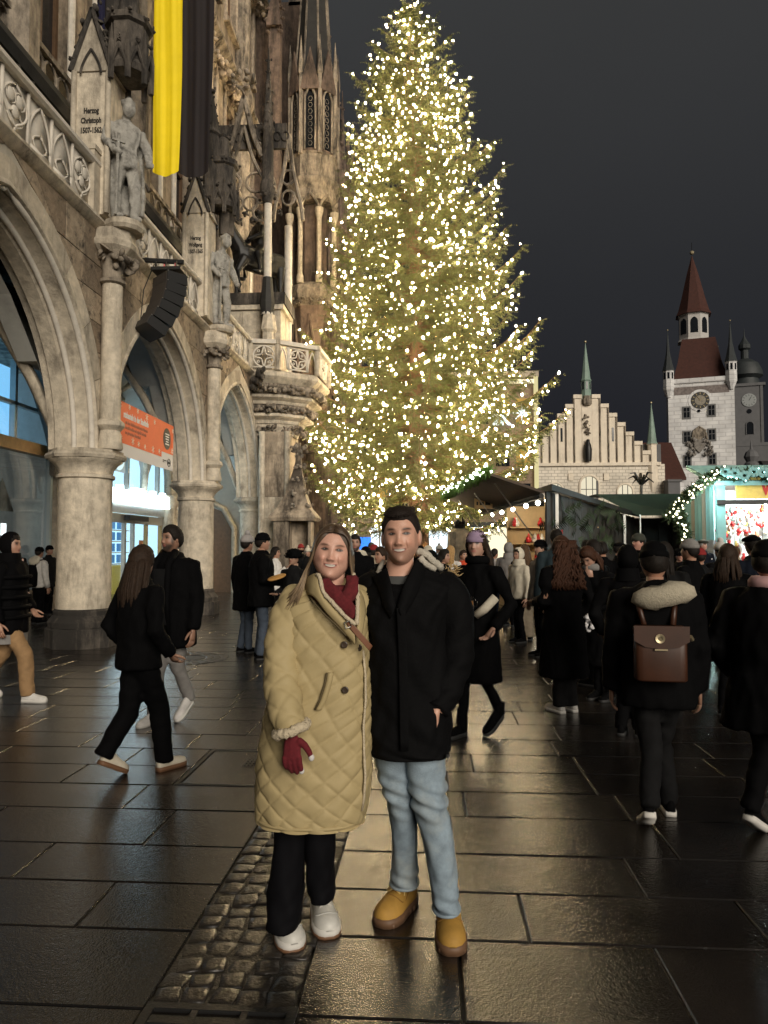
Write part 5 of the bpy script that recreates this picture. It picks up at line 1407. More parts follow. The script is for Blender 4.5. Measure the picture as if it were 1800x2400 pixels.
bulbs(s3, P_, [p+Vector((oq.uniform(-.16,.16), -.16, oq.uniform(-.15,.15))) for p in gp2[:20] for _ in (0,1)], 3, .024, glow('teal_bulb',(.55,1,1),7))
bulbs(s3, P_, [p+Vector((oq.uniform(-.14,.14), -.16, oq.uniform(-.14,.14))) for p in gp3[::1]+gp4 for _ in (0,1)], 4, .022)
for k in range(9):
    b = MB(); c = gp2[k*2+1]; 
    for j in range(7): a = j*.9; b.ball(c+Vector((cos(a)*.10,-.18,sin(a)*.09)), .06, 6, 4, sy=.5)
    P_(b, 'teal_bow', TEAL)
lp = bpy.data.lights.new('stall_light', 'POINT'); lp.energy = 520; lp.color = (.86,1,.98); lp.shadow_soft_size = .2
lo = bpy.data.objects.new('stall_light', lp); C.objects.link(lo); lo.parent = s3; lo.location = Vector((9.2,SY+.3,2.75))-s3.location
P_(MB().box(8.3, 11.5, SY+.22, SY+.30, 2.86, 2.92), 'light_tube', glow('light_tube',(.9,1,1),12))
lp = bpy.data.lights.new('roof_light', 'POINT'); lp.energy = 60; lp.color = (.7,1,1); lp.shadow_soft_size = .15
lo = bpy.data.objects.new('roof_light', lp); C.objects.link(lo); lo.parent = s3; lo.location = Vector((7.35,SY-.5,3.15))-s3.location
# stone post with dark finial among the crowd
pc = atY(1076, 1262, 22); sp_ = empty('stone_post', (pc.x, 22, 0)); tag(sp_, 'grey stone post with dark cap beyond the lilac beanie', 'post')
MB().lathe([(.32,0),(.32,1.6),(.36,1.7),(.34,2.1),(.18,2.22)], n=10).build('shaft', LIME, sp_); 
b = MB(); b.lathe([(.16,2.2),(.20,2.32),(.10,2.42)], n=8); carving(b, [(0,0,2.42)], .15, 4, 7); b.build('cap', DARKM, sp_)
# ================================================================== figure building kit
REM = []                                   # meshes to be fused into one continuous skin
def fuse(o, voxel, it=4, fac=.5):
    m = o.modifiers.new('fuse', 'REMESH'); m.mode = 'VOXEL'; m.voxel_size = voxel; m.use_smooth_shade = True
    s = o.modifiers.new('soft', 'SMOOTH'); s.iterations = it; s.factor = fac
    REM.append(o); return o
from mathutils import noise as mnoise
def folds(me, amp, sx_, sz_, seed):
    n = len(me.vertices); co = np.empty(n*3); no = np.empty(n*3)
    me.vertices.foreach_get('co', co); me.vertices.foreach_get('normal', no); co = co.reshape(-1,3); no = no.reshape(-1,3)
    h = np.array([mnoise.noise(Vector((p[0]*sx_+seed, p[1]*sx_, p[2]*sz_))) + .5*mnoise.noise(Vector((p[0]*sx_*2.3+seed, p[1]*sx_*2.3, p[2]*sz_*2.1+7))) for p in co])
    h = -np.abs(h)**.8+.35
    me.vertices.foreach_set('co', (co + no*(h*amp)[:,None]).ravel()); me.update()
def fuse_all():
    bpy.context.view_layer.update()
    dg = bpy.context.evaluated_depsgraph_get()
    done = []
    for o in REM:
        done.append((o, bpy.data.meshes.new_from_object(o.evaluated_get(dg))))
    for o, me in done:
        nm = o.data.name; old = o.data; o.modifiers.clear(); o.data = me; me.name = nm
        if nm.startswith('duke'): folds(me, .045, 6, 2.2, 3)
        elif nm.startswith('coat'): folds(me, .020, 9, 4.5, len(nm)+o.matrix_world.translation.x*3)
        elif nm.startswith('trousers'): folds(me, .014, 6, 11, o.matrix_world.translation.x*3)
        if not me.materials and old.materials:
            me.materials.append(old.materials[0])
    REM.clear()
def sg(x, a, b):
    t = np.clip((x-a)/(b-a), 0, 1); return t*t*(3-2*t)
def gs(x, z, cx, cz, sx, sz): return np.exp(-((x-cx)/sx)**2-((z-cz)/sz)**2)
def head_geo(nu, nv, fem=False, smile=0.0, stubble=0.0, beard=0.0, skin=(.50,.29,.20), brow=(.05,.03,.02), lip=(.42,.14,.12), eyes=True, hfat=1.0):
    th = np.linspace(0.02, pi-.02, nv)[:, None]; ph = np.linspace(-pi, pi, nu, endpoint=False)[None, :]
    ph = ph - .35*np.sin(ph)                # more columns on the face
    sx = np.sin(th)*np.sin(ph); sy = -np.sin(th)*np.cos(ph); sz = np.cos(th)*np.ones_like(ph)
    x = sx*.0755*hfat; y = sy*.096; z = sz*.118
    st = np.maximum(np.sin(th), .05)*np.ones_like(ph); az = np.abs(sz)
    fy_ = np.where(sz < 0, (1-az**3.6)**(1/3.6), (1-az**2.3)**(1/2.3))/st
    fx_ = np.where(sz < 0, (1-az**2.9)**(1/2.9), (1-az**2.2)**(1/2.2))/st
    y = np.where(sy < 0, y*np.clip(fy_, .5, 3), y); x = x*np.clip(fx_, .5, 3)
    front = sg(-sy, .0, .5)
    low = np.clip(-sz, 0, 1)
    x = x*(1-(.28 if fem else .30)*sg(low, .22, 1.0)*1.0)
    x = x*(1-.05*sg(sz, .5, 1))
    y = np.where(sy > 0, y*(1.05-.38*sg(low, .1, .9)), y)
    y = np.where(sy < 0, y*(1-.10*front), y)
    y = y - .002*sg(low, .30, .75)*front
    nose = .017*gs(x, z, 0, -.026, .0135, .013) + .0075*gs(x, z, 0, -.004, .011, .024) + .007*(gs(x, z, .012, -.030, .007, .008)+gs(x, z, -.012, -.030, .007, .008))
    feat = nose + .0045*(gs(x, z, .030, .034, .018, .008)+gs(x, z, -.030, .034, .018, .008))
    feat = feat - .0085*(gs(x, z, .031, .014, .015, .010)+gs(x, z, -.031, .014, .015, .010)) + .0035*(gs(x, z, .031, .012, .009, .006)+gs(x, z, -.031, .012, .009, .006))
    feat = feat + (.005+.006*smile)*(gs(x, z, .043, -.024, .017, .017)+gs(x, z, -.043, -.024, .017, .017))
    zm = -.056 + (5.5*smile+.5)*x*x
    feat = feat + .005*np.exp(-(x/.024)**2-((z-zm)/.010)**2) - .0035*np.exp(-(x/.024)**2-((z-zm)/.0028)**2)
    if smile: 
        for s in (-1, 1): feat = feat - .003*smile*np.exp(-((x-s*(.030+.12*(-.03-z)))/.0035)**2-((z+.040)/.018)**2)
    feat = feat + .010*gs(x, z, 0, -.100, .022, .015)
    y = y - feat*front
    V = np.stack([x, y, z], -1)
    col = np.empty(V.shape); col[:] = skin
    def blend(m, c, k=1.0):
        m = np.clip(m*front*k, 0, 1)[..., None]; col[:] = col*(1-m)+np.array(c)*m
    blend(gs(x, z, .043, -.024, .018, .016)+gs(x, z, -.043, -.024, .018, .016)+.8*gs(x, z, 0, -.026, .012, .010), (skin[0]*1.05, skin[1]*.82, skin[2]*.80), .40)
    if stubble or beard:
        jaw = sg(-z, .030, .060)*(1-np.exp(-(x/.024)**2-((z-zm)/.006)**2))*(1-.6*gs(x, z, 0, -.040, .010, .006))
        jaw = np.maximum(jaw, .9*sg(np.abs(x), .058, .066)*sg(-z, -.035, -.01)*sg(.075-np.abs(x), -.01, .0))
        blend(jaw, (.028,.020,.015), max(stubble, beard))
    lw = .0245 if smile > .3 else .022
    lipm = np.exp(-(np.abs(x)/(lw+.002))**6-((z-zm)/.0088)**4)
    blend(lipm, lip, .9)
    if smile > .3:
        hh = .0042*np.sqrt(np.clip(1-(x/lw)**2, .0, 1))+1e-5
        blend(np.clip(2.2-np.abs(z-zm)/(hh+.0016)*1.25, 0, 1)*(np.abs(x) < lw), (.16,.05,.04), .7)
        blend(np.clip(2.2-np.abs(z-zm-.0008)/hh*1.45, 0, 1)*(np.abs(x) < lw*.88), (.58,.54,.48))
        for s in (-1, 1): blend(gs(x, z, s*(lw+.001), -.0515, .0035, .004), (.10,.035,.03), .7)
    else:
        blend(np.exp(-(np.abs(x)/.020)**4-((z-zm)/.0020)**2), (.10,.04,.035), .9)
    for s in (-1, 1):
        xb = (x-s*.031)
        blend(np.exp(-(np.abs(xb-s*.002)/.0185)**4-((z-(.0335-8*(xb-s*.004)**2))/(.0042 if fem else .0056))**2), brow, .95)
        if eyes:
            sq = .58 if smile > .3 else 1.0
            lid = .0062*sq*np.clip(1-(xb/.0155)**2, 0, 1)+1e-5
            blend(np.clip(1.5-np.hypot(xb/.020, (z-.0145)/.012), 0, 1), (skin[0]*.72, skin[1]*.64, skin[2]*.62), .6)  # eye socket shade painted into the skin colour
            blend(np.clip(2.4-np.abs(z-.0135)/(lid+.0018)*1.4, 0, 1)*(np.abs(xb) < .0165), (.06,.035,.025), .75)
            blend(np.clip(2.4-np.abs(z-.0130)/lid*1.6, 0, 1)*(np.abs(xb) < .0135), (.22,.185,.16), .85)
            blend(np.clip(2.2-np.hypot(xb, z-.0138)/.0062*1.2, 0, 1)*(np.abs(z-.0132) < lid*1.05), (.030,.024,.020), 1)
            blend(np.exp(-(np.abs(xb)/.0150)**4-((z-(.0135+lid*.95))/.0022)**2), (.018,.011,.008), .95)
    blend(gs(x, z, .010, -.0345, .004, .003)+gs(x, z, -.010, -.0345, .004, .003), (.14,.06,.045), .55)  # nostril shade painted as dark spots, no openings modelled
    if nu > 100:
        rs_ = np.random.RandomState(5); nn = rs_.uniform(.93, 1.07, x.shape); nn = (nn+np.roll(nn,1,0)+np.roll(nn,1,1)+np.roll(nn,-1,0)+np.roll(nn,-1,1))/5; col *= (1+(nn-1)*1.6)[..., None]
        for s in (-1, 1): blend(np.clip(1.8-np.hypot(x-s*.031+.0022, z-.0155)/.0016, 0, 1), (.7,.7,.7), .5)  # catchlights painted on the eyes as pale dots
        for s in (-1, 1): blend(np.exp(-((x-s*(.031+.35*(-.034-z)))/.0028)**2-((z+.042)/.013)**2)*smile, (skin[0]*.62, skin[1]*.52, skin[2]*.50), .6)  # shade of the smile folds painted as darker skin
    F = [(i*nu+j, i*nu+(j+1) % nu, (i+1)*nu+(j+1) % nu, (i+1)*nu+j) for i in range(nv-1) for j in range(nu)]
    F.append(tuple(range(nu))); F.append(tuple((nv-1)*nu+j for j in range(nu))[::-1])
    return V.reshape(-1, 3), F, col.reshape(-1, 3)
SKIN = mat('skin', (.5,.3,.2), .48, attr='Col', bump=.08, bscale=300, bdist=.001)
def hand_tubes(b, wrist, d, pn, s=1.0, curl=.5, side=1, seg=6, fat=1.0):
    """palm and five bent fingers: d = direction of the hand, pn = palm normal, side = where the thumb sits"""
    d = Vector(d).normalized(); pn = Vector(pn); pn = (pn-d*pn.dot(d)).normalized(); t = d.cross(pn)*side; w0 = Vector(wrist)
    b.rings([[w0+d*u*s+t*(cos(a)*wd*s)+pn*(sin(a)*th*s) for a in [2*pi*k/8 for k in range(8)]] for u, wd, th in ((-.03,.024,.019),(.0,.027,.019),(.03,.037,.017),(.07,.042,.015),(.095,.039,.012))])
    tips = []
    for k, (off, ln) in enumerate(((.030,.070),(.010,.080),(-.011,.074),(-.031,.056))):
        p = w0+d*.085*s+t*off*s; dd = d+t*off*1.2; pts = [p]
        for j, f in enumerate((.42,.32,.26)):
            a = curl*(.5+.55*j); q = dd.normalized()*cos(a)+pn*sin(a); p = p+q*ln*f*s; pts.append(p)
        b.tube(pts, [.0105*s*fat,.0100*s*fat,.0092*s*fat,.0075*s*fat], seg); b.ball(p, .0078*s*fat, seg, 5); tips.append(p)
    p = w0+d*.018*s+t*.028*s; pts = [p]
    for a, ln in ((.9,.035),(.55,.032),(.35,.026)): p = p+(t*sin(a)+d*cos(a)+pn*.35*curl).normalized()*ln*s; pts.append(p)
    b.tube(pts, [.013*s*fat,.0120*s*fat,.0105*s*fat,.0080*s*fat], seg); b.ball(p, .0083*s*fat, seg, 5); tips.append(p); return tips
def oval(c, a, b_, n=20, p=2.3, rot=0.0):
    out = []
    for k in range(n):
        t = 2*pi*k/n; cx, sx_ = cos(t), sin(t)
        x = a*math.copysign(abs(cx)**(2/p), cx); y = b_*math.copysign(abs(sx_)**(2/p), sx_)
        out.append(Vector((c[0]+x*cos(rot)-y*sin(rot), c[1]+x*sin(rot)+y*cos(rot), c[2])))
    return out
def shoe(b, heel, d, L_=.285, w_=.050, h=.085, boot=0.0, lift=0.0, sole=.028, n=12):
    """upper (mat 0) and sole (mat 1); heel = ground point under the heel"""
    d = Vector((d[0], d[1], 0)).normalized(); s = Vector((-d.y, d.x, 0)); h0 = Vector(heel)
    R = Matrix.Rotation(lift, 3, s) if lift else Matrix.Identity(3)
    def ring(u, wd, hh, z0):
        c = d*(u*L_)
        return [h0 + Vector((0,0,.0)) + R @ ((c - d*L_) + s*(cos(a)*wd) + Vector((0,0, z0+max(0,sin(a))*hh))) + d*L_ for a in [pi*k/(n-1) for k in range(n)]]
    prof = [(0.0,.024,h*.75),(.05,.032,h*1.0),(.20,.036,h*1.05),(.36,.038,h*.98),(.52,.043,h*.78),(.68,.048,h*.62),(.84,.044,h*.52),(.95,.030,h*.40),(1.0,.012,h*.18)]
    rs = [ring(u, wd*w_/.05, hh, sole) for u, wd, hh in prof]
    b.rings(rs, True, True, 0)
    rs = []
    for u, wd, hh in prof:
        c = d*(u*L_-L_); wd = wd*w_/.05+.005
        rs.append([h0+d*L_+R@(c+s*sx_*wd+Vector((0,0,z))) for sx_, z in ((-1,0),(1,0),(1,sole+.004),(-1,sole+.004))])
    b.rings(rs, True, True, 1)
    if boot:
        p = h0+d*L_+R@(d*(.17*L_-L_)); b.rings([oval(p+Vector((0,0,z)), r1, r2, 12, 2.2, atan2(d.y,d.x)) for z, r1, r2 in ((.05,.062,.042),(.10,.056,.042),(boot,.056,.048))], True, True, 0)
def strands(b, roots, seed=1, r=.007):
    pass
COLS = dict(black=(.0022,.0022,.0026), navy=(.006,.008,.014), charcoal=(.009,.009,.0095), tan=(.28,.17,.08), cream=(.55,.50,.40), grey=(.20,.19,.18), jeans=(.045,.06,.085), beige=(.34,.28,.20), red=(.22,.015,.015), silver=(.55,.53,.50), white=(.62,.60,.57), brown=(.055,.022,.010), lilac=(.30,.22,.32), olive=(.035,.038,.028), teal=(.010,.022,.028), orange=(.55,.06,.02), pink=(.5,.3,.3), lblue=(.18,.28,.38), plaid=(.30,.28,.27))
def cloth(c, rough=.85, **k):
    return mat('cloth_'+c, COLS[c], rough, var=.22, vscale=12, bump=.25, bscale=180, bdist=.003, sheen=.0, spec=.08 if c in ('black','navy','charcoal') else .4, **k)
HAIRC = dict(dark=(.012,.009,.007), brown=(.026,.015,.009), blond=(.36,.22,.09), redbrown=(.045,.018,.009), grey=(.38,.37,.35), midbrown=(.075,.042,.022))
def hairm(c): return mat('hair_'+c, HAIRC[c], .65, var=.5, vscale=60, spec=.2, bump=.6, bscale=160, bdist=.006)
SOLE = mat('white_sole', (.62,.60,.56), .7, var=.1); DSOLE = mat('dark_sole', (.02,.02,.02), .7); GUM = mat('gum_sole', (.16,.08,.04), .6)

def mat_rows(rows): return rows
def head_local(V, M): return [M @ Vector(v) for v in V]
def make_hair_cap(M, nu, nv, th, front=.055, side=-.02, back=-.085, thick=.014, fem=False, noise=.003, seed=0, puff=0.0):
    """short hair: shell over the skull, cut at a hairline that drops from brow to nape"""
    V, F, _ = head_geo(nu, nv, fem)
    q = np.random.RandomState(seed)
    x, y, z = V[:,0], V[:,1], V[:,2]
    f = np.clip((-y/.096+1)/2, 0, 1)                # 1 front, 0 back
    line = .012*sg(np.abs(x), .018, .050)*sg(f, .7, .9)*(0 if fem else 1) + (.010-.060*sg(np.abs(x), .012, .066))*sg(f, .62, .84)*(1 if fem and front > .07 else 0) + np.where(f > .5, side+(front-side)*sg(f, .62, .84), back+(side-back)*sg(f, .15, .5))
    keep = z > line-.022
    k = sg(z-line, 0, .03); dive = sg(line-z, -.004, .012)
    dirn = V/np.maximum(np.linalg.norm(V, axis=1, keepdims=True), 1e-6)
    V2 = V + dirn*((.0025-.010*dive+thick*k*(1+puff*sg(z, .03, .11)) + q.uniform(-noise, noise, len(V))*k)[:,None])
    fs = [t for t in F if all(keep[i] for i in t)]
    return [M @ Vector(v) for v in V2], fs
PEOPLE = 'people on the square'
def person(label, loc, rz, H=1.72, fem=False, coat='black', hem=.46, cw=1.0, legs='black', legw=1.0, shoes='black', sole=None, hair='dark', hairlen=0.0,
           hat=None, hood=None, arms=('down','down'), walk=0.0, lean=0.0, turn=0.0, nod=0.0, skin=(.36,.20,.135), beard=0.0, res=(40,30), nape=None, scarf=None, sleeve=None, belt=None, skirt=0.0, nolegs=False, puffy=False, group=PEOPLE, remvox=.02):
    """a clothed standing figure facing -Y before rotation; body first, clothing and hair as children"""
    k = H/1.75
    def Z(v): return v*H
    fwd = Vector((0,-1,0))
    le = lambda z: Vector((0, -lean*max(0, z-.5*H), 0))          # forward lean above the hip
    hc = Vector((0,-.012,Z(.93))) + le(Z(.93)) + Vector((0,-.03*abs(nod),-.02*abs(nod)))
    MH = Matrix.Translation(hc) @ Matrix.Rotation(turn,4,'Z') @ Matrix.Rotation(nod,4,'X') @ Matrix.Scale(k*(.97 if fem else 1.0),4)
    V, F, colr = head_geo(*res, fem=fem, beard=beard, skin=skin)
    b = MB(); b.add(head_local(V, MH), F); cl = [tuple(c) for c in colr]
    def pad(): cl.extend([skin]*(len(b.v)-len(cl)))
    for s in (-1,1): b.ball(MH @ Vector((s*.074,.006,-.004)), .028*k, 8, 5, sx=.35, sy=.7, sz=1.1)
    sh = [Vector((s*.115*H*(.92 if fem else 1.0), 0, Z(.80)))+le(Z(.80)) for s in (-1,1)]
    AR_ = dict(down=((.028,.005,-.17),(.035,-.03,-.325)), hold=((.035,.01,-.165),(-.035,-.15,-.185)), pocket=((.065,.045,-.16),(.035,-.055,-.265)), phone=((.03,-.03,-.165),(-.03,-.15,-.06)), back=((.02,.06,-.16),(.03,.09,-.31)), front=((.02,-.07,-.15),(.0,-.14,-.27)), carry=((.02,.0,-.17),(.02,-.05,-.30)), up=((.05,-.06,-.12),(-.02,-.14,.0)))
    arm = []
    for i, s in enumerate((-1,1)):
        e_, w_ = AR_[arms[i]]; arm.append((sh[i], sh[i]+Vector((s*e_[0],e_[1],e_[2]))*H, sh[i]+Vector((s*w_[0],w_[1],w_[2]))*H))
    ft = []
    for i, s in enumerate((-1,1)):
        yo = (-walk if i == 0 else walk)*.5
        ft.append(Vector((s*.055*H*(.8 if fem else 1), yo, 0)))
    b.rings([oval(hc+Vector((0,.02,z)), r, r, 12) for z, r in ((-.09*k,.052*k),(-.16*k,.054*k),(-.22*k,.075*k))])
    b.rings([oval(Vector((0,0,Z(f)))+le(Z(f)), a*k, c*k, 12) for f, a, c in ((.48,.14,.10),(.58,.12,.09),(.70,.15,.10),(.79,.15,.09),(.83,.06,.06))])
    for i in range(2):
        b.tube([arm[i][0], arm[i][1], arm[i][2]], [.045*k,.036*k,.026*k], 8)
        d = (arm[i][2]-arm[i][1]); pn = Vector((-(-1,1)[i],0,0)) if arms[i] in ('down','back','carry') else Vector((0,0,1))
        hand_tubes(b, arm[i][2]+d.normalized()*.01, d, pn, .98*k, .55, (-1,1)[i]*(-1), 5)
        kn = ft[i]*.5+Vector((0,-.06*abs(walk)-.02,Z(.27)))
        b.tube([Vector((ft[i].x*.9,0,Z(.50))), kn, kn.lerp(ft[i]+Vector((0,.03,Z(.06)+(.11 if walk and i else 0))), .45)], [.06*k,.045*k,.03*k], 8)
    pad()
    o = b.build('person', SKIN, None, True, fix=True)
    ca = o.data.color_attributes.new('Col', 'FLOAT_COLOR', 'POINT')
    ca.data.foreach_set('color', np.concatenate([np.array(cl), np.ones((len(cl),1))], 1).astype(np.float32).ravel())
    o.location = (loc[0], loc[1], 0); o.rotation_euler = (0,0,rz)
    tag(o, label, 'person', group)
    cm = coat if not isinstance(coat, str) else cloth(coat)
    # coat: trunk and sleeves fused
    b = MB(); W = cw*k
    ring = [(hem, .185+skirt, .150+skirt*.8), (max(hem+.04,.50), .178+skirt*.4, .145+skirt*.3), (.58,.166,.132), (.66,.178,.136), (.735,.182,.138), (.785,.172,.124), (.815,.132,.102), (.845,.075,.078), (.865,.070,.075)]
    if hem > .50: ring = [(hem,.170,.138)] + ring[2:]
    b.rings([oval(Vector((0,.005,Z(f)))+le(Z(f)), a*W*(.92 if fem else 1), c*W, 20, 2.4) for f, a, c in ring])
    for i in range(2):
        s0, e_, w_ = arm[i]; d = (w_-e_).normalized()
        b.tube([s0+Vector((-(-1,1)[i]*.05*k,0,.0)), s0, s0.lerp(e_,.5), e_, e_.lerp(w_,.5), w_+d*.01], [.058*W,.069*W,.066*W,.062*W,.057*W,.050*W], 10)
    c_ = b.build('coat', cm, o); fuse(c_, remvox*k, 5)
    if puffy:
        for f in (.50,.56,.62,.68,.74):
            if f > hem+.02:
                q = MB(); R_ = oval(Vector((0,.005,Z(f)))+le(Z(f)), .187*W, .150*W, 24, 2.4); q.tube(R_+[R_[0]], .022*k, 6); q.build('padded_roll', cm, c_, True)
    if sleeve:
        q = MB()
        for i in range(2):
            s0, e_, w_ = arm[i]; q.tube([s0.lerp(e_,.15), e_, e_.lerp(w_,.6), w_], [.080*W,.070*W,.062*W,.054*W], 12)
        q.build('sleeves', sleeve if not isinstance(sleeve, str) else cloth(sleeve), c_, True)
    if not nolegs:
        lm = legs if not isinstance(legs, str) else cloth(legs)
        b = MB()
        b.rings([oval((0,0,Z(f)), a*k, c*k, 14) for f, a, c in ((.44,.10,.09),(.49,.155,.115),(.55,.15,.11),(.60,.13,.10))])
        for i in range(2):
            kn = ft[i]*.5+Vector((0,-.07*abs(walk)-.02,Z(.27))); lz = Vector((0,.0,.11 if walk and i else 0))
            b.tube([Vector((ft[i].x*.9,0,Z(.49))), kn.lerp(Vector((ft[i].x*.9,0,Z(.49))),.5), kn, kn.lerp(ft[i]+Vector((0,.03,Z(.05)))+lz,.5), ft[i]+Vector((0,.03,Z(.035)))+lz], [.088*k*legw**.4,.080*k*legw**.6,.066*k*legw,.062*k*legw,.058*k*legw], 10)
        fuse(b.build('trousers', lm, o), .018*k, 4)
        for i in range(2):
            b = MB(); lift = .5*(1 if (walk and i == 1) else 0)
            shoe(b, ft[i]+Vector((0,.09,.0)), (0,-1), .27*k, .048*k, .08, lift=lift, boot=.16 if shoes == 'boots' else 0)
            b.build('shoe', [cloth('black' if shoes == 'boots' else shoes), sole or DSOLE], o, True)
    # hair, hats
    if hair:
        hm_ = hairm(hair); b = MB()
        vs_, fs = make_hair_cap(MH, res[0], res[1], 0, back=-.10 if hairlen else -.085, side=-.05 if hairlen else -.012, thick=.020 if hairlen else .013, fem=fem)
        b.add(vs_, fs); ho = b.build('hair', hm_, o, True)
        if hairlen:
            q = random.Random(int(H*1000)+int(loc[0]*77)); b = MB(); 
            for n_ in range(46):
                a = q.uniform(-1.9,1.9); top = MH @ Vector((sin(a)*.07, .02+cos(a)*.06, .06)); mid = MH @ Vector((sin(a)*.092, .035+cos(a)*.085, -.04)); end = hc + Vector((sin(a)*.12+q.uniform(-.02,.02), .06+max(0,cos(a))*.09, -hairlen*q.uniform(.8,1.05)))
                b.tube([top, mid, mid.lerp(end,.5)+Vector((q.uniform(-.015,.015),.02,0)), end], [.014*k,.019*k,.017*k,.003], 5)
            b.build('hair_length', hm_, ho, True)
    if hat:
        kind, hcz = hat; hm_ = cloth(hcz) if isinstance(hcz, str) else hcz; b = MB()
        if kind == 'beanie':
            b.rings([[MH @ v for v in oval((0,.004,z), a, c, 20, 2)] for z, a, c in ((.022,.086,.106),(.024,.092,.112),(.060,.092,.112),(.062,.086,.106),(.10,.074,.092),(.128,.045,.058),(.138,.010,.012))])
        elif kind == 'pom':
            b.rings([[MH @ v for v in oval((0,.004,z), a, c, 18, 2)] for z, a, c in ((.022,.092,.112),(.06,.092,.112),(.10,.078,.095),(.135,.04,.05))]); b.ball(MH @ Vector((0,0,.16)), .045*k, 10, 7)
        elif kind == 'cap':
            b.rings([[MH @ v for v in oval((0,y_,z), a, c, 20, 2)] for z, y_, a, c in ((.045,-.005,.088,.108),(.060,-.018,.102,.128),(.085,-.012,.096,.118),(.110,.004,.060,.080),(.118,.01,.01,.012))]); b.rings([[MH @ v for v in oval((0,-.085,z), a, c, 14, 2)] for z, a, c in ((.044,.070,.060),(.056,.068,.058))])
        elif kind == 'fluffy':
            q = random.Random(4)
            b.rings([[MH @ (v*q.uniform(.97,1.04)) for v in oval((0,.006,z), a, c, 20, 2)] for z, a, c in ((-.01,.100,.115),(.03,.115,.135),(.08,.112,.130),(.125,.08,.095),(.145,.02,.025))])
            carving(b, [MH @ Vector((cos(a)*.11, sin(a)*.13, .05+.04*sin(3*a))) for a in [j*pi/8 for j in range(16)]], .035, 2, 3)
        b.build('hat', hm_, o, True)
    if hood:        # hood up over the head, or lying on the back
        kind, hcz = hood; b = MB(); hm_ = cloth(hcz) if isinstance(hcz, str) else hcz
        if kind == 'up':
            V3, F3, _ = head_geo(28, 22); vs_ = [MH @ Vector((v[0]*1.30, v[1]*1.28+.012, v[2]*1.22+.004)) for v in V3]
            keep = [i for i, v in enumerate(V3) if not (v[1] < -.055 and v[2] < .075)]
            ks = set(keep); b.add(vs_, [t for t in F3 if all(i in ks for i in t)])
            b.rings([oval(hc+Vector((0,.02,z)), r, r*1.05, 16) for z, r in ((-.08*k,.10*k),(-.15*k,.11*k),(-.20*k,.12*k))], True, False)
        else:
            base = Vector((0,.10*k,Z(.835)))+le(Z(.835))
            b.rings([[base+Vector((cos(a)*r*1.35, .02+sin(a)*r*.55*k, z+.05*sin(a)*-1)) for a in [2*pi*j/18 for j in range(18)]] for z, r in ((-.10*k,.05),(-.07*k,.11*k),(-.01*k,.135*k),(.035*k,.12*k),(.045*k,.06*k))])
        b.build('hood', hm_, c_, True)
    if scarf:
        b = MB(); c0 = Vector((0,0,Z(.855)))+le(Z(.855)); b.rings([oval(c0+Vector((0,.004,z)), r, r*1.05, 18) for z, r in ((-.035,.085*k),(-.02,.105*k),(.015,.105*k),(.04,.085*k))]); b.build('scarf', cloth(scarf), o, True)
    return o
# ================================================================== statues, flags, banner and loudspeaker on the town hall
MAIL = mat('statue_stone', (.36,.345,.31), .85, var=.25, vscale=9, dirt=(.10,.095,.085), dscale=5, dthr=(.48,.68), bump=.8, bscale=60)
def duke(name, label, loc, rz, H, cloak, bow):
    b = MB(); Z = lambda f: f*H
    b.ball((0,-.02-bow*.10,Z(.925)), .115*H/2, 14, 10, sx=.9, sz=1.25)
    b.rings([oval((0,-bow*.1,Z(f)), a, c, 14) for f, a, c in ((.955,.125,.135),(.985,.13,.14),(.995,.10,.11),(1.03,.02,.02))])      # helmet / crown
    b.tube([(0,0,Z(.8)), (0,-bow*.06,Z(.90))], [.10,.075], 8)
    b.rings([oval((0,0,Z(f)), a, c, 16) for f, a, c in ((.44,.21,.17),(.52,.23,.19),(.60,.19,.16),(.70,.24,.18),(.78,.27,.18),(.83,.16,.13))])
    for s in (-1,1):
        b.tube([(s*.12,0,Z(.48)), (s*.15,-.06 if s > 0 else .02,Z(.27)), (s*.17,.0,Z(.03))], [.13,.10,.07], 10); b.ball((s*.17,-.10,.05), .10, 8, 6, sy=1.7, sz=.6)
    b.tube([(-.25,0,Z(.79)), (-.36,.0,Z(.64)), (-.24,-.22,Z(.53))], [.10,.085,.06], 8); b.tube([(.25,0,Z(.79)), (.38,-.02,Z(.63)), (.34,-.20,Z(.50))], [.10,.085,.06], 8)
    b.ball((-.22,-.25,Z(.52)), .07, 8, 6); b.ball((.33,-.24,Z(.49)), .07, 8, 6)
    if cloak: b.rings([[Vector((-.34*w_*cos(a), .10+.20*w_*sin(a)*.8, Z(f))) for a in [pi*j/9-.2 for j in range(10)]]+[Vector((.28*w_*cos(a), .04+.12*w_*sin(a), Z(f))) for a in [pi*j/9 for j in range(10)]] for f, w_ in ((.12,1.15),(.3,1.25),(.55,1.1),(.75,.95),(.82,.6))])
    o = b.build(name, MAIL); o.location = loc; o.rotation_euler = (0,0,rz); tag(o, label, 'statue', 'duke statues on the arcade'); fuse(o, .022, 1)
    q = MB(); q.tube([(-.22,-.27,Z(.66)), (-.24,-.25,.02)], [.03,.02], 6); q.obox((-.22,-.27,Z(.60)), .22, .04, .035); q.build('sword', MAIL, o)
    q = MB(); q.lathe([(.30,-.16),(.34,-.10),(.32,.0)], n=10); q.build('statue_base', LIME, o)
    return o
duke('duke_statue', 'stone knight statue in mail and cloak under the nearer black canopy', (-5.22,11.86,7.18), .75, 2.12, True, 1.0)
duke('duke_statue', 'stone knight statue with bowed helmeted head on the second wall shaft', (-5.27,17.72,7.18), 1.0, 2.32, False, 1.6)
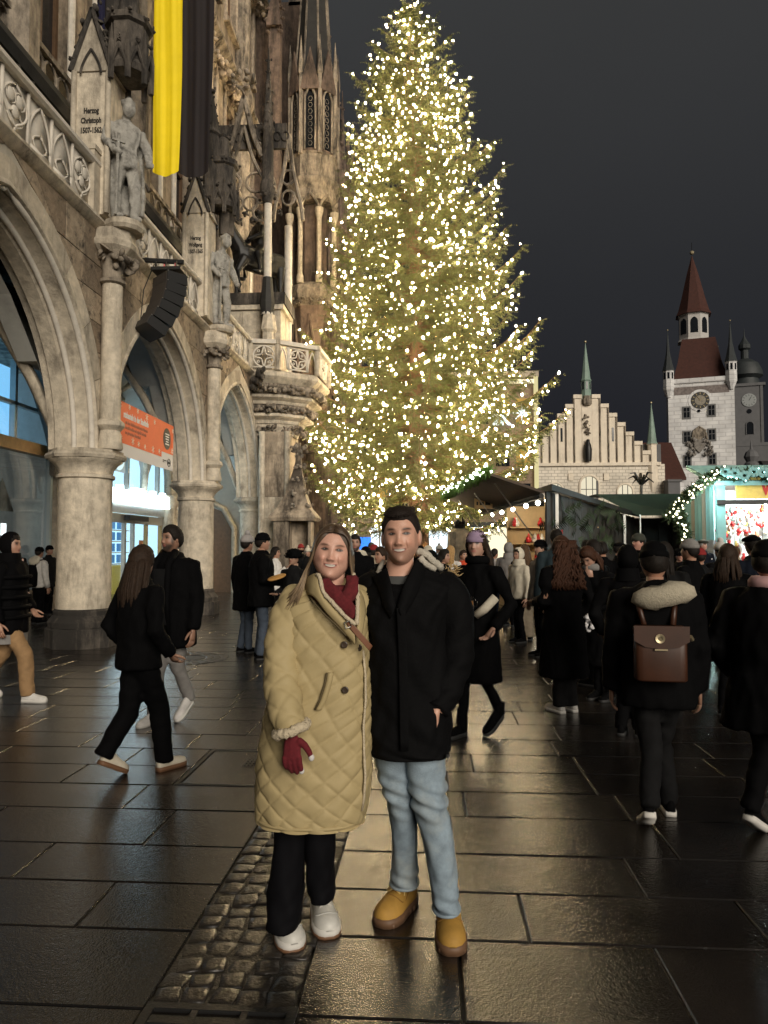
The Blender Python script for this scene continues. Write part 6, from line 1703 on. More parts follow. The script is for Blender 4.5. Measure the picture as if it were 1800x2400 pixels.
# rider
hb = empty('rider_statue', (-5.95,24.2,10.1), -.75); hb.scale = (1.12,1.12,1.12); tag(hb, 'black bronze rider on horseback above the corner balcony', 'statue')
b = MB()
b.rings([[Vector((0,y,0))+v for v in oval((0,0,zc), 1, 1, 14)] if False else [Vector((cos(a)*w_, y, zc+sin(a)*h_)) for a in [2*pi*j/14 for j in range(14)]] for y, zc, w_, h_ in ((.95,1.30,.12,.20),(.85,1.32,.30,.36),(.5,1.28,.34,.38),(0,1.22,.32,.36),(-.5,1.28,.32,.40),(-.75,1.36,.22,.34))])
b.tube([(0,-.6,1.45),(0,-.9,1.85),(0,-1.05,2.15),(0,-1.15,2.22)], [.27,.21,.17,.12], 10); b.tube([(0,-1.02,2.2),(0,-1.25,2.02),(0,-1.42,1.80)], [.14,.12,.08], 10)
for s, y0, kx in ((-.18,-.55,-.10),(.18,-.55,-.30),(-.18,.75,.10),(.18,.75,.0)):
    b.tube([(s,y0,1.15),(s,y0+kx*.8,.70),(s,y0+kx*.5,.30),(s,y0+kx*.6,.06)], [.17,.10,.065,.075], 8)
b.tube([(0,.95,1.5),(0,1.20,1.35),(.05,1.22,.9),(0,1.12,.55)], [.07,.10,.11,.03], 8)
h_ = b.build('horse', BRONZE, hb); fuse(h_, .03, 2)
b = MB(); b.rings([oval((0,.05,z), a, c, 14) for z, a, c in ((1.45,.28,.26),(1.75,.24,.20),(2.1,.29,.22),(2.3,.26,.18),(2.42,.10,.10),(2.5,.09,.09))]); b.ball((0,.02,2.66), .14, 12, 8, sz=1.2); b.rings([oval((0,.02,z), r, r, 12) for z, r in ((2.70,.19),(2.76,.19),(2.78,.12),(2.88,.03))])
for s in (-1,1): b.tube([(s*.26,.02,2.25),(s*.36,-.1,1.95),(s*.15,-.45,1.75)], [.11,.09,.06], 8); b.tube([(s*.22,0,1.55),(s*.42,-.25,1.30),(s*.42,-.15,.80)], [.17,.13,.08], 8); b.ball((s*.42,-.28,.74), .09, 8, 5, sy=1.8, sz=.7)
b.rings([[Vector((cos(a)*.36*w_, .25+.18*w_*abs(sin(a)), z)) for a in [pi*j/9 for j in range(10)]]+[Vector((-cos(a)*.25*w_, .15, z)) for a in [pi*j/9 for j in range(10)]] for z, w_ in ((1.2,1.2),(1.8,1.0),(2.3,.7))])
fuse(b.build('rider', BRONZE, hb), .03, 2)
# flags
def flag(name, label, m, x0, x1, y, z0, z1, seed):
    q = random.Random(seed); n_ = 24; nz_ = 30; b = MB(); ph = q.uniform(0,6)
    for side in (0,1):
        b.rings([[Vector((x0+(x1-x0)*(u/n_)*(1-.10*max(0,1-(z/nz_)*4)) + .012*sin(z*.3+ph), y+side*.004 + .016*sin(u*.55+ph+z*.10)*(.5+.8*(1-z/nz_)) + .006*sin(u*1.3+z*.25) + .030*mnoise.noise(Vector((u*.16+seed, z*.09, 0))), z0+(z1-z0)*z/nz_ + (.12*((u/n_)-.5)**2*4 if z == 0 else 0))) for u in range(n_+1)] for z in range(nz_+1)], False, False)
    o = b.build(name, m, None, True, fix=False); tag(o, label, 'flag', 'flags on the town hall')
    return o
YF = mat('yellow_flag', (.92,.70,.004), .75, var=.08, vscale=2)
BF = mat('black_flag', (.010,.0055,.0065), .8, var=.2, vscale=2)
flag('hanging_flag', 'bright yellow flag hanging down the town hall front', YF, -6.02, -5.38, 15.0, 9.68, 19.5, 3)
flag('hanging_flag', 'long black flag hanging beside the yellow one', BF, -5.55, -4.80, 15.35, 9.82, 19.5, 5)
flag('hanging_flag', 'dark blue flag end high beside the first name gable', mat('blue_flag',(.012,.012,.05),.8), -6.15, -5.80, 12.6, 10.9, 15, 8)
# orange banner
bn = empty('banner', (-5.78,13.3,3.35)); tag(bn, 'orange and white advertising banner hung in the second arch', 'banner')
b0 = Vector((-5.74,12.25,0)); b1 = Vector((-5.80,15.92,0)); bd = (b1-b0).normalized(); bl = (b1-b0).length
def bq(u0, u1, z0, z1, m, name, dx=0.0, par=None):
    a_, c_ = b0+bd*(bl*u0), b0+bd*(bl*u1); n_ = Vector((bd.y,-bd.x,0))*dx
    q = MB(); q.poly([a_+n_+Vector((0,0,z0)), c_+n_+Vector((0,0,z0)), c_+n_+Vector((0,0,z1)), a_+n_+Vector((0,0,z1))], Vector((bd.y,-bd.x,0))*.004)
    o = q.build(name, m, par or bn); 
    if (par or bn).parent is None: o.matrix_parent_inverse = Matrix.Translation(-bn.location)
    return o
ORG = mat('orange_print', (.80,.13,.025), .6, var=.05); WHT = mat('white_print', (.72,.71,.72), .6); BLK = mat('black_print', (.012,.012,.012), .6); RUST = mat('rust_print', (.30,.055,.02), .6); CRM = mat('cream_print', (.85,.60,.45), .6)
sheet = bq(0, 1, 3.36, 4.38, WHT, 'white_sheet', 0)
org = bq(0, 1, 3.72, 4.38, ORG, 'orange_field', .006); bq(0, .80, 3.60, 3.72, ORG, 'orange_step', .006)
def btext(s, size, m, u, z, sx=.8, bold=0.004):
    p = b0+bd*(bl*u)+Vector((bd.y,-bd.x,0))*.013+Vector((0,0,z))
    o = text_part(s, size, m, bn, frame(p, bd), 'banner_lettering', sx=sx, bold=bold, depth=.001); o.matrix_parent_inverse = Matrix.Translation(-bn.location); return o
btext('ntsbasteln in der Stadtinfo', .165, WHT, .245, 4.10, .72, .007)
btext('mit dem Abfallwirtschaftsbetrieb München', .088, RUST, .27, 3.985, .74, .003)
btext('umweltfreundliche und originelle Geschenke', .088, RUST, .27, 3.89, .66, .003)
btext('aus gebrauchten Materialien!', .088, RUST, .27, 3.795, .74, .003)
btext('awm', .085, BLK, .905, 3.50, .8, .005); btext('Abfallwirtschaftsbetrieb', .03, BLK, .82, 3.535, .8, .001); btext('München', .03, BLK, .82, 3.50, .8, .001)
nrm_ = Vector((bd.y,-bd.x,0))
def disc(u, z, r, m, name, r2=None, dx=.012):
    c = b0+bd*(bl*u)+nrm_*dx+Vector((0,0,z)); q = MB()
    if r2: q.tube([c+bd*cos(a)*r+Vector((0,0,sin(a)*r)) for a in [j*pi/10 for j in range(21)]], r2, 4)
    else: q.poly([c+bd*cos(a)*r+Vector((0,0,sin(a)*r)) for a in [j*pi/14 for j in range(28)]], nrm_*.003)
    o = q.build(name, m, bn); o.matrix_parent_inverse = Matrix.Translation(-bn.location); return o
disc(.885, 4.03, .235, BLK, 'black_roundel'); disc(.925, 3.52, .085, BLK, 'logo_ring', .008)
for j, wd in enumerate((.26,.22,.20,.16,.24)):
    c = b0+bd*(bl*.885)+nrm_*.020+Vector((0,0,4.13-j*.055)); q = MB(); q.obox(c, .002, wd, .026, Matrix.Rotation(atan2(bd.y,bd.x)-pi/2,3,'Z')); o = q.build('roundel_line', WHT, bn); o.matrix_parent_inverse = Matrix.Translation(-bn.location)
for k, (u, z) in enumerate(((.20,4.31),(.32,4.33),(.43,4.33),(.56,4.29),(.68,4.27),(.22,3.70),(.37,3.70),(.45,3.69),(.54,3.68),(.66,3.69),(.76,3.70),(.985,4.26),(.975,3.80))):
    c = b0+bd*(bl*u)+nrm_*.013+Vector((0,0,z)); q = MB(); r = .05 if k % 3 else .07
    for j in range(3): a = j*pi/3+pi/2; q.tube([c-bd*cos(a)*r-Vector((0,0,sin(a)*r)), c+bd*cos(a)*r+Vector((0,0,sin(a)*r))], .009, 4)
    o = q.build('printed_star', CRM, bn); o.matrix_parent_inverse = Matrix.Translation(-bn.location)
# line array loudspeaker
la = empty('loudspeaker_array', (-5.0,13.5,5.85)); tag(la, 'black hanging line array loudspeaker of six cabinets on the arcade front', 'loudspeaker')
P_ = wpart(la)
cabm = mat('speaker_cabinet', (.009,.009,.009), .55); grm = mat('speaker_grille', (.050,.043,.038), .7, bump=.5, bscale=300)
pos = Vector((-5.0,13.45,6.86)); tl = 0.0
for k in range(6):
    tl = -.02 - .055*k; R_ = Matrix.Rotation(-.75,3,'Z') @ Matrix.Rotation(tl*1.6,3,'X')
    c = pos + R_ @ Vector((0,0,-.105))
    cab = P_(MB().obox(c, .62, .40, .195, R_), 'cabinet', cabm)
    q = MB(); q.obox(c + R_ @ Vector((.0,-.204,0)), .56, .012, .175, R_); P_(q, 'grille', grm, cab)
    q = MB(); hp = c + R_ @ Vector((-.31,.05,0)); q.tube([hp, hp+R_@Vector((-.06,0,.05)), hp+R_@Vector((-.07,.06,0)), hp+R_@Vector((-.04,.12,-.05))], .012, 5); P_(q, 'handle', cabm, cab)
    q = MB()
    for sx_ in (-.3,.3): q.ball(c + R_ @ Vector((sx_,-.19,.095)), .016, 6, 4)
    P_(q, 'pin', STEEL, cab)
    pos = pos + R_ @ Vector((0,0,-.20)) + Vector((-.012*k,-.0,0))
P_(MB().tube([(-5.45,13.35,7.16),(-4.75,13.5,7.16)], .05, 8), 'rigging_bar', DARKM)
q = MB(); q.box(-5.30,-4.72,13.22,13.68,6.92,6.98)
for x in (-5.2,-5.0,-4.8): q.box(x-.01,x+.01,13.2,13.24,6.98,7.08)
P_(q, 'flying_frame', DARKM)
for x in (-5.12,-4.9): P_(MB().tube([(x,13.45,7.14),(x,13.45,6.98)], .02, 5), 'red_shackle', REDO)
P_(MB().tube([(-5.4,13.35,7.16),(-5.75,13.35,7.16)], .04, 6), 'wall_bracket', DARKM); P_(MB().tube([(-5.3,13.4,7.1),(-5.5,13.4,6.6),(-5.55,13.4,6.0)], .01, 4), 'cable', cabm)
# ================================================================== the couple in front
def setcol(o, cols):
    ca = o.data.color_attributes.new('Col', 'FLOAT_COLOR', 'POINT')
    a = np.ones((len(cols), 4), np.float32); a[:, :3] = np.array(cols, np.float32); ca.data.foreach_set('color', a.ravel())
def at_build(b, L, name, m, parent=None, smooth=True, fix=False):
    b.v = [(p[0]-L[0], p[1]-L[1], p[2]-L[2]) for p in b.v]
    return b.build(name, m, parent, smooth, fix)
def interp(rows, n):
    """rows (key, ...) resampled smoothly to n rows"""
    A = np.array(rows, float); t = np.linspace(0, 1, len(A)); T = np.linspace(0, 1, n); out = []
    m = np.gradient(A, t, axis=0)
    for u in T:
        i = min(int(u*(len(A)-1)), len(A)-2); h = t[i+1]-t[i]; s = (u-t[i])/h
        out.append((2*s**3-3*s**2+1)*A[i]+(s**3-2*s**2+s)*h*m[i]+(-2*s**3+3*s**2)*A[i+1]+(s**3-s**2)*h*m[i+1])
    return out
def px_rows(rows, Y):
    """(py, pxL, pxR, dy, half depth) -> (z, cx, cy, a, b)"""
    out = []
    for py, l, r, dy, hd in rows:
        p, q = atY(l, py, Y), atY(r, py, Y); out.append((p.z, (p.x+q.x)/2, Y+dy, (q.x-p.x)/2, hd))
    return out
def loft(rows, n, cols, p=2.3):
    return [[Vector(v) for v in oval((c[1], c[2], c[0]), c[3], c[4], cols, p)] for c in interp(rows, n)]
def quilt(rings, pu=.113, pv=.098, amp=.010, s0=0.0, seed=0, wr=.004):
    q = np.random.RandomState(seed); k1 = q.uniform(0, 6, 12)
    out = []
    T = 0.0
    for i, R in enumerate(rings):
        c = sum(R, Vector())/len(R)
        if i: T += (c-sum(rings[i-1], Vector())/len(R)).length
        S = 0.0; row = []
        n = len(R); per = [(R[j]-R[j-1]).length for j in range(n)]
        for j, pnt in enumerate(R):
            if j: S += per[j]
            s = S-s0
            u, v = s/pu+T/pv, s/pu-T/pv
            puff = amp*(1-math.exp(-min(abs(u-round(u)), abs(v-round(v)))*.074/.0060))+.0018*abs(sin(pi*u)*sin(pi*v))
            wv = wr*(sin(s*31+T*17+k1[0])*sin(T*43-s*9+k1[1])+.6*sin(s*67-T*51+k1[2])*sin(T*37+k1[3]))
            nrm = (R[(j+1) % n]-R[j-1]); ax = (rings[min(i+1, len(rings)-1)][j]-rings[max(i-1, 0)][j])
            N_ = nrm.cross(ax)
            if N_.length < 1e-9: N_ = pnt-c
            N_.normalize()
            if N_.dot(pnt-c) < 0: N_ = -N_
            row.append(pnt+N_*(puff+wv))
        out.append(row)
    return out
def tube_rings(path, rad, n_rings, cols, flat=1.0):
    A = interp([(*p, r) for p, r in zip(path, rad)], n_rings); out = []; up = None
    P = [Vector(a[:3]) for a in A]
    for i, a in enumerate(A):
        d = (P[min(i+1, n_rings-1)]-P[max(i-1, 0)]).normalized(); f = Vector((0,-1,0)); u = d.cross(f).normalized(); w_ = u.cross(d).normalized()
        out.append([P[i]+u*cos(2*pi*k/cols)*a[3]+w_*sin(2*pi*k/cols)*a[3]*flat for k in range(cols)])
    return out
def wrinkle(rings, amp, fs, ft, seed):
    q = random.Random(seed); a1, a2, a3 = (q.uniform(0, 6) for _ in range(3)); out = []
    for i, R in enumerate(rings):
        c = sum(R, Vector())/len(R); n = len(R)
        out.append([p+(p-c).normalized()*amp*(sin(i*ft+3*sin(2*pi*j/n*fs+a1)+a2)+.5*sin(i*ft*2.3+2*pi*j/n*fs*2+a3)) for j, p in enumerate(R)])
    return out
FLEECE = mat('cream_fleece', (.66,.56,.40), .95, var=.15, vscale=60, bump=1.0, bscale=140, bdist=.01)
def fleece_tube(b, pts, r, seed=0, n=10):
    q = random.Random(seed); P = [Vector(p) for p in pts]; A = interp([tuple(p) for p in P], max(len(P)*5, 12)); rs = []
    for i, a in enumerate(A):
        d = (Vector(A[min(i+1, len(A)-1)])-Vector(A[max(i-1, 0)])).normalized(); u = d.cross(Vector((0,-1,0))).normalized(); w_ = u.cross(d)
        rs.append([Vector(a)+(u*cos(2*pi*k/n)+w_*sin(2*pi*k/n))*r*q.uniform(.78,1.22) for k in range(n)])
    b.rings(rs, True, True)
# ------------------------------------------------------------------ the woman
YW = 3.08
LW = Vector((atY(722, 2200, YW).x, YW, 0))
wsk = (.64,.365,.275)
hw_ = atY(779, 1297, 3.02)
MW = Matrix.Translation(hw_) @ Matrix.Rotation(radians(6),4,'Y') @ Matrix.Rotation(radians(5),4,'Z') @ Matrix.Rotation(radians(-3),4,'X') @ Matrix.Scale(.955,4)
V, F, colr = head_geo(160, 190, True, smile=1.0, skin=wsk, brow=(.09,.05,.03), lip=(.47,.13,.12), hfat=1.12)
b = MB(); b.add(head_local(V, MW), F); cl = [tuple(c) for c in colr]
for s in (-1,1): b.ball(MW @ Vector((s*.077,.008,-.004)), .028, 10, 7, sx=.35, sy=.7, sz=1.1)
nb_ = hw_+Vector((0,.02,-.09))
b.rings([oval(nb_+Vector((-.012*t,.012*t,-.075*t)), r, r*.95, 24) for t, r in ((-.2,.050),(.3,.050),(.8,.053),(1.3,.065),(2.0,.12))])
wr_rows = px_rows([(1820,660,835,0,.12),(1640,670,840,0,.11),(1480,690,835,0,.10),(1420,715,825,.03,.07),(1372,745,815,.04,.05)], YW)
b.rings(loft(wr_rows, 10, 20))
wrist = atY(683, 1716, 2.82)
b.tube([atY(676,1415,3.05), atY(652,1590,2.95), wrist], [.045,.038,.027], 10)
for x_ in (681,744): b.tube([atY(x_,1780,YW), atY(x_,1870,YW)], [.05,.03], 8)
cl.extend([wsk]*(len(b.v)-len(cl)))
wom = at_build(b, LW, 'person', SKIN, fix=True); setcol(wom, cl); wom.location = LW
tag(wom, 'smiling woman in beige quilted coat, red scarf and glove, standing in front', 'person')
COATM = mat('beige_quilted_nylon', (.415,.330,.172), .60, var=.07, vscale=9, spec=.22, bump=.22, bscale=45, bdist=.006)
rows_ = px_rows([(1909,610,850,.00,.186),(1897,606,855,.0,.188),(1868,605,861,0,.190),(1825,606,866,.0,.190),(1765,611,869,.0,.19),(1690,622,870,0,.185),(1620,640,868,.0,.178),(1540,655,864,.0,.170),(1470,660,862,.005,.165),(1425,660,858,.01,.150),(1395,674,846,.02,.125),(1372,700,830,.03,.098),(1356,722,818,.035,.082)], YW)
R_ = loft(rows_, 250, 300, 2.5); b = MB(); b.rings(quilt(R_, amp=.0062, s0=.10, wr=.0034), True, False)
hem_in = [[p.lerp(sum(R_[0], Vector())/300, .0) for p in quilt([R_[0], R_[1]], amp=.011)[0]], [p.lerp(sum(R_[4], Vector())/300, .10)+Vector((0,0,.03)) for p in R_[4]]]
b.rings(hem_in, True, False)
coat = at_build(b, LW, 'quilted_coat', COATM, wom)
b = MB(); sl = tube_rings([atY(712,1394,3.10), atY(686,1418,3.04), atY(665,1500,2.98), atY(661,1590,2.93), atY(669,1660,2.86), atY(684,1712,2.82)], [.048,.066,.071,.069,.064,.056], 90, 60, .95)
b.rings(wrinkle(quilt(sl, amp=.0055, s0=.03, seed=3, wr=.0026), .0014, 1.5, .42, 4), True, True); at_build(b, LW, 'sleeve', COATM, coat)
b = MB(); sl = tube_rings([atY(806,1395,3.10), atY(838,1420,3.12), atY(862,1500,3.20), atY(885,1560,3.34)], [.055,.075,.075,.068], 50, 50)
b.rings(quilt(sl, amp=.009, s0=.03, seed=5), True, True); at_build(b, LW, 'sleeve', COATM, coat)
b = MB(); fleece_tube(b, [wrist+Vector((cos(a)*.058, sin(a)*.054, .012+.020*cos(a)+.003*sin(5*a))) for a in [2*pi*j/14 for j in range(15)]], .019, 2); at_build(b, LW, 'fleece_cuff', FLEECE, coat)
# stand-up collar: outer shell left and right, fleece inside edge
def strip(pts_a, pts_b, n, th, bulge=.0):
    A, B2 = interp([tuple(p) for p in pts_a], n), interp([tuple(p) for p in pts_b], n); m_ = 8
    rs = []
    for a, c in zip(A, B2):
        a, c = Vector(a), Vector(c); rs.append([a.lerp(c, j/m_)+Vector((0,-bulge*sin(pi*j/m_),0)) for j in range(m_+1)]+[a.lerp(c, j/m_)+Vector((0,th-bulge*sin(pi*j/m_),0)) for j in range(m_, -1, -1)])
    return rs
b = MB()
b.rings(strip([atY(700,1378,3.10), atY(722,1352,3.00), atY(744,1346,2.945), atY(757,1387,2.915), atY(795,1432,2.895), atY(832,1466,2.89)], [atY(716,1410,3.08), atY(722,1395,2.96), atY(738,1402,2.915), atY(766,1438,2.895), atY(800,1474,2.885), atY(832,1512,2.885)], 40, .018, .012))
b.rings(strip([atY(826,1348,3.06), atY(834,1362,2.98), atY(838,1392,2.94), atY(838,1432,2.915), atY(835,1470,2.90)], [atY(842,1382,3.10), atY(852,1402,3.01), atY(856,1430,2.965), atY(853,1460,2.925), atY(846,1500,2.90)], 30, .018, .010))
b.rings([[atY(px_, py_, yy) for px_, py_, yy in rr] for rr in (((704,1380,3.08),(720,1352,3.16),(775,1338,3.19),(822,1348,3.16),(842,1382,3.08)),((706,1395,3.09),(722,1372,3.19),(775,1362,3.22),(824,1370,3.19),(846,1400,3.10)))], False, False)
at_build(b, LW, 'collar', COATM, coat)
b = MB(); fleece_tube(b, [atY(742,1346,2.95), atY(749,1352,2.93), atY(757,1386,2.905), atY(775,1408,2.892), atY(797,1432,2.882), atY(815,1450,2.875), atY(834,1464,2.875)], .0085, 4, 8)
fleece_tube(b, [atY(828,1345,3.0), atY(836,1372,2.96), atY(838,1395,2.93), atY(838,1430,2.90), atY(836,1464,2.88)], .0085, 5, 8); at_build(b, LW, 'fleece_edge', FLEECE, coat)
# buttons, pocket, front edge, hem piping
BTN = mat('horn_button', (.05,.035,.025), .25, var=.5, vscale=60)
def yfront(px_, py_):      # front of the coat at this picture point: nearest ring point
    best = None; p = atY(px_, py_, 2.9)
    for r in R_[::2]:
        if abs(r[0].z-p.z) < .009:
            for v in r:
                if v.y < YW and (best is None or abs(v.x-p.x) < abs(best.x-p.x)): best = v
    return best.y-.015 if best else 2.88
for (px_, py_) in ((807,1511),(841,1518),(809,1617)):
    o = MB().lathe([(.0135,0),(.0145,.003),(.013,.006),(.009,.0045),(.003,.0045)], n=18).build('button', BTN, coat, True); o.matrix_basis = Matrix.Translation(atY(px_, py_, yfront(px_, py_)-.004)-LW) @ Matrix.Rotation(pi/2,4,'X')
pk = [atY(768,1577,yfront(768,1577)-.004), atY(764,1600,yfront(764,1600)-.008), atY(752,1640,yfront(752,1640)-.008), atY(740,1664,yfront(740,1664)-.004)]
pk2 = [p+Vector((.022,.003,0)) for p in pk]; b = MB(); b.rings(strip(pk, pk2, 20, .012, .006)); at_build(b, LW, 'pocket_welt', COATM, coat)
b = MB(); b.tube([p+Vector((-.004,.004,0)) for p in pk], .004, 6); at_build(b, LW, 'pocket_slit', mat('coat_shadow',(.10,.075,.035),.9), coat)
ed = [(851,1524),(856,1580),(857,1640),(852,1700),(853,1760),(856,1820),(853,1870),(848,1900)]
b = MB(); b.tube([atY(x, y, yfront(min(x, 846), y)-.004) for x, y in ed], .0050, 6); at_build(b, LW, 'front_piping', FLEECE, coat)
b = MB(); hb_ = [p+Vector((0,-.004 if p.y < YW else .004,.012)) for p in R_[3][::4]]; b.tube(hb_+[hb_[0]], .008, 6); at_build(b, LW, 'hem_binding', COATM, coat)
# strap of the shoulder bag
LEATH = mat('tan_leather', (.20,.085,.045), .5, var=.15)
b = MB(); sp1 = [atY(812,1462,2.872), atY(830,1485,2.872), atY(850,1508,2.880), atY(866,1526,2.895)]
b.rings(strip(sp1, [p+Vector((.012,0,.020)) for p in sp1], 12, .004)); sp_o = at_build(b, LW, 'bag_strap', LEATH, wom)
b = MB(); c = atY(814,1466,2.866); b.tube([c+Vector((x,0,z)) for x, z in ((-.012,.012),(.010,.018),(.016,-.004),(-.006,-.012),(-.012,.012))], .0025, 5); at_build(b, LW, 'buckle', STEEL, sp_o)
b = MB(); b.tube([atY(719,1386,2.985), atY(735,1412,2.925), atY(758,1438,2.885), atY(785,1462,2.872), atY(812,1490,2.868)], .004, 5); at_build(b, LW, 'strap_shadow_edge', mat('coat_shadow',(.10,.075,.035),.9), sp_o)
# scarf
SCARF = mat('wine_wool', (.115,.010,.014), .95, var=.3, vscale=70, bump=.7, bscale=220, bdist=.004)
b = MB(); sc0 = nb_+Vector((.004,-.008,-.065))
b.rings(wrinkle([oval(sc0+Vector((0,.0,z)), r, r*1.06, 40, 2) for z, r in ((-.055,.078),(-.040,.098),(-.012,.104),(.014,.092),(.024,.066))], .004, 2, 1.2, 3), True, True)
b.rings(wrinkle(loft(px_rows([(1376,748,838,-.085,.035),(1400,756,838,-.115,.034),(1425,770,837,-.130,.030),(1450,795,836,-.140,.026),(1468,815,834,-.145,.016)], YW), 26, 28), .004, 2, .5, 8), True, True)
b.rings(wrinkle(tube_rings([atY(758,1362,2.955), atY(780,1392,2.915), atY(812,1420,2.900), atY(828,1448,2.905)], [.026,.030,.028,.018], 24, 16, .6), .003, 2, .6, 9), True, True)
b.rings(wrinkle(tube_rings([atY(826,1352,2.96), atY(822,1385,2.925), atY(808,1415,2.905), atY(812,1442,2.910)], [.024,.028,.024,.016], 24, 16, .6), .003, 2, .6, 5), True, True)
at_build(b, LW, 'scarf', SCARF, wom)
# glove: own five fingers, white tips on thumb and forefinger
GLOVE = mat('wine_knit_glove', (.125,.008,.014), .9, var=.25, vscale=90, bump=.6, bscale=260, bdist=.003)
b = MB(); gd = (atY(683,1800,2.81)-atY(682,1722,2.82)).normalized(); gtips = hand_tubes(b, wrist+Vector((.002,-.004,-.012)), gd, (.15,.95,0), .92, .42, 1, 10, 1.28)
gl = at_build(b, LW, 'glove', GLOVE, wom, fix=True); fuse(gl, .0042, 3)
b = MB(); b.ball(gtips[4], .0120, 10, 7, sz=1.2); at_build(b, LW, 'white_fingertip', mat('white_knit',(.62,.60,.58),.9), gl); b = MB(); b.ball(gtips[0], .0108, 10, 7, sz=1.2); at_build(b, LW, 'white_fingertip', mat('white_knit',(.62,.60,.58),.9), gl)
# trousers and sneakers
BLKT = mat('black_trousers', (.003,.003,.0042), .8, var=.2, spec=.12)
b = MB()
b.rings(wrinkle(loft(px_rows([(1840,642,722,0,.10),(1940,645,720,0,.095),(2050,634,712,0,.095),(2110,628,710,-.01,.095),(2160,631,704,-.02,.09)], YW), 40, 28), .004, 2, .35, 2))
b.rings(wrinkle(loft(px_rows([(1840,702,784,.02,.10),(1940,706,783,.02,.095),(2050,714,781,.04,.09),(2112,722,780,.05,.085)], YW), 40, 28), .004, 2, .35, 6))
at_build(b, LW, 'trousers', BLKT, wom)
SNK = mat('white_leather', (.58,.57,.53), .5, var=.08, vscale=30); SNG = mat('grey_suede', (.47,.47,.44), .8)
for (hx, tx_) in (((655,2148),(690,2233)), ((742,2108),(772,2202))):
    h_, t_ = atZ(*hx), atZ(*tx_); L_ = .285; d = (t_-h_).normalized(); h0 = t_-d*L_
    b = MB(); shoe(b, h0, d, L_, .060, .092, sole=.032, n=18); so = at_build(b, LW, 'sneaker', [SNK, SOLE], wom)
    s_ = Vector((-d.y,d.x,0))
    def top(u, hh=.092, so_=.032): return so_+hh*float(np.interp(u, (0,.05,.20,.36,.52,.68,.84,.95,1), (.75,1,1.05,.98,.78,.62,.52,.40,.18)))
    b = MB(); b.rings([[h0+d*u*L_+s_*x_*wd+Vector((0,0,top(u)+.004-.014*x_*x_)) for x_ in (-1,-.5,0,.5,1)] for u, wd in ((.26,.024),(.36,.024),(.46,.023),(.56,.022),(.66,.018))], False, False); at_build(b, LW, 'tongue', SNG, so)
    for k in range(5):
        u = .34+.068*k; b = MB(); b.tube([h0+d*u*L_+s_*.027+Vector((0,0,top(u)-.010)), h0+d*(u+.012)*L_+Vector((0,0,top(u)+.009)), h0+d*(u+.024)*L_-s_*.027+Vector((0,0,top(u)-.010))], .0042, 6); at_build(b, LW, 'lace', SOLE, so)
    b = MB(); b.tube([h0+d*(.70+.10*cos(a_))*L_*1.0+s_*sin(a_)*.050+Vector((0,0,top(.70+.10*cos(a_))-.022*abs(sin(a_))**2+.001)) for a_ in [-pi/2+pi*j/10 for j in range(11)]], .0030, 5); at_build(b, LW, 'toe_seam', SNG, so)
    b = MB(); p_ = h0+d*.17*L_; b.rings([oval(p_+Vector((0,0,z)), r1, r2, 16, 2.2, atan2(d.y,d.x)) for z, r1, r2 in ((.09,.056,.038),(.125,.058,.042),(.13,.052,.036),(.11,.044,.030))], True, False); at_build(b, LW, 'ankle_collar', SNK, so)
    b = MB(); b.rings([[h0+d*u*L_+s_*sx_*(wd+.0065)+Vector((0,0,z)) for sx_, z in ((-1,-.001),(1,-.001),(1,.011),(-1,.011))] for u, wd in ((0,.03),(.2,.044),(.5,.052),(.7,.058),(.85,.053),(.96,.036),(1.005,.015))]); at_build(b, LW, 'gum_outsole', GUM, so)
# hair: skull cap and long strands, brown at the parting and fair at the ends
b = MB(); vs_, fs = make_hair_cap(MW, 120, 110, 0, front=.076, side=-.055, back=-.11, thick=.012, fem=True, noise=.0006); b.add(vs_, fs)
hc_ = [(.075,.046,.027)]*len(b.v)
q = random.Random(31)
for s in (-1,1):
    for n_ in range(400):
        t = (n_+.5)/400; yb_ = -.080+.170*t; jit = q.uniform(-.004,.004)
        zt = .112-.0*t - (.030 if t < .12 else 0)*(1-t/.12) - .25*max(0,yb_-.03)
        fr = max(0, 1-t*2.2)                                   # 1 at the face
        fl_ = (.040 if s < 0 else .010)*q.uniform(.4,1.25); ln = q.uniform(.20,.275) if s < 0 else q.uniform(.16,.23)
        y3 = yb_*.85+.020
        hz = q.uniform(-.003,.004)
        P = [Vector((s*.003+jit, yb_, zt+.006+hz)), Vector((s*(.046+.004*q.random()), yb_+.004, .094-.012*fr+hz)), Vector((s*(.082-.008*fr), y3-.004-.018*fr, .040)), Vector((s*(.092-.014*fr+.006*q.random()), y3+.004-.022*fr, -.025)), Vector((s*(.094+.004*q.random())+s*fl_*.25, y3+.010, -.090)), Vector((s*(.098+fl_*.7), y3+.012-.02*fr, -.090-(ln-.09)*.55)), Vector((s*(.100+fl_*1.5), y3+.016-.025*fr+.02*q.random(), -ln))]
        A = interp([tuple(p) for p in P], 16); r0 = .0027*q.uniform(.7,1.3)
        n0 = len(b.v); b.tube([MW @ Vector(a) for a in A], [r0*(1.0 if 1 < i < 12 else .6 if i <= 1 else .8-.18*(i-12)) for i in range(16)], 5)
        lt = q.uniform(.55,1.1); tn = q.uniform(.55,1.45)
        for i in range(16):
            u = sg(i/15, .18, .85)*lt; c = tuple((a*(1-u)+c2*u)*tn for a, c2 in zip((.075,.046,.027), (.30,.215,.13))); hc_.extend([c]*5)
        hc_.extend([hc_[-1]]*(len(b.v)-len(hc_)))
wh = at_build(b, LW, 'hair', mat('ombre_hair', (.1,.06,.03), .42, attr='Col', spec=.45), wom); setcol(wh, hc_)

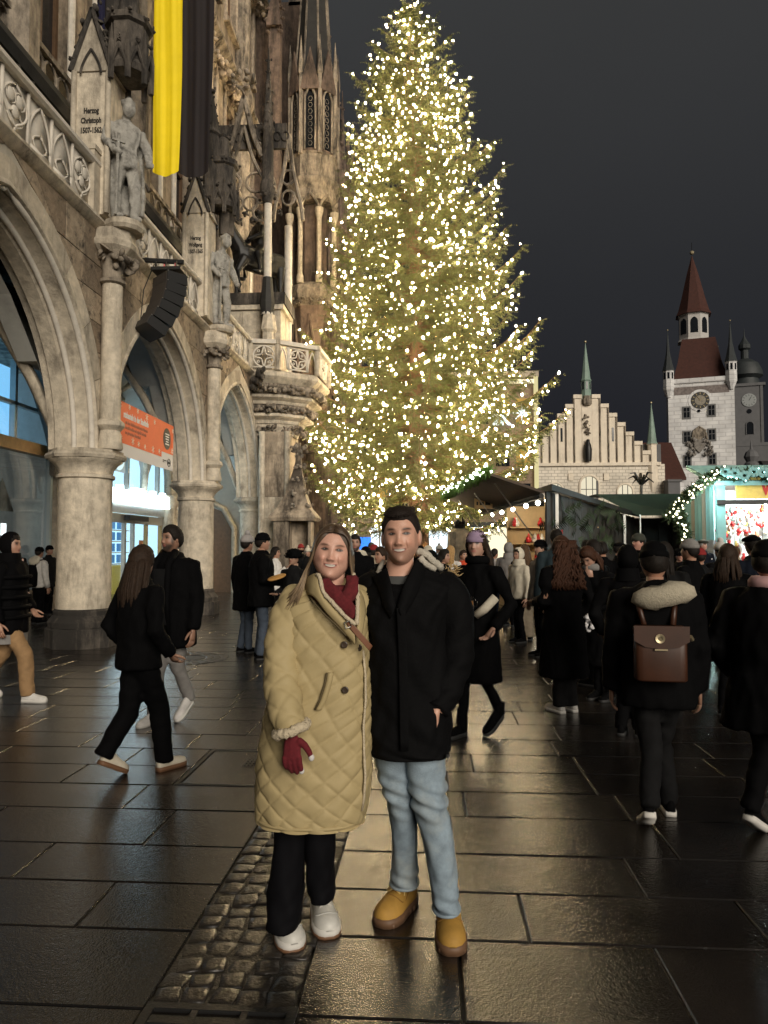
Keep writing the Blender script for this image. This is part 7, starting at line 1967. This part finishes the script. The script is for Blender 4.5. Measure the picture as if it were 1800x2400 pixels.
# ------------------------------------------------------------------ the man
YM = 3.16
LM = Vector((atY(985, 2200, YM).x, YM, 0))
msk = (.60,.34,.245)
hm0 = atY(940, 1259, 3.10)
MM = Matrix.Translation(hm0) @ Matrix.Rotation(radians(-2),4,'Y') @ Matrix.Rotation(radians(-4),4,'Z') @ Matrix.Scale(1.0,4)
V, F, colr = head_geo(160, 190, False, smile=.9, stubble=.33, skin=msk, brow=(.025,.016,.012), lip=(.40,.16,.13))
b = MB(); b.add(head_local(V, MM), F); cl = [tuple(c) for c in colr]
for s in (-1,1): b.ball(MM @ Vector((s*.077,.006,-.006)), .031, 12, 8, sx=.36, sy=.7, sz=1.1)
nm_ = hm0+Vector((-.004,.022,-.09))
b.rings([oval(nm_+Vector((-.004*t,.010*t,-.07*t)), r, r*.95, 24) for t, r in ((-.3,.056),(.3,.058),(.8,.060),(1.3,.066),(1.8,.09))])
b.rings(loft(px_rows([(1690,890,1035,0,.09),(1600,880,1028,0,.10),(1450,890,1015,0,.10),(1390,905,1005,.02,.08),(1345,925,980,.03,.06)], YM), 10, 20))
b.tube([atY(1055,1395,3.18), atY(1068,1530,3.16), atY(1021,1668,3.05)], [.05,.042,.03], 10); hand_tubes(b, atY(1019,1672,3.03), (atY(1010,1720,3.06)-atY(1020,1670,3.03)), (-.3,-.2,.1), .95, .4, 1, 6)
b.tube([atY(890,1400,3.22), atY(856,1480,3.30), atY(780,1485,3.36)], [.035,.032,.03], 8)
for x_ in (925,998): b.tube([atY(x_,1680,YM), atY(x_,1740,YM)], [.05,.03], 8)
cl.extend([msk]*(len(b.v)-len(cl)))
man = at_build(b, LM, 'person', SKIN, fix=True); setcol(man, cl); man.location = LM
tag(man, 'smiling bearded man in black coat, light jeans and yellow boots beside the woman', 'person')
b = MB(); vs_, fs = make_hair_cap(MM, 110, 90, 0, front=.070, side=.012, back=-.075, thick=.009, noise=.002, seed=4, puff=.5); b.add(vs_, fs)
q = random.Random(17)
for k in range(1300):
    a = q.uniform(-1.25,1.25); u0 = q.random(); x0 = sin(a)*.060*(1-.25*u0); zr = .078+.010*min(1,abs(x0)/.05)+.038*u0; yr = -.088*cos(a*.8)+.02*abs(a)*.5+.085*u0
    n0 = Vector((x0*1.05, yr, zr)); b.tube([MM @ n0, MM @ (n0+Vector((x0*.12+q.uniform(-.004,.004), .006, .008))), MM @ (n0+Vector((x0*.2+q.uniform(-.006,.006), .026, .011)))], [.0019,.0017,.0006], 4)
at_build(b, LM, 'hair', mat('dark_short_hair', (.015,.010,.0075), .7, var=.5, vscale=160, spec=.2, bump=.6, bscale=260, bdist=.004), man)
BCO = mat('black_coat', (.0032,.0032,.0036), .8, var=.25, vscale=8, spec=.10, bump=.4, bscale=35, bdist=.01)
b = MB(); R2 = loft(px_rows([(1758,866,1052,0,.165),(1742,864,1056,0,.172),(1690,862,1056,0,.175),(1600,860,1052,0,.17),(1500,856,1050,0,.17),(1430,852,1056,.0,.165),(1390,854,1062,.01,.15),(1362,870,1058,.02,.125),(1340,896,1030,.03,.10),(1325,912,1002,.035,.085)], YM), 120, 90, 2.5)
b.rings(wrinkle(wrinkle(R2, .0055, 2.5, .16, 12), .003, 5, .31, 3), True, False); b.rings([[p for p in R2[0]], [p.lerp(sum(R2[5], Vector())/90, .12)+Vector((0,0,.02)) for p in R2[5]]], True, False)
mc = at_build(b, LM, 'coat', BCO, man)
b = MB(); b.rings(wrinkle(tube_rings([atY(1022,1368,3.18), atY(1052,1392,3.16), atY(1068,1470,3.15), atY(1066,1550,3.14), atY(1046,1615,3.09), atY(1022,1664,3.045)], [.060,.082,.080,.074,.066,.057], 70, 40), .004, 1.6, .35, 5), True, True); at_build(b, LM, 'sleeve', BCO, mc)
b = MB(); b.rings(wrinkle(tube_rings([atY(900,1362,3.18), atY(872,1388,3.20), atY(852,1460,3.28), atY(800,1490,3.36), atY(740,1480,3.36)], [.060,.080,.078,.068,.06], 60, 36), .004, 1.6, .35, 7), True, True); at_build(b, LM, 'sleeve', BCO, mc)
# collar, placket, zip, hem cord
b = MB()
b.rings(strip([atY(906,1330,3.08), atY(912,1352,3.035), atY(920,1385,3.00), atY(928,1420,2.99)], [atY(872,1352,3.12), atY(888,1385,3.045), atY(898,1420,3.005), atY(915,1450,2.99)], 24, .02, .012))
b.rings(strip([atY(975,1312,3.09), atY(962,1338,3.045), atY(945,1375,3.00), atY(930,1420,2.985)], [atY(1003,1330,3.12), atY(992,1365,3.06), atY(972,1405,3.01), atY(944,1452,2.985)], 24, .022, .016))
b.rings([[atY(px_, py_, yy) for px_, py_, yy in rr] for rr in (((896,1335,3.12),(905,1318,3.22),(945,1306,3.25),(985,1306,3.21),(1000,1325,3.12)),((890,1360,3.14),(902,1345,3.25),(945,1335,3.28),(990,1340,3.24),(1010,1360,3.14)))], False, False)
at_build(b, LM, 'collar', BCO, mc)
b = MB(); b.rings(strip([atY(929,1425,2.975), atY(934,1550,2.97), atY(938,1760,2.968)], [atY(950,1425,2.975), atY(955,1550,2.97), atY(958,1760,2.968)], 20, .003, .001)); at_build(b, LM, 'placket', BCO, mc)
b = MB(); b.ball(atY(1050,1772,3.02), .009, 8, 6); b.tube([atY(1050,1772,3.02), atY(1049,1786,3.02)], .003, 5); at_build(b, LM, 'cord_toggle', DSOLE, mc)
b = MB(); fleece_tube(b, [atY(978,1292,3.13), atY(1000,1300,3.12), atY(1016,1316,3.13), atY(1034,1330,3.17)], .016, 3, 12); at_build(b, LM, 'fleece_hood', mat('white_fleece',(.60,.55,.46),.95,var=.2,vscale=70,bump=1.0,bscale=150,bdist=.01), mc); b = MB(); fleece_tube(b, [atY(984,1306,3.10), atY(998,1322,3.10), atY(1018,1334,3.14)], .013, 6, 12); at_build(b, LM, 'fleece_hood', MATS['white_fleece'], mc); b = MB(); fleece_tube(b, [atY(900,1314,3.16), atY(892,1328,3.15), atY(886,1342,3.16)], .010, 6, 10); at_build(b, LM, 'fleece_hood', mat('white_fleece',(.60,.55,.46),.95,var=.2,vscale=70,bump=1.0,bscale=150,bdist=.01), mc)
b = MB(); q = random.Random(3)
for k in range(70):
    c = atY(1050+q.uniform(-6,22), 1330+q.uniform(-8,22)+k*.12, 3.22); b.tube([c, c+Vector((q.uniform(-.01,.03), q.uniform(-.02,.02), q.uniform(-.01,.02)))], [.003,.0006], 4)
at_build(b, LM, 'fur_trim', mat('fair_fur',(.50,.36,.18),.8), mc)
b = MB(); b.rings([oval(nm_+Vector((-.006,.004,z)), r, r*.98, 28) for z, r in ((-.075,.064),(-.080,.067),(-.11,.078),(-.17,.10))]); at_build(b, LM, 'tee_shirt', mat('grey_tee',(.06,.062,.06),.9), man)
DENIM = mat('light_denim', (.245,.315,.375), .85, var=.34, vscale=16, bump=.7, bscale=200, bdist=.003, dirt=(.36,.40,.40), dscale=3.0, dthr=(.50,.72))
b = MB()
def fold(R, zf, amp, w_, ph):
    out = []
    for r in R:
        c = sum(r, Vector())/len(r); k = amp*math.exp(-((c.z-zf)/w_)**2)
        out.append([p+(p-c).normalized()*k*sin((p.z-zf)*95+(p.x-c.x)*38+ph) for p in r])
    return out
Rl = loft(px_rows([(1700,872,962,.02,.10),(1820,886,966,.03,.10),(1890,905,972,.05,.092),(1955,914,977,.09,.085),(2030,914,977,.14,.080),(2118,912,976,.18,.076)], YM), 70, 40)
b.rings(fold(fold(wrinkle(Rl, .0022, 2, .22, 3), .62, .008, .10, .4), .17, .008, .05, 2))
Rr = loft(px_rows([(1700,940,1044,0,.105),(1820,953,1046,-.01,.105),(1890,970,1048,-.02,.098),(1950,988,1062,-.02,.088),(2020,1002,1069,-.02,.080),(2080,1012,1073,-.02,.076),(2128,1018,1075,-.01,.074)], YM), 74, 40)
b.rings(fold(fold(wrinkle(Rr, .0022, 2, .22, 8), .60, .010, .08, 1.4), .14, .010, .06, 0))
jn = at_build(b, LM, 'jeans', DENIM, man)
for R in (Rl, Rr):
    b = MB(); h_ = [p+(p-sum(R[-1],Vector())/40).normalized()*.003 for p in R[-2]]; b.tube(h_+[h_[0]], .007, 6); at_build(b, LM, 'turned_hem', DENIM, jn)
    b = MB(); b.tube([r[20 if R is Rr else 38]+Vector((0,-.002,0)) for r in R[::3]], .0030, 5); at_build(b, LM, 'side_seam', mat('denim_seam',(.13,.19,.25),.9), jn)
NUB = mat('wheat_nubuck', (.42,.235,.045), .75, var=.15, vscale=20, bump=.2, bscale=120, bdist=.003); LUG = mat('brown_lug_sole', (.14,.075,.04), .6, var=.2)
for (dv, tx_, L_) in (((-.45,-.89),(890,2176),.285), ((.06,-1),(1062,2243),.31)):
    t_ = atZ(*tx_); d = Vector((*dv,0)).normalized(); h0 = t_-d*L_
    b = MB(); shoe(b, h0, d, L_, .065, .104, boot=.19, sole=.034, n=18); so = at_build(b, LM, 'boot', [NUB, LUG], man)
    s_ = Vector((-d.y,d.x,0))
    def topb(u): return .034+.104*float(np.interp(u, (0,.05,.20,.36,.52,.68,.84,.95,1), (.75,1,1.05,.98,.78,.62,.52,.40,.18)))
    DNB = mat('nubuck_seam', (.26,.135,.025), .8); LAC = mat('yellow_lace',(.78,.58,.22),.7)
    b = MB(); b.rings([[h0+d*u*L_+s_*x_*wd+Vector((0,0,topb(u)+.004-.014*x_*x_)) for x_ in (-1,-.5,0,.5,1)] for u, wd in ((.24,.026),(.36,.026),(.46,.024),(.58,.020))], False, False); at_build(b, LM, 'tongue', DNB, so)
    for k in range(4):
        u = .32+.075*k; b = MB(); b.tube([h0+d*u*L_+s_*.030+Vector((0,0,topb(u)-.011)), h0+d*(u+.012)*L_+Vector((0,0,topb(u)+.010)), h0+d*(u+.026)*L_-s_*.030+Vector((0,0,topb(u)-.011))], .0042, 6); at_build(b, LM, 'lace', LAC, so)
    for s2 in (-1,1):
        b = MB(); b.tube([h0+d*.34*L_+Vector((0,0,topb(.34)+.012)), h0+d*.42*L_+s_*s2*.030+Vector((0,0,topb(.42)+.006)), h0+d*.50*L_+s_*s2*.044+Vector((0,0,topb(.5)-.026))], .0034, 6); at_build(b, LM, 'lace_bow', LAC, so)
        b = MB(); b.tube([h0+d*u*L_+s_*s2*wd*1.32+Vector((0,0,zz)) for u, wd, zz in ((.20,.034,.115),(.34,.035,.100),(.48,.036,.072),(.60,.038,.050))], .0022, 5); at_build(b, LM, 'side_stitching', DNB, so)
    b = MB(); b.tube([h0+d*(.60+.05*cos(a_))*L_+s_*sin(a_)*.054+Vector((0,0,topb(.60+.05*cos(a_))-.030*abs(sin(a_))**2+.001)) for a_ in [-pi/2+pi*j/10 for j in range(11)]], .0026, 5); at_build(b, LM, 'vamp_seam', DNB, so)
    b = MB()
    for k in range(7):
        u = .10+.13*k
        for sx_ in (-1,1): b.obox(h0+d*u*L_+s_*sx_*(.045 if .1 < u < .9 else .03)+Vector((0,0,.008)), .018, .022, .016, Matrix.Rotation(atan2(d.y,d.x),3,'Z'))
    stuff(at_build(b, LM, 'sole_lugs', LUG, so))
# ================================================================== people around them
def at_feet(px, py): p = atZ(px, py); return (p.x, p.y)
def at_dist(px, Y): p = atY(px, 1283, Y); return (p.x, Y)
FACE, AWAY = 0.0, pi
# left side
w1 = person('woman with long brown hair in black jacket walking away at left', at_feet(322,1815), pi-.55, 1.66, True, 'black', .46, 1.08, 'black', 1.25, 'cream', GUM, 'brown', .44, walk=.42, arms=('pocket','pocket'), turn=.1)
m1 = person('dark bearded man in open black coat facing the camera at left', at_feet(398,1690), -.25, 1.86, False, 'black', .38, 1.22, 'grey', 1.0, 'white', SOLE, 'dark', arms=('down','down'), beard=.95, turn=-.35, skin=(.30,.165,.11), res=(60,48), walk=.3)
b = MB(); b.rings([[Vector((x,-.185-.02*cos(x*9),z)) for x in np.linspace(-.085,.085,8)] for z in (.78*1.86,.70*1.86,.60*1.86,.50*1.86)], False, False); b.build('sweater', cloth('charcoal'), m1, True)
b = MB()
for s in (-1,1): b.tube([(s*.09,-.17,.45*1.86),(s*.085,-.20,.62*1.86),(s*.075,-.17,.80*1.86),(s*.06,-.03,.865*1.86)], [.02,.025,.035,.04], 8)
b.build('lapel', cloth('black'), m1, True)
p1 = person('man in black puffer jacket and tan trousers leaving at the left edge', at_feet(16,1640), 1.55, 1.80, False, 'black', .40, 1.20, 'tan', 1.25, 'white', SOLE, 'dark', hood=('up','black'), walk=.65, arms=('down','pocket'), puffy=True)
b = MB(); b.rings([oval((0,.005,z), .215, .17, 20, 2.4) for z in (.40*1.8,.36*1.8,.345*1.8)], True, False); b.build('hoodie_hem', cloth('grey'), p1, True)
p2 = person('young man with short brown hair looking right at the left edge', at_feet(26,1500), 1.25, 1.78, False, 'black', .44, 1.0, 'black', 1.0, 'black', None, 'redbrown', arms=('phone','down'), skin=(.62,.40,.33), res=(60,48))
p3 = person('person in silver jacket with black backpack and handbag by shop window', at_feet(88,1462), pi-.4, 1.66, True, 'silver', .47, 1.0, 'black', 1.35, 'black', None, 'dark', hat=('beanie','black'), hood=('down','cream'), sleeve='silver', arms=('down','down'))
b = MB(); b.rings([oval((0,.19,z), a, c, 14, 3) for z, a, c in ((.80,.12,.06),(.84,.15,.09),(1.10,.155,.095),(1.24,.12,.07),(1.28,.05,.03))]); b.build('backpack_part', cloth('black'), p3, True)
for s in (-1,1): MB().tube([(s*.08,.17,1.24),(s*.09,.10,1.36),(s*.10,-.02,1.38)], .018, 6).build('backpack_strap', cloth('black'), p3, True)
p3b = person('dark haired person in dark coat beside the silver jacket', at_feet(112,1440), 1.3, 1.70, True, 'charcoal', .40, 1.0, 'black', 1.2, 'black', None, 'dark', hat=('beanie','black'))
hbp = Vector((*at_feet(128,1440),0)); hbag = empty('handbag', (hbp.x+.05, hbp.y-.9, .42)); tag(hbag, 'shiny black leather handbag hanging beside the silver jacket', 'bag')
SHB = mat('shiny_black_leather', (.012,.012,.012), .2)
MB().rings([oval((0,0,z), a, c, 14, 2.6) for z, a, c in ((0,.10,.06),(.03,.135,.08),(.20,.12,.07),(.28,.07,.03))]).build('bag_body', SHB, hbag, True)
MB().tube([(-.06,0,.26),(-.03,0,.46),(.03,0,.46),(.06,0,.26)], .012, 6).build('bag_handle', SHB, hbag, True)
c1 = person('tall person in big black coat and black beanie seen from behind with food', at_feet(612,1545), 1.95, 1.86, False, 'black', .42, 1.28, 'jeans', 1.05, 'black', None, 'dark', hat=('beanie','black'), arms=('hold','hold'))
c2 = person('person in black coat and grey beanie behind the big black coat', at_feet(576,1530), 2.5, 1.84, False, 'black', .36, 1.15, 'jeans', 1.0, 'black', None, 'dark', hat=('pom','plaid'))
c3 = person('person in dark puffer and huge black fluffy hat eating', at_dist(690,10.3), -.5, 1.62, True, 'charcoal', .42, 1.05, 'black', 1.0, 'black', None, 'dark', hat=('fluffy','black'), arms=('hold','hold'), skin=(.34,.20,.14))
fd = empty('bread_slice', (-2.17,10.15,1.22)); tag(fd, 'flat brown bread slice held by the person in black beanie', 'food'); 
MB().rings([oval((0,0,z), a, c, 14) for z, a, c in ((0,.13,.07),(.015,.14,.075),(.025,.12,.06))]).build('bread', mat('baked_crust',(.42,.22,.06),.7,var=.4,vscale=30), fd, True).rotation_euler = (.3,-.3,.4)
c4 = person('woman with black bob in white jacket beside the corner pier', at_dist(645,14.5), 1.5, 1.66, True, 'white', .48, 1.05, 'black', 1.0, 'black', None, 'dark', .22, arms=('phone','phone'))
c5 = person('person in red beanie near the stone shrine', at_dist(705,19.5), .3, 1.74, False, 'charcoal', .42, 1.0, 'black', hat=('beanie','red'))
c6 = person('person in cream pom hat near the stone shrine', at_dist(722,19.0), -.2, 1.64, True, 'charcoal', .42, 1.0, 'black', hat=('pom','cream'))
c7 = person('bearded man in black jacket facing camera between the couple', at_dist(832,10.8), .1, 1.84, False, 'black', .46, 1.1, 'black', hair='dark', beard=.9, hood=('down','cream'), skin=(.36,.21,.15), res=(54,44))
c8 = person('person in wine red beanie with fur hood between the couple', at_dist(876,13.0), pi-.3, 1.70, True, 'black', .44, 1.1, 'black', hat=('beanie','red'), hood=('down','beige'))
c9 = person('person in black hat behind the bearded man', at_dist(858,12.2), pi+.5, 1.66, False, 'black', .44, 1.1, 'black', hat=('beanie','black'))
c10 = person('person in dark coat with fur trimmed hood by man shoulder', at_dist(894,9.6), -.9, 1.66, True, 'black', .44, 1.05, 'black', hair='brown', hood=('down','beige'))
# right of the man
c11 = person('dark coated person with black hood right behind the man', at_dist(1010,8.6), pi-.4, 1.60, False, 'black', .40, 1.2, 'black', hood=('up','black'))
c12 = person('person in pale knit hat among the crowd behind the man', at_dist(1003,13.2), .5, 1.68, True, 'charcoal', .44, 1.0, 'black', hat=('beanie','cream'))
c13 = person('dark haired woman looking right among the crowd', at_dist(1040,11.5), 1.2, 1.62, True, 'black', .44, 1.05, 'black', hair='dark', hairlen=.25)
c14 = person('fair haired woman in white jacket beyond the crowd', at_dist(1055,14.2), 2.6, 1.68, True, 'white', .46, 1.0, 'black', hair='blond', hairlen=.34)
c15 = person('person in bright red jacket beyond the crowd', at_dist(1085,15.0), .6, 1.60, True, 'orange', .46, 1.1, 'black', hair='brown')
li = person('woman in lilac beanie and long black coat holding a beer mug', at_feet(1122,1722), -.75, 1.80, True, 'black', .26, 1.02, 'black', .8, 'boots', None, 'brown', .26, hat=('beanie','lilac'), arms=('hold','pocket'), turn=.35, skin=(.44,.26,.19), res=(64,50), walk=.35, skirt=.03, scarf='black')
for s, ar_ in ((-1,0),(1,1)):
    pass
b = MB(); b.tube([(-.23,-.12,1.17),(-.16,-.26,1.12),(-.06,-.28,1.14)], [.062,.058,.055], 10); b.build('white_sleeve_band', cloth('cream'), li, True)
b = MB(); b.tube([(.10,-.155,1.06),(.17,-.12,1.12),(.23,-.04,1.22)], [.035,.04,.04], 8); b.build('white_pocket_band', cloth('cream'), li, True)
mg = empty('beer_mug', Vector((*at_feet(1122,1722),0))+Vector((-.09,-.30,1.12)));  tag(mg, 'clear mug of amber drink in the hand of lilac beanie woman', 'mug')
MB().lathe([(.035,0),(.038,.005),(.040,.11),(.036,.11),(.034,.01)], n=16).build('glass', glassm('mug_glass',(.95,.93,.88),.10), mg, True)
MB().lathe([(.033,.008),(.034,.075),(.004,.076)], n=16).build('drink', mat('amber_drink',(.45,.20,.05),.3), mg, True)
MB().tube([(.038,0,.09),(.065,0,.08),(.065,0,.035),(.038,0,.025)], .006, 6).build('handle', GLASS, mg, True)
bl = person('woman with long fair hair in black jacket and beige trousers from behind', at_feet(1232,1500), pi-.2, 1.70, True, 'black', .36, 1.15, 'beige', 1.5, 'black', None, 'midbrown', .42)
gh = person('person in pale grey hooded jacket at the lit stall', at_dist(1192,15.5), 2.6, 1.74, False, 'grey', .44, 1.1, 'black', hood=('up','grey'))
gh2 = person('person in striped dark jacket at the lit stall counter', at_dist(1158,16.5), 2.2, 1.62, False, 'plaid', .46, 1.0, 'navy', hair='dark')
gh3 = person('person in black cap and grey hoodie looking left', at_dist(1268,11.2), -1.2, 1.76, False, 'grey', .44, 1.08, 'black', hat=('beanie','black'), skin=(.40,.24,.17))
gh4 = person('tall person in dark teal jacket from behind', at_dist(1305,11.0), pi+.1, 1.92, False, 'teal', .44, 1.15, 'black', hair='dark')
cu = person('woman with long curly red brown hair in long black coat from behind', at_feet(1322,1668), pi+.5, 1.76, True, 'black', .20, 1.16, 'charcoal', 1.2, 'white', SOLE, 'redbrown', .48, skirt=.05, arms=('pocket','hold'))
q = random.Random(6); b = MB()
for k in range(70):
    a = q.uniform(-1.7,1.7); z0 = 1.72; p = Vector((sin(a)*.09,.04+cos(a)*.09,z0)); pts = []
    for t in range(9): pts.append(p+Vector((sin(a)*.10*t/8+.018*sin(t*2.1+k), .05*t/8+.018*cos(t*2.3+k), -.50*q.uniform(.95,1.0)*t/8)))
    b.tube(pts, [.014]*8+[.004], 5)
b.build('curls', hairm('redbrown'), cu, True)
be = person('woman with brown bob bending her head in black jacket', at_feet(1412,1640), -.75, 1.68, True, 'black', .22, 1.12, 'black', .8, 'boots', None, 'redbrown', .15, lean=.30, nod=.75, arms=('hold','hold'), skin=(.44,.26,.19), scarf='grey', skirt=.04)
nk = empty('paper_napkin', Vector((*at_feet(1385,1655),0))+Vector((-.02,-.05,.92))); tag(nk, 'crumpled white paper napkin held between the two long coated women', 'napkin')
b = MB(); carving(b, [(0,0,0),(.02,0,-.06),(-.01,0,-.10)], .05, 3, 6); b.build('paper', WHT, nk, False)
gc = person('smiling man in dark green cap behind the bending woman', at_dist(1498,11.5), -1.1, 1.86, False, 'black', .44, 1.15, 'black', hair='dark', hat=('beanie','olive'), skin=(.46,.24,.18), res=(54,44))
b1_ = person('dark haired person from behind at the boarded hut', at_dist(1412,11.8), pi, 1.74, False, 'black', .44, 1.1, 'black', hair='dark')
ho = person('person from behind with white fleece hood and brown leather backpack', at_feet(1545,1930), pi-.12, 1.68, False, 'black', .42, 1.28, 'charcoal', 1.05, 'black', SOLE, 'dark', walk=.42, arms=('down','down'), hat=('beanie','black'), nod=.15)
k_ = 1.70
b = MB(); base = Vector((-.02,.14,.815*k_)); q = random.Random(2)
b.rings([[base+Vector((cos(a)*rx, .02+sin(a)*ry, z-.02*cos(a)))*1.0+Vector((0,0,q.uniform(-.004,.004))) for a in [2*pi*j/24 for j in range(24)]] for z, rx, ry in ((-.085,.05,.02),(-.075,.13,.06),(-.035,.185,.09),(.015,.17,.095),(.045,.12,.07),(.05,.03,.02))]); b.build('fleece_hood', mat('ivory_fleece',(.46,.41,.31),.95,var=.2,vscale=60,bump=1.0,bscale=120,bdist=.01), ho, True)
bp = empty('leather_backpack', Vector((*at_feet(1545,1930),0))); bp.rotation_euler = (0,0,pi-.12); tag(bp, 'dark brown leather backpack with round brass clasp on black coated back', 'backpack')
LB = mat('dark_brown_leather', (.046,.016,.007), .45, var=.3, vscale=10)
def rbox(b, c, sx_, sy_, sz_, p=6):
    b.rings([[Vector(c)+Vector((v.x, v.y, z*sz_/2)) for v in oval((0,0,0), sx_/2*f, sy_/2*f, 20, p)] for z, f in ((-1,.93),(-.94,1),(.94,1),(1,.93))])
b = MB(); rbox(b, (.02,.235,1.045), .285, .12, .31); b.build('pack_body', LB, bp, True)
b = MB(); b.poly([Vector((.02+x,.297,z)) for x, z in ((-.15,1.205),(.15,1.205),(.15,1.12),(.09,1.085),(.0,1.075),(-.09,1.085),(-.15,1.12))], (0,.008,0)); b.build('flap', LB, bp)
o = MB().lathe([(.013,0),(.013,.006),(.026,.008),(.026,.0)], n=20).build('clasp', mat('brass',(.60,.50,.32),.3,metal=.8), bp); o.matrix_basis = Matrix.Translation((.03,.305,1.135)) @ Matrix.Rotation(-pi/2,4,'X')
MB().box(-.01,.06,.300,.312,1.068,1.076).build('strap_tip', mat('brass',(.60,.50,.32),.3), bp)
MB().tube([(-.15,.22,1.14),(-.165,.20,1.12)], .012, 8).build('side_ring', mat('brass',(.60,.50,.32),.3), bp)
for s in (-1,1): MB().tube([(.02+s*.08,.20,1.20),(.02+s*.10,.15,1.31),(.02+s*.10,.02,1.37)], .018, 6).build('shoulder_strap', LB, bp, True)
re = person('person in long black coat and beanie at the right edge from behind', at_feet(1815,1960), pi-.7, 1.69, True, 'black', .36, 1.28, 'black', 1.0, 'black', SOLE, 'dark', hat=('beanie','black'), arms=('down','pocket'), skirt=.05, scarf='pink', walk=.3)
fc = person('man in flat cap and navy jacket holding bread at teal stall', at_feet(1650,1445), .25, 1.83, False, 'navy', .46, 1.18, 'black', 1.1, 'black', None, 'grey', hat=('cap','olive'), arms=('hold','down'), turn=.45, skin=(.46,.25,.19), res=(54,44))
MB().box(.075,.105,-.222,-.214,1.365,1.39).build('jacket_badge', WHT, fc)
bpx = at_feet(1650,1445); br_ = empty('bread_roll', (bpx[0]-.0,bpx[1]-.34,1.17)); tag(br_, 'yellow bread roll in the hand of the flat capped man', 'food')
MB().ball((0,0,0), .06, 12, 8, sx=.8, sy=.5, sz=1.3).build('roll', mat('bread_yellow',(.55,.36,.08),.7,var=.3,vscale=40), br_, True)
fh = person('woman in black fluffy hat by the dark stall corner', at_dist(1592,13.5), -.1, 1.62, True, 'black', .42, 1.1, 'black', hair='dark', hat=('fluffy','black'), skin=(.42,.22,.16), arms=('hold','hold'))
ts = person('dark haired woman in black coat with tan scarf at teal stall', at_dist(1722,14.5), 1.9, 1.66, True, 'black', .20, 1.1, 'black', hair='midbrown', hairlen=.18, scarf='beige', skirt=.03)
gy = person('grey haired person in blue jacket at the ornament display', at_dist(1775,15.8), -.9, 1.66, True, 'lblue', .44, 1.0, 'navy', hair='grey', arms=('hold','hold'))
bf = person('dark person with backpack at far right edge', at_dist(1798,12.5), pi, 1.78, False, 'black', .44, 1.1, 'black', hair='dark')
# more of the crowd further off, along the stalls and under the tree
fr_ = random.Random(44)
spots = [(765,17.5),(790,21),(915,16.8),(940,19.5),(985,16.2),(1110,18.5),(1140,20.5),(1215,12.8),(1340,13.6),(1375,15.2),(1450,14.2),(1540,15.6),(1030,21),(870,22)]
desc = ['pale beanie','dark hood','brown hair','grey beanie','black beanie','fair hair','red scarf','cream hood','navy jacket','long dark hair','dark cap','tan coat','white hat','olive beanie']
for n_, (px_, Y_) in enumerate(spots):
    kw = [dict(hat=('beanie','cream')), dict(hood=('up','black')), dict(hair='brown'), dict(hat=('beanie','grey')), dict(hat=('beanie','black')), dict(hair='blond',hairlen=.3), dict(scarf='red'), dict(hood=('up','cream'),coat='cream'), dict(coat='navy'), dict(hair='dark',hairlen=.35), dict(hat=('cap','black')), dict(coat='tan'), dict(hat=('pom','white')), dict(hat=('beanie','olive'))][n_]
    kw.setdefault('coat', fr_.choice(['black','charcoal','navy','black']))
    where = 'under the tree' if px_ < 1000 else ('before the lit hut' if px_ < 1250 else 'beside the boarded hut')
    person('distant visitor with %s standing %s' % (desc[n_], where), at_dist(px_, Y_), fr_.uniform(-3,3), fr_.uniform(1.62,1.80), fr_.random() < .5, res=(26,20), remvox=.03, **kw)
for n_, (px_, Y_, H_, what, kw) in enumerate([(1470,6.6,1.66,'black parka with raised hood',dict(hood=('up','black'))), (1392,8.9,1.74,'black coat and dark hair',dict(hair='dark')), (1555,7.6,1.70,'charcoal coat and long dark hair',dict(coat='charcoal',hair='dark',hairlen=.3)),
        (1618,8.6,1.74,'black coat and grey beanie',dict(hat=('beanie','grey'))), (1705,7.4,1.68,'black coat and brown ponytail',dict(hair='brown',hairlen=.3)), (1765,9.2,1.80,'navy coat and black cap',dict(coat='navy',hat=('cap','black'))), (1350,9.8,1.66,'black coat with cream scarf',dict(scarf='cream')),
        (1690,11.0,1.72,'dark coat and white pom hat',dict(hat=('pom','white'))), (1640,10.4,1.64,'charcoal coat and red beanie',dict(coat='charcoal',hat=('beanie','red')))]):
    kw.setdefault('coat','black')
    person('onlooker in %s among the packed crowd at right' % what, at_dist(px_, Y_), pi+fr_.uniform(-.8,.8), H_, n_ % 2 == 0, hem=fr_.uniform(.28,.46), cw=1.1, res=(36,28), arms=(fr_.choice(['down','pocket','hold']),fr_.choice(['down','pocket'])), **kw)
fuse_all()
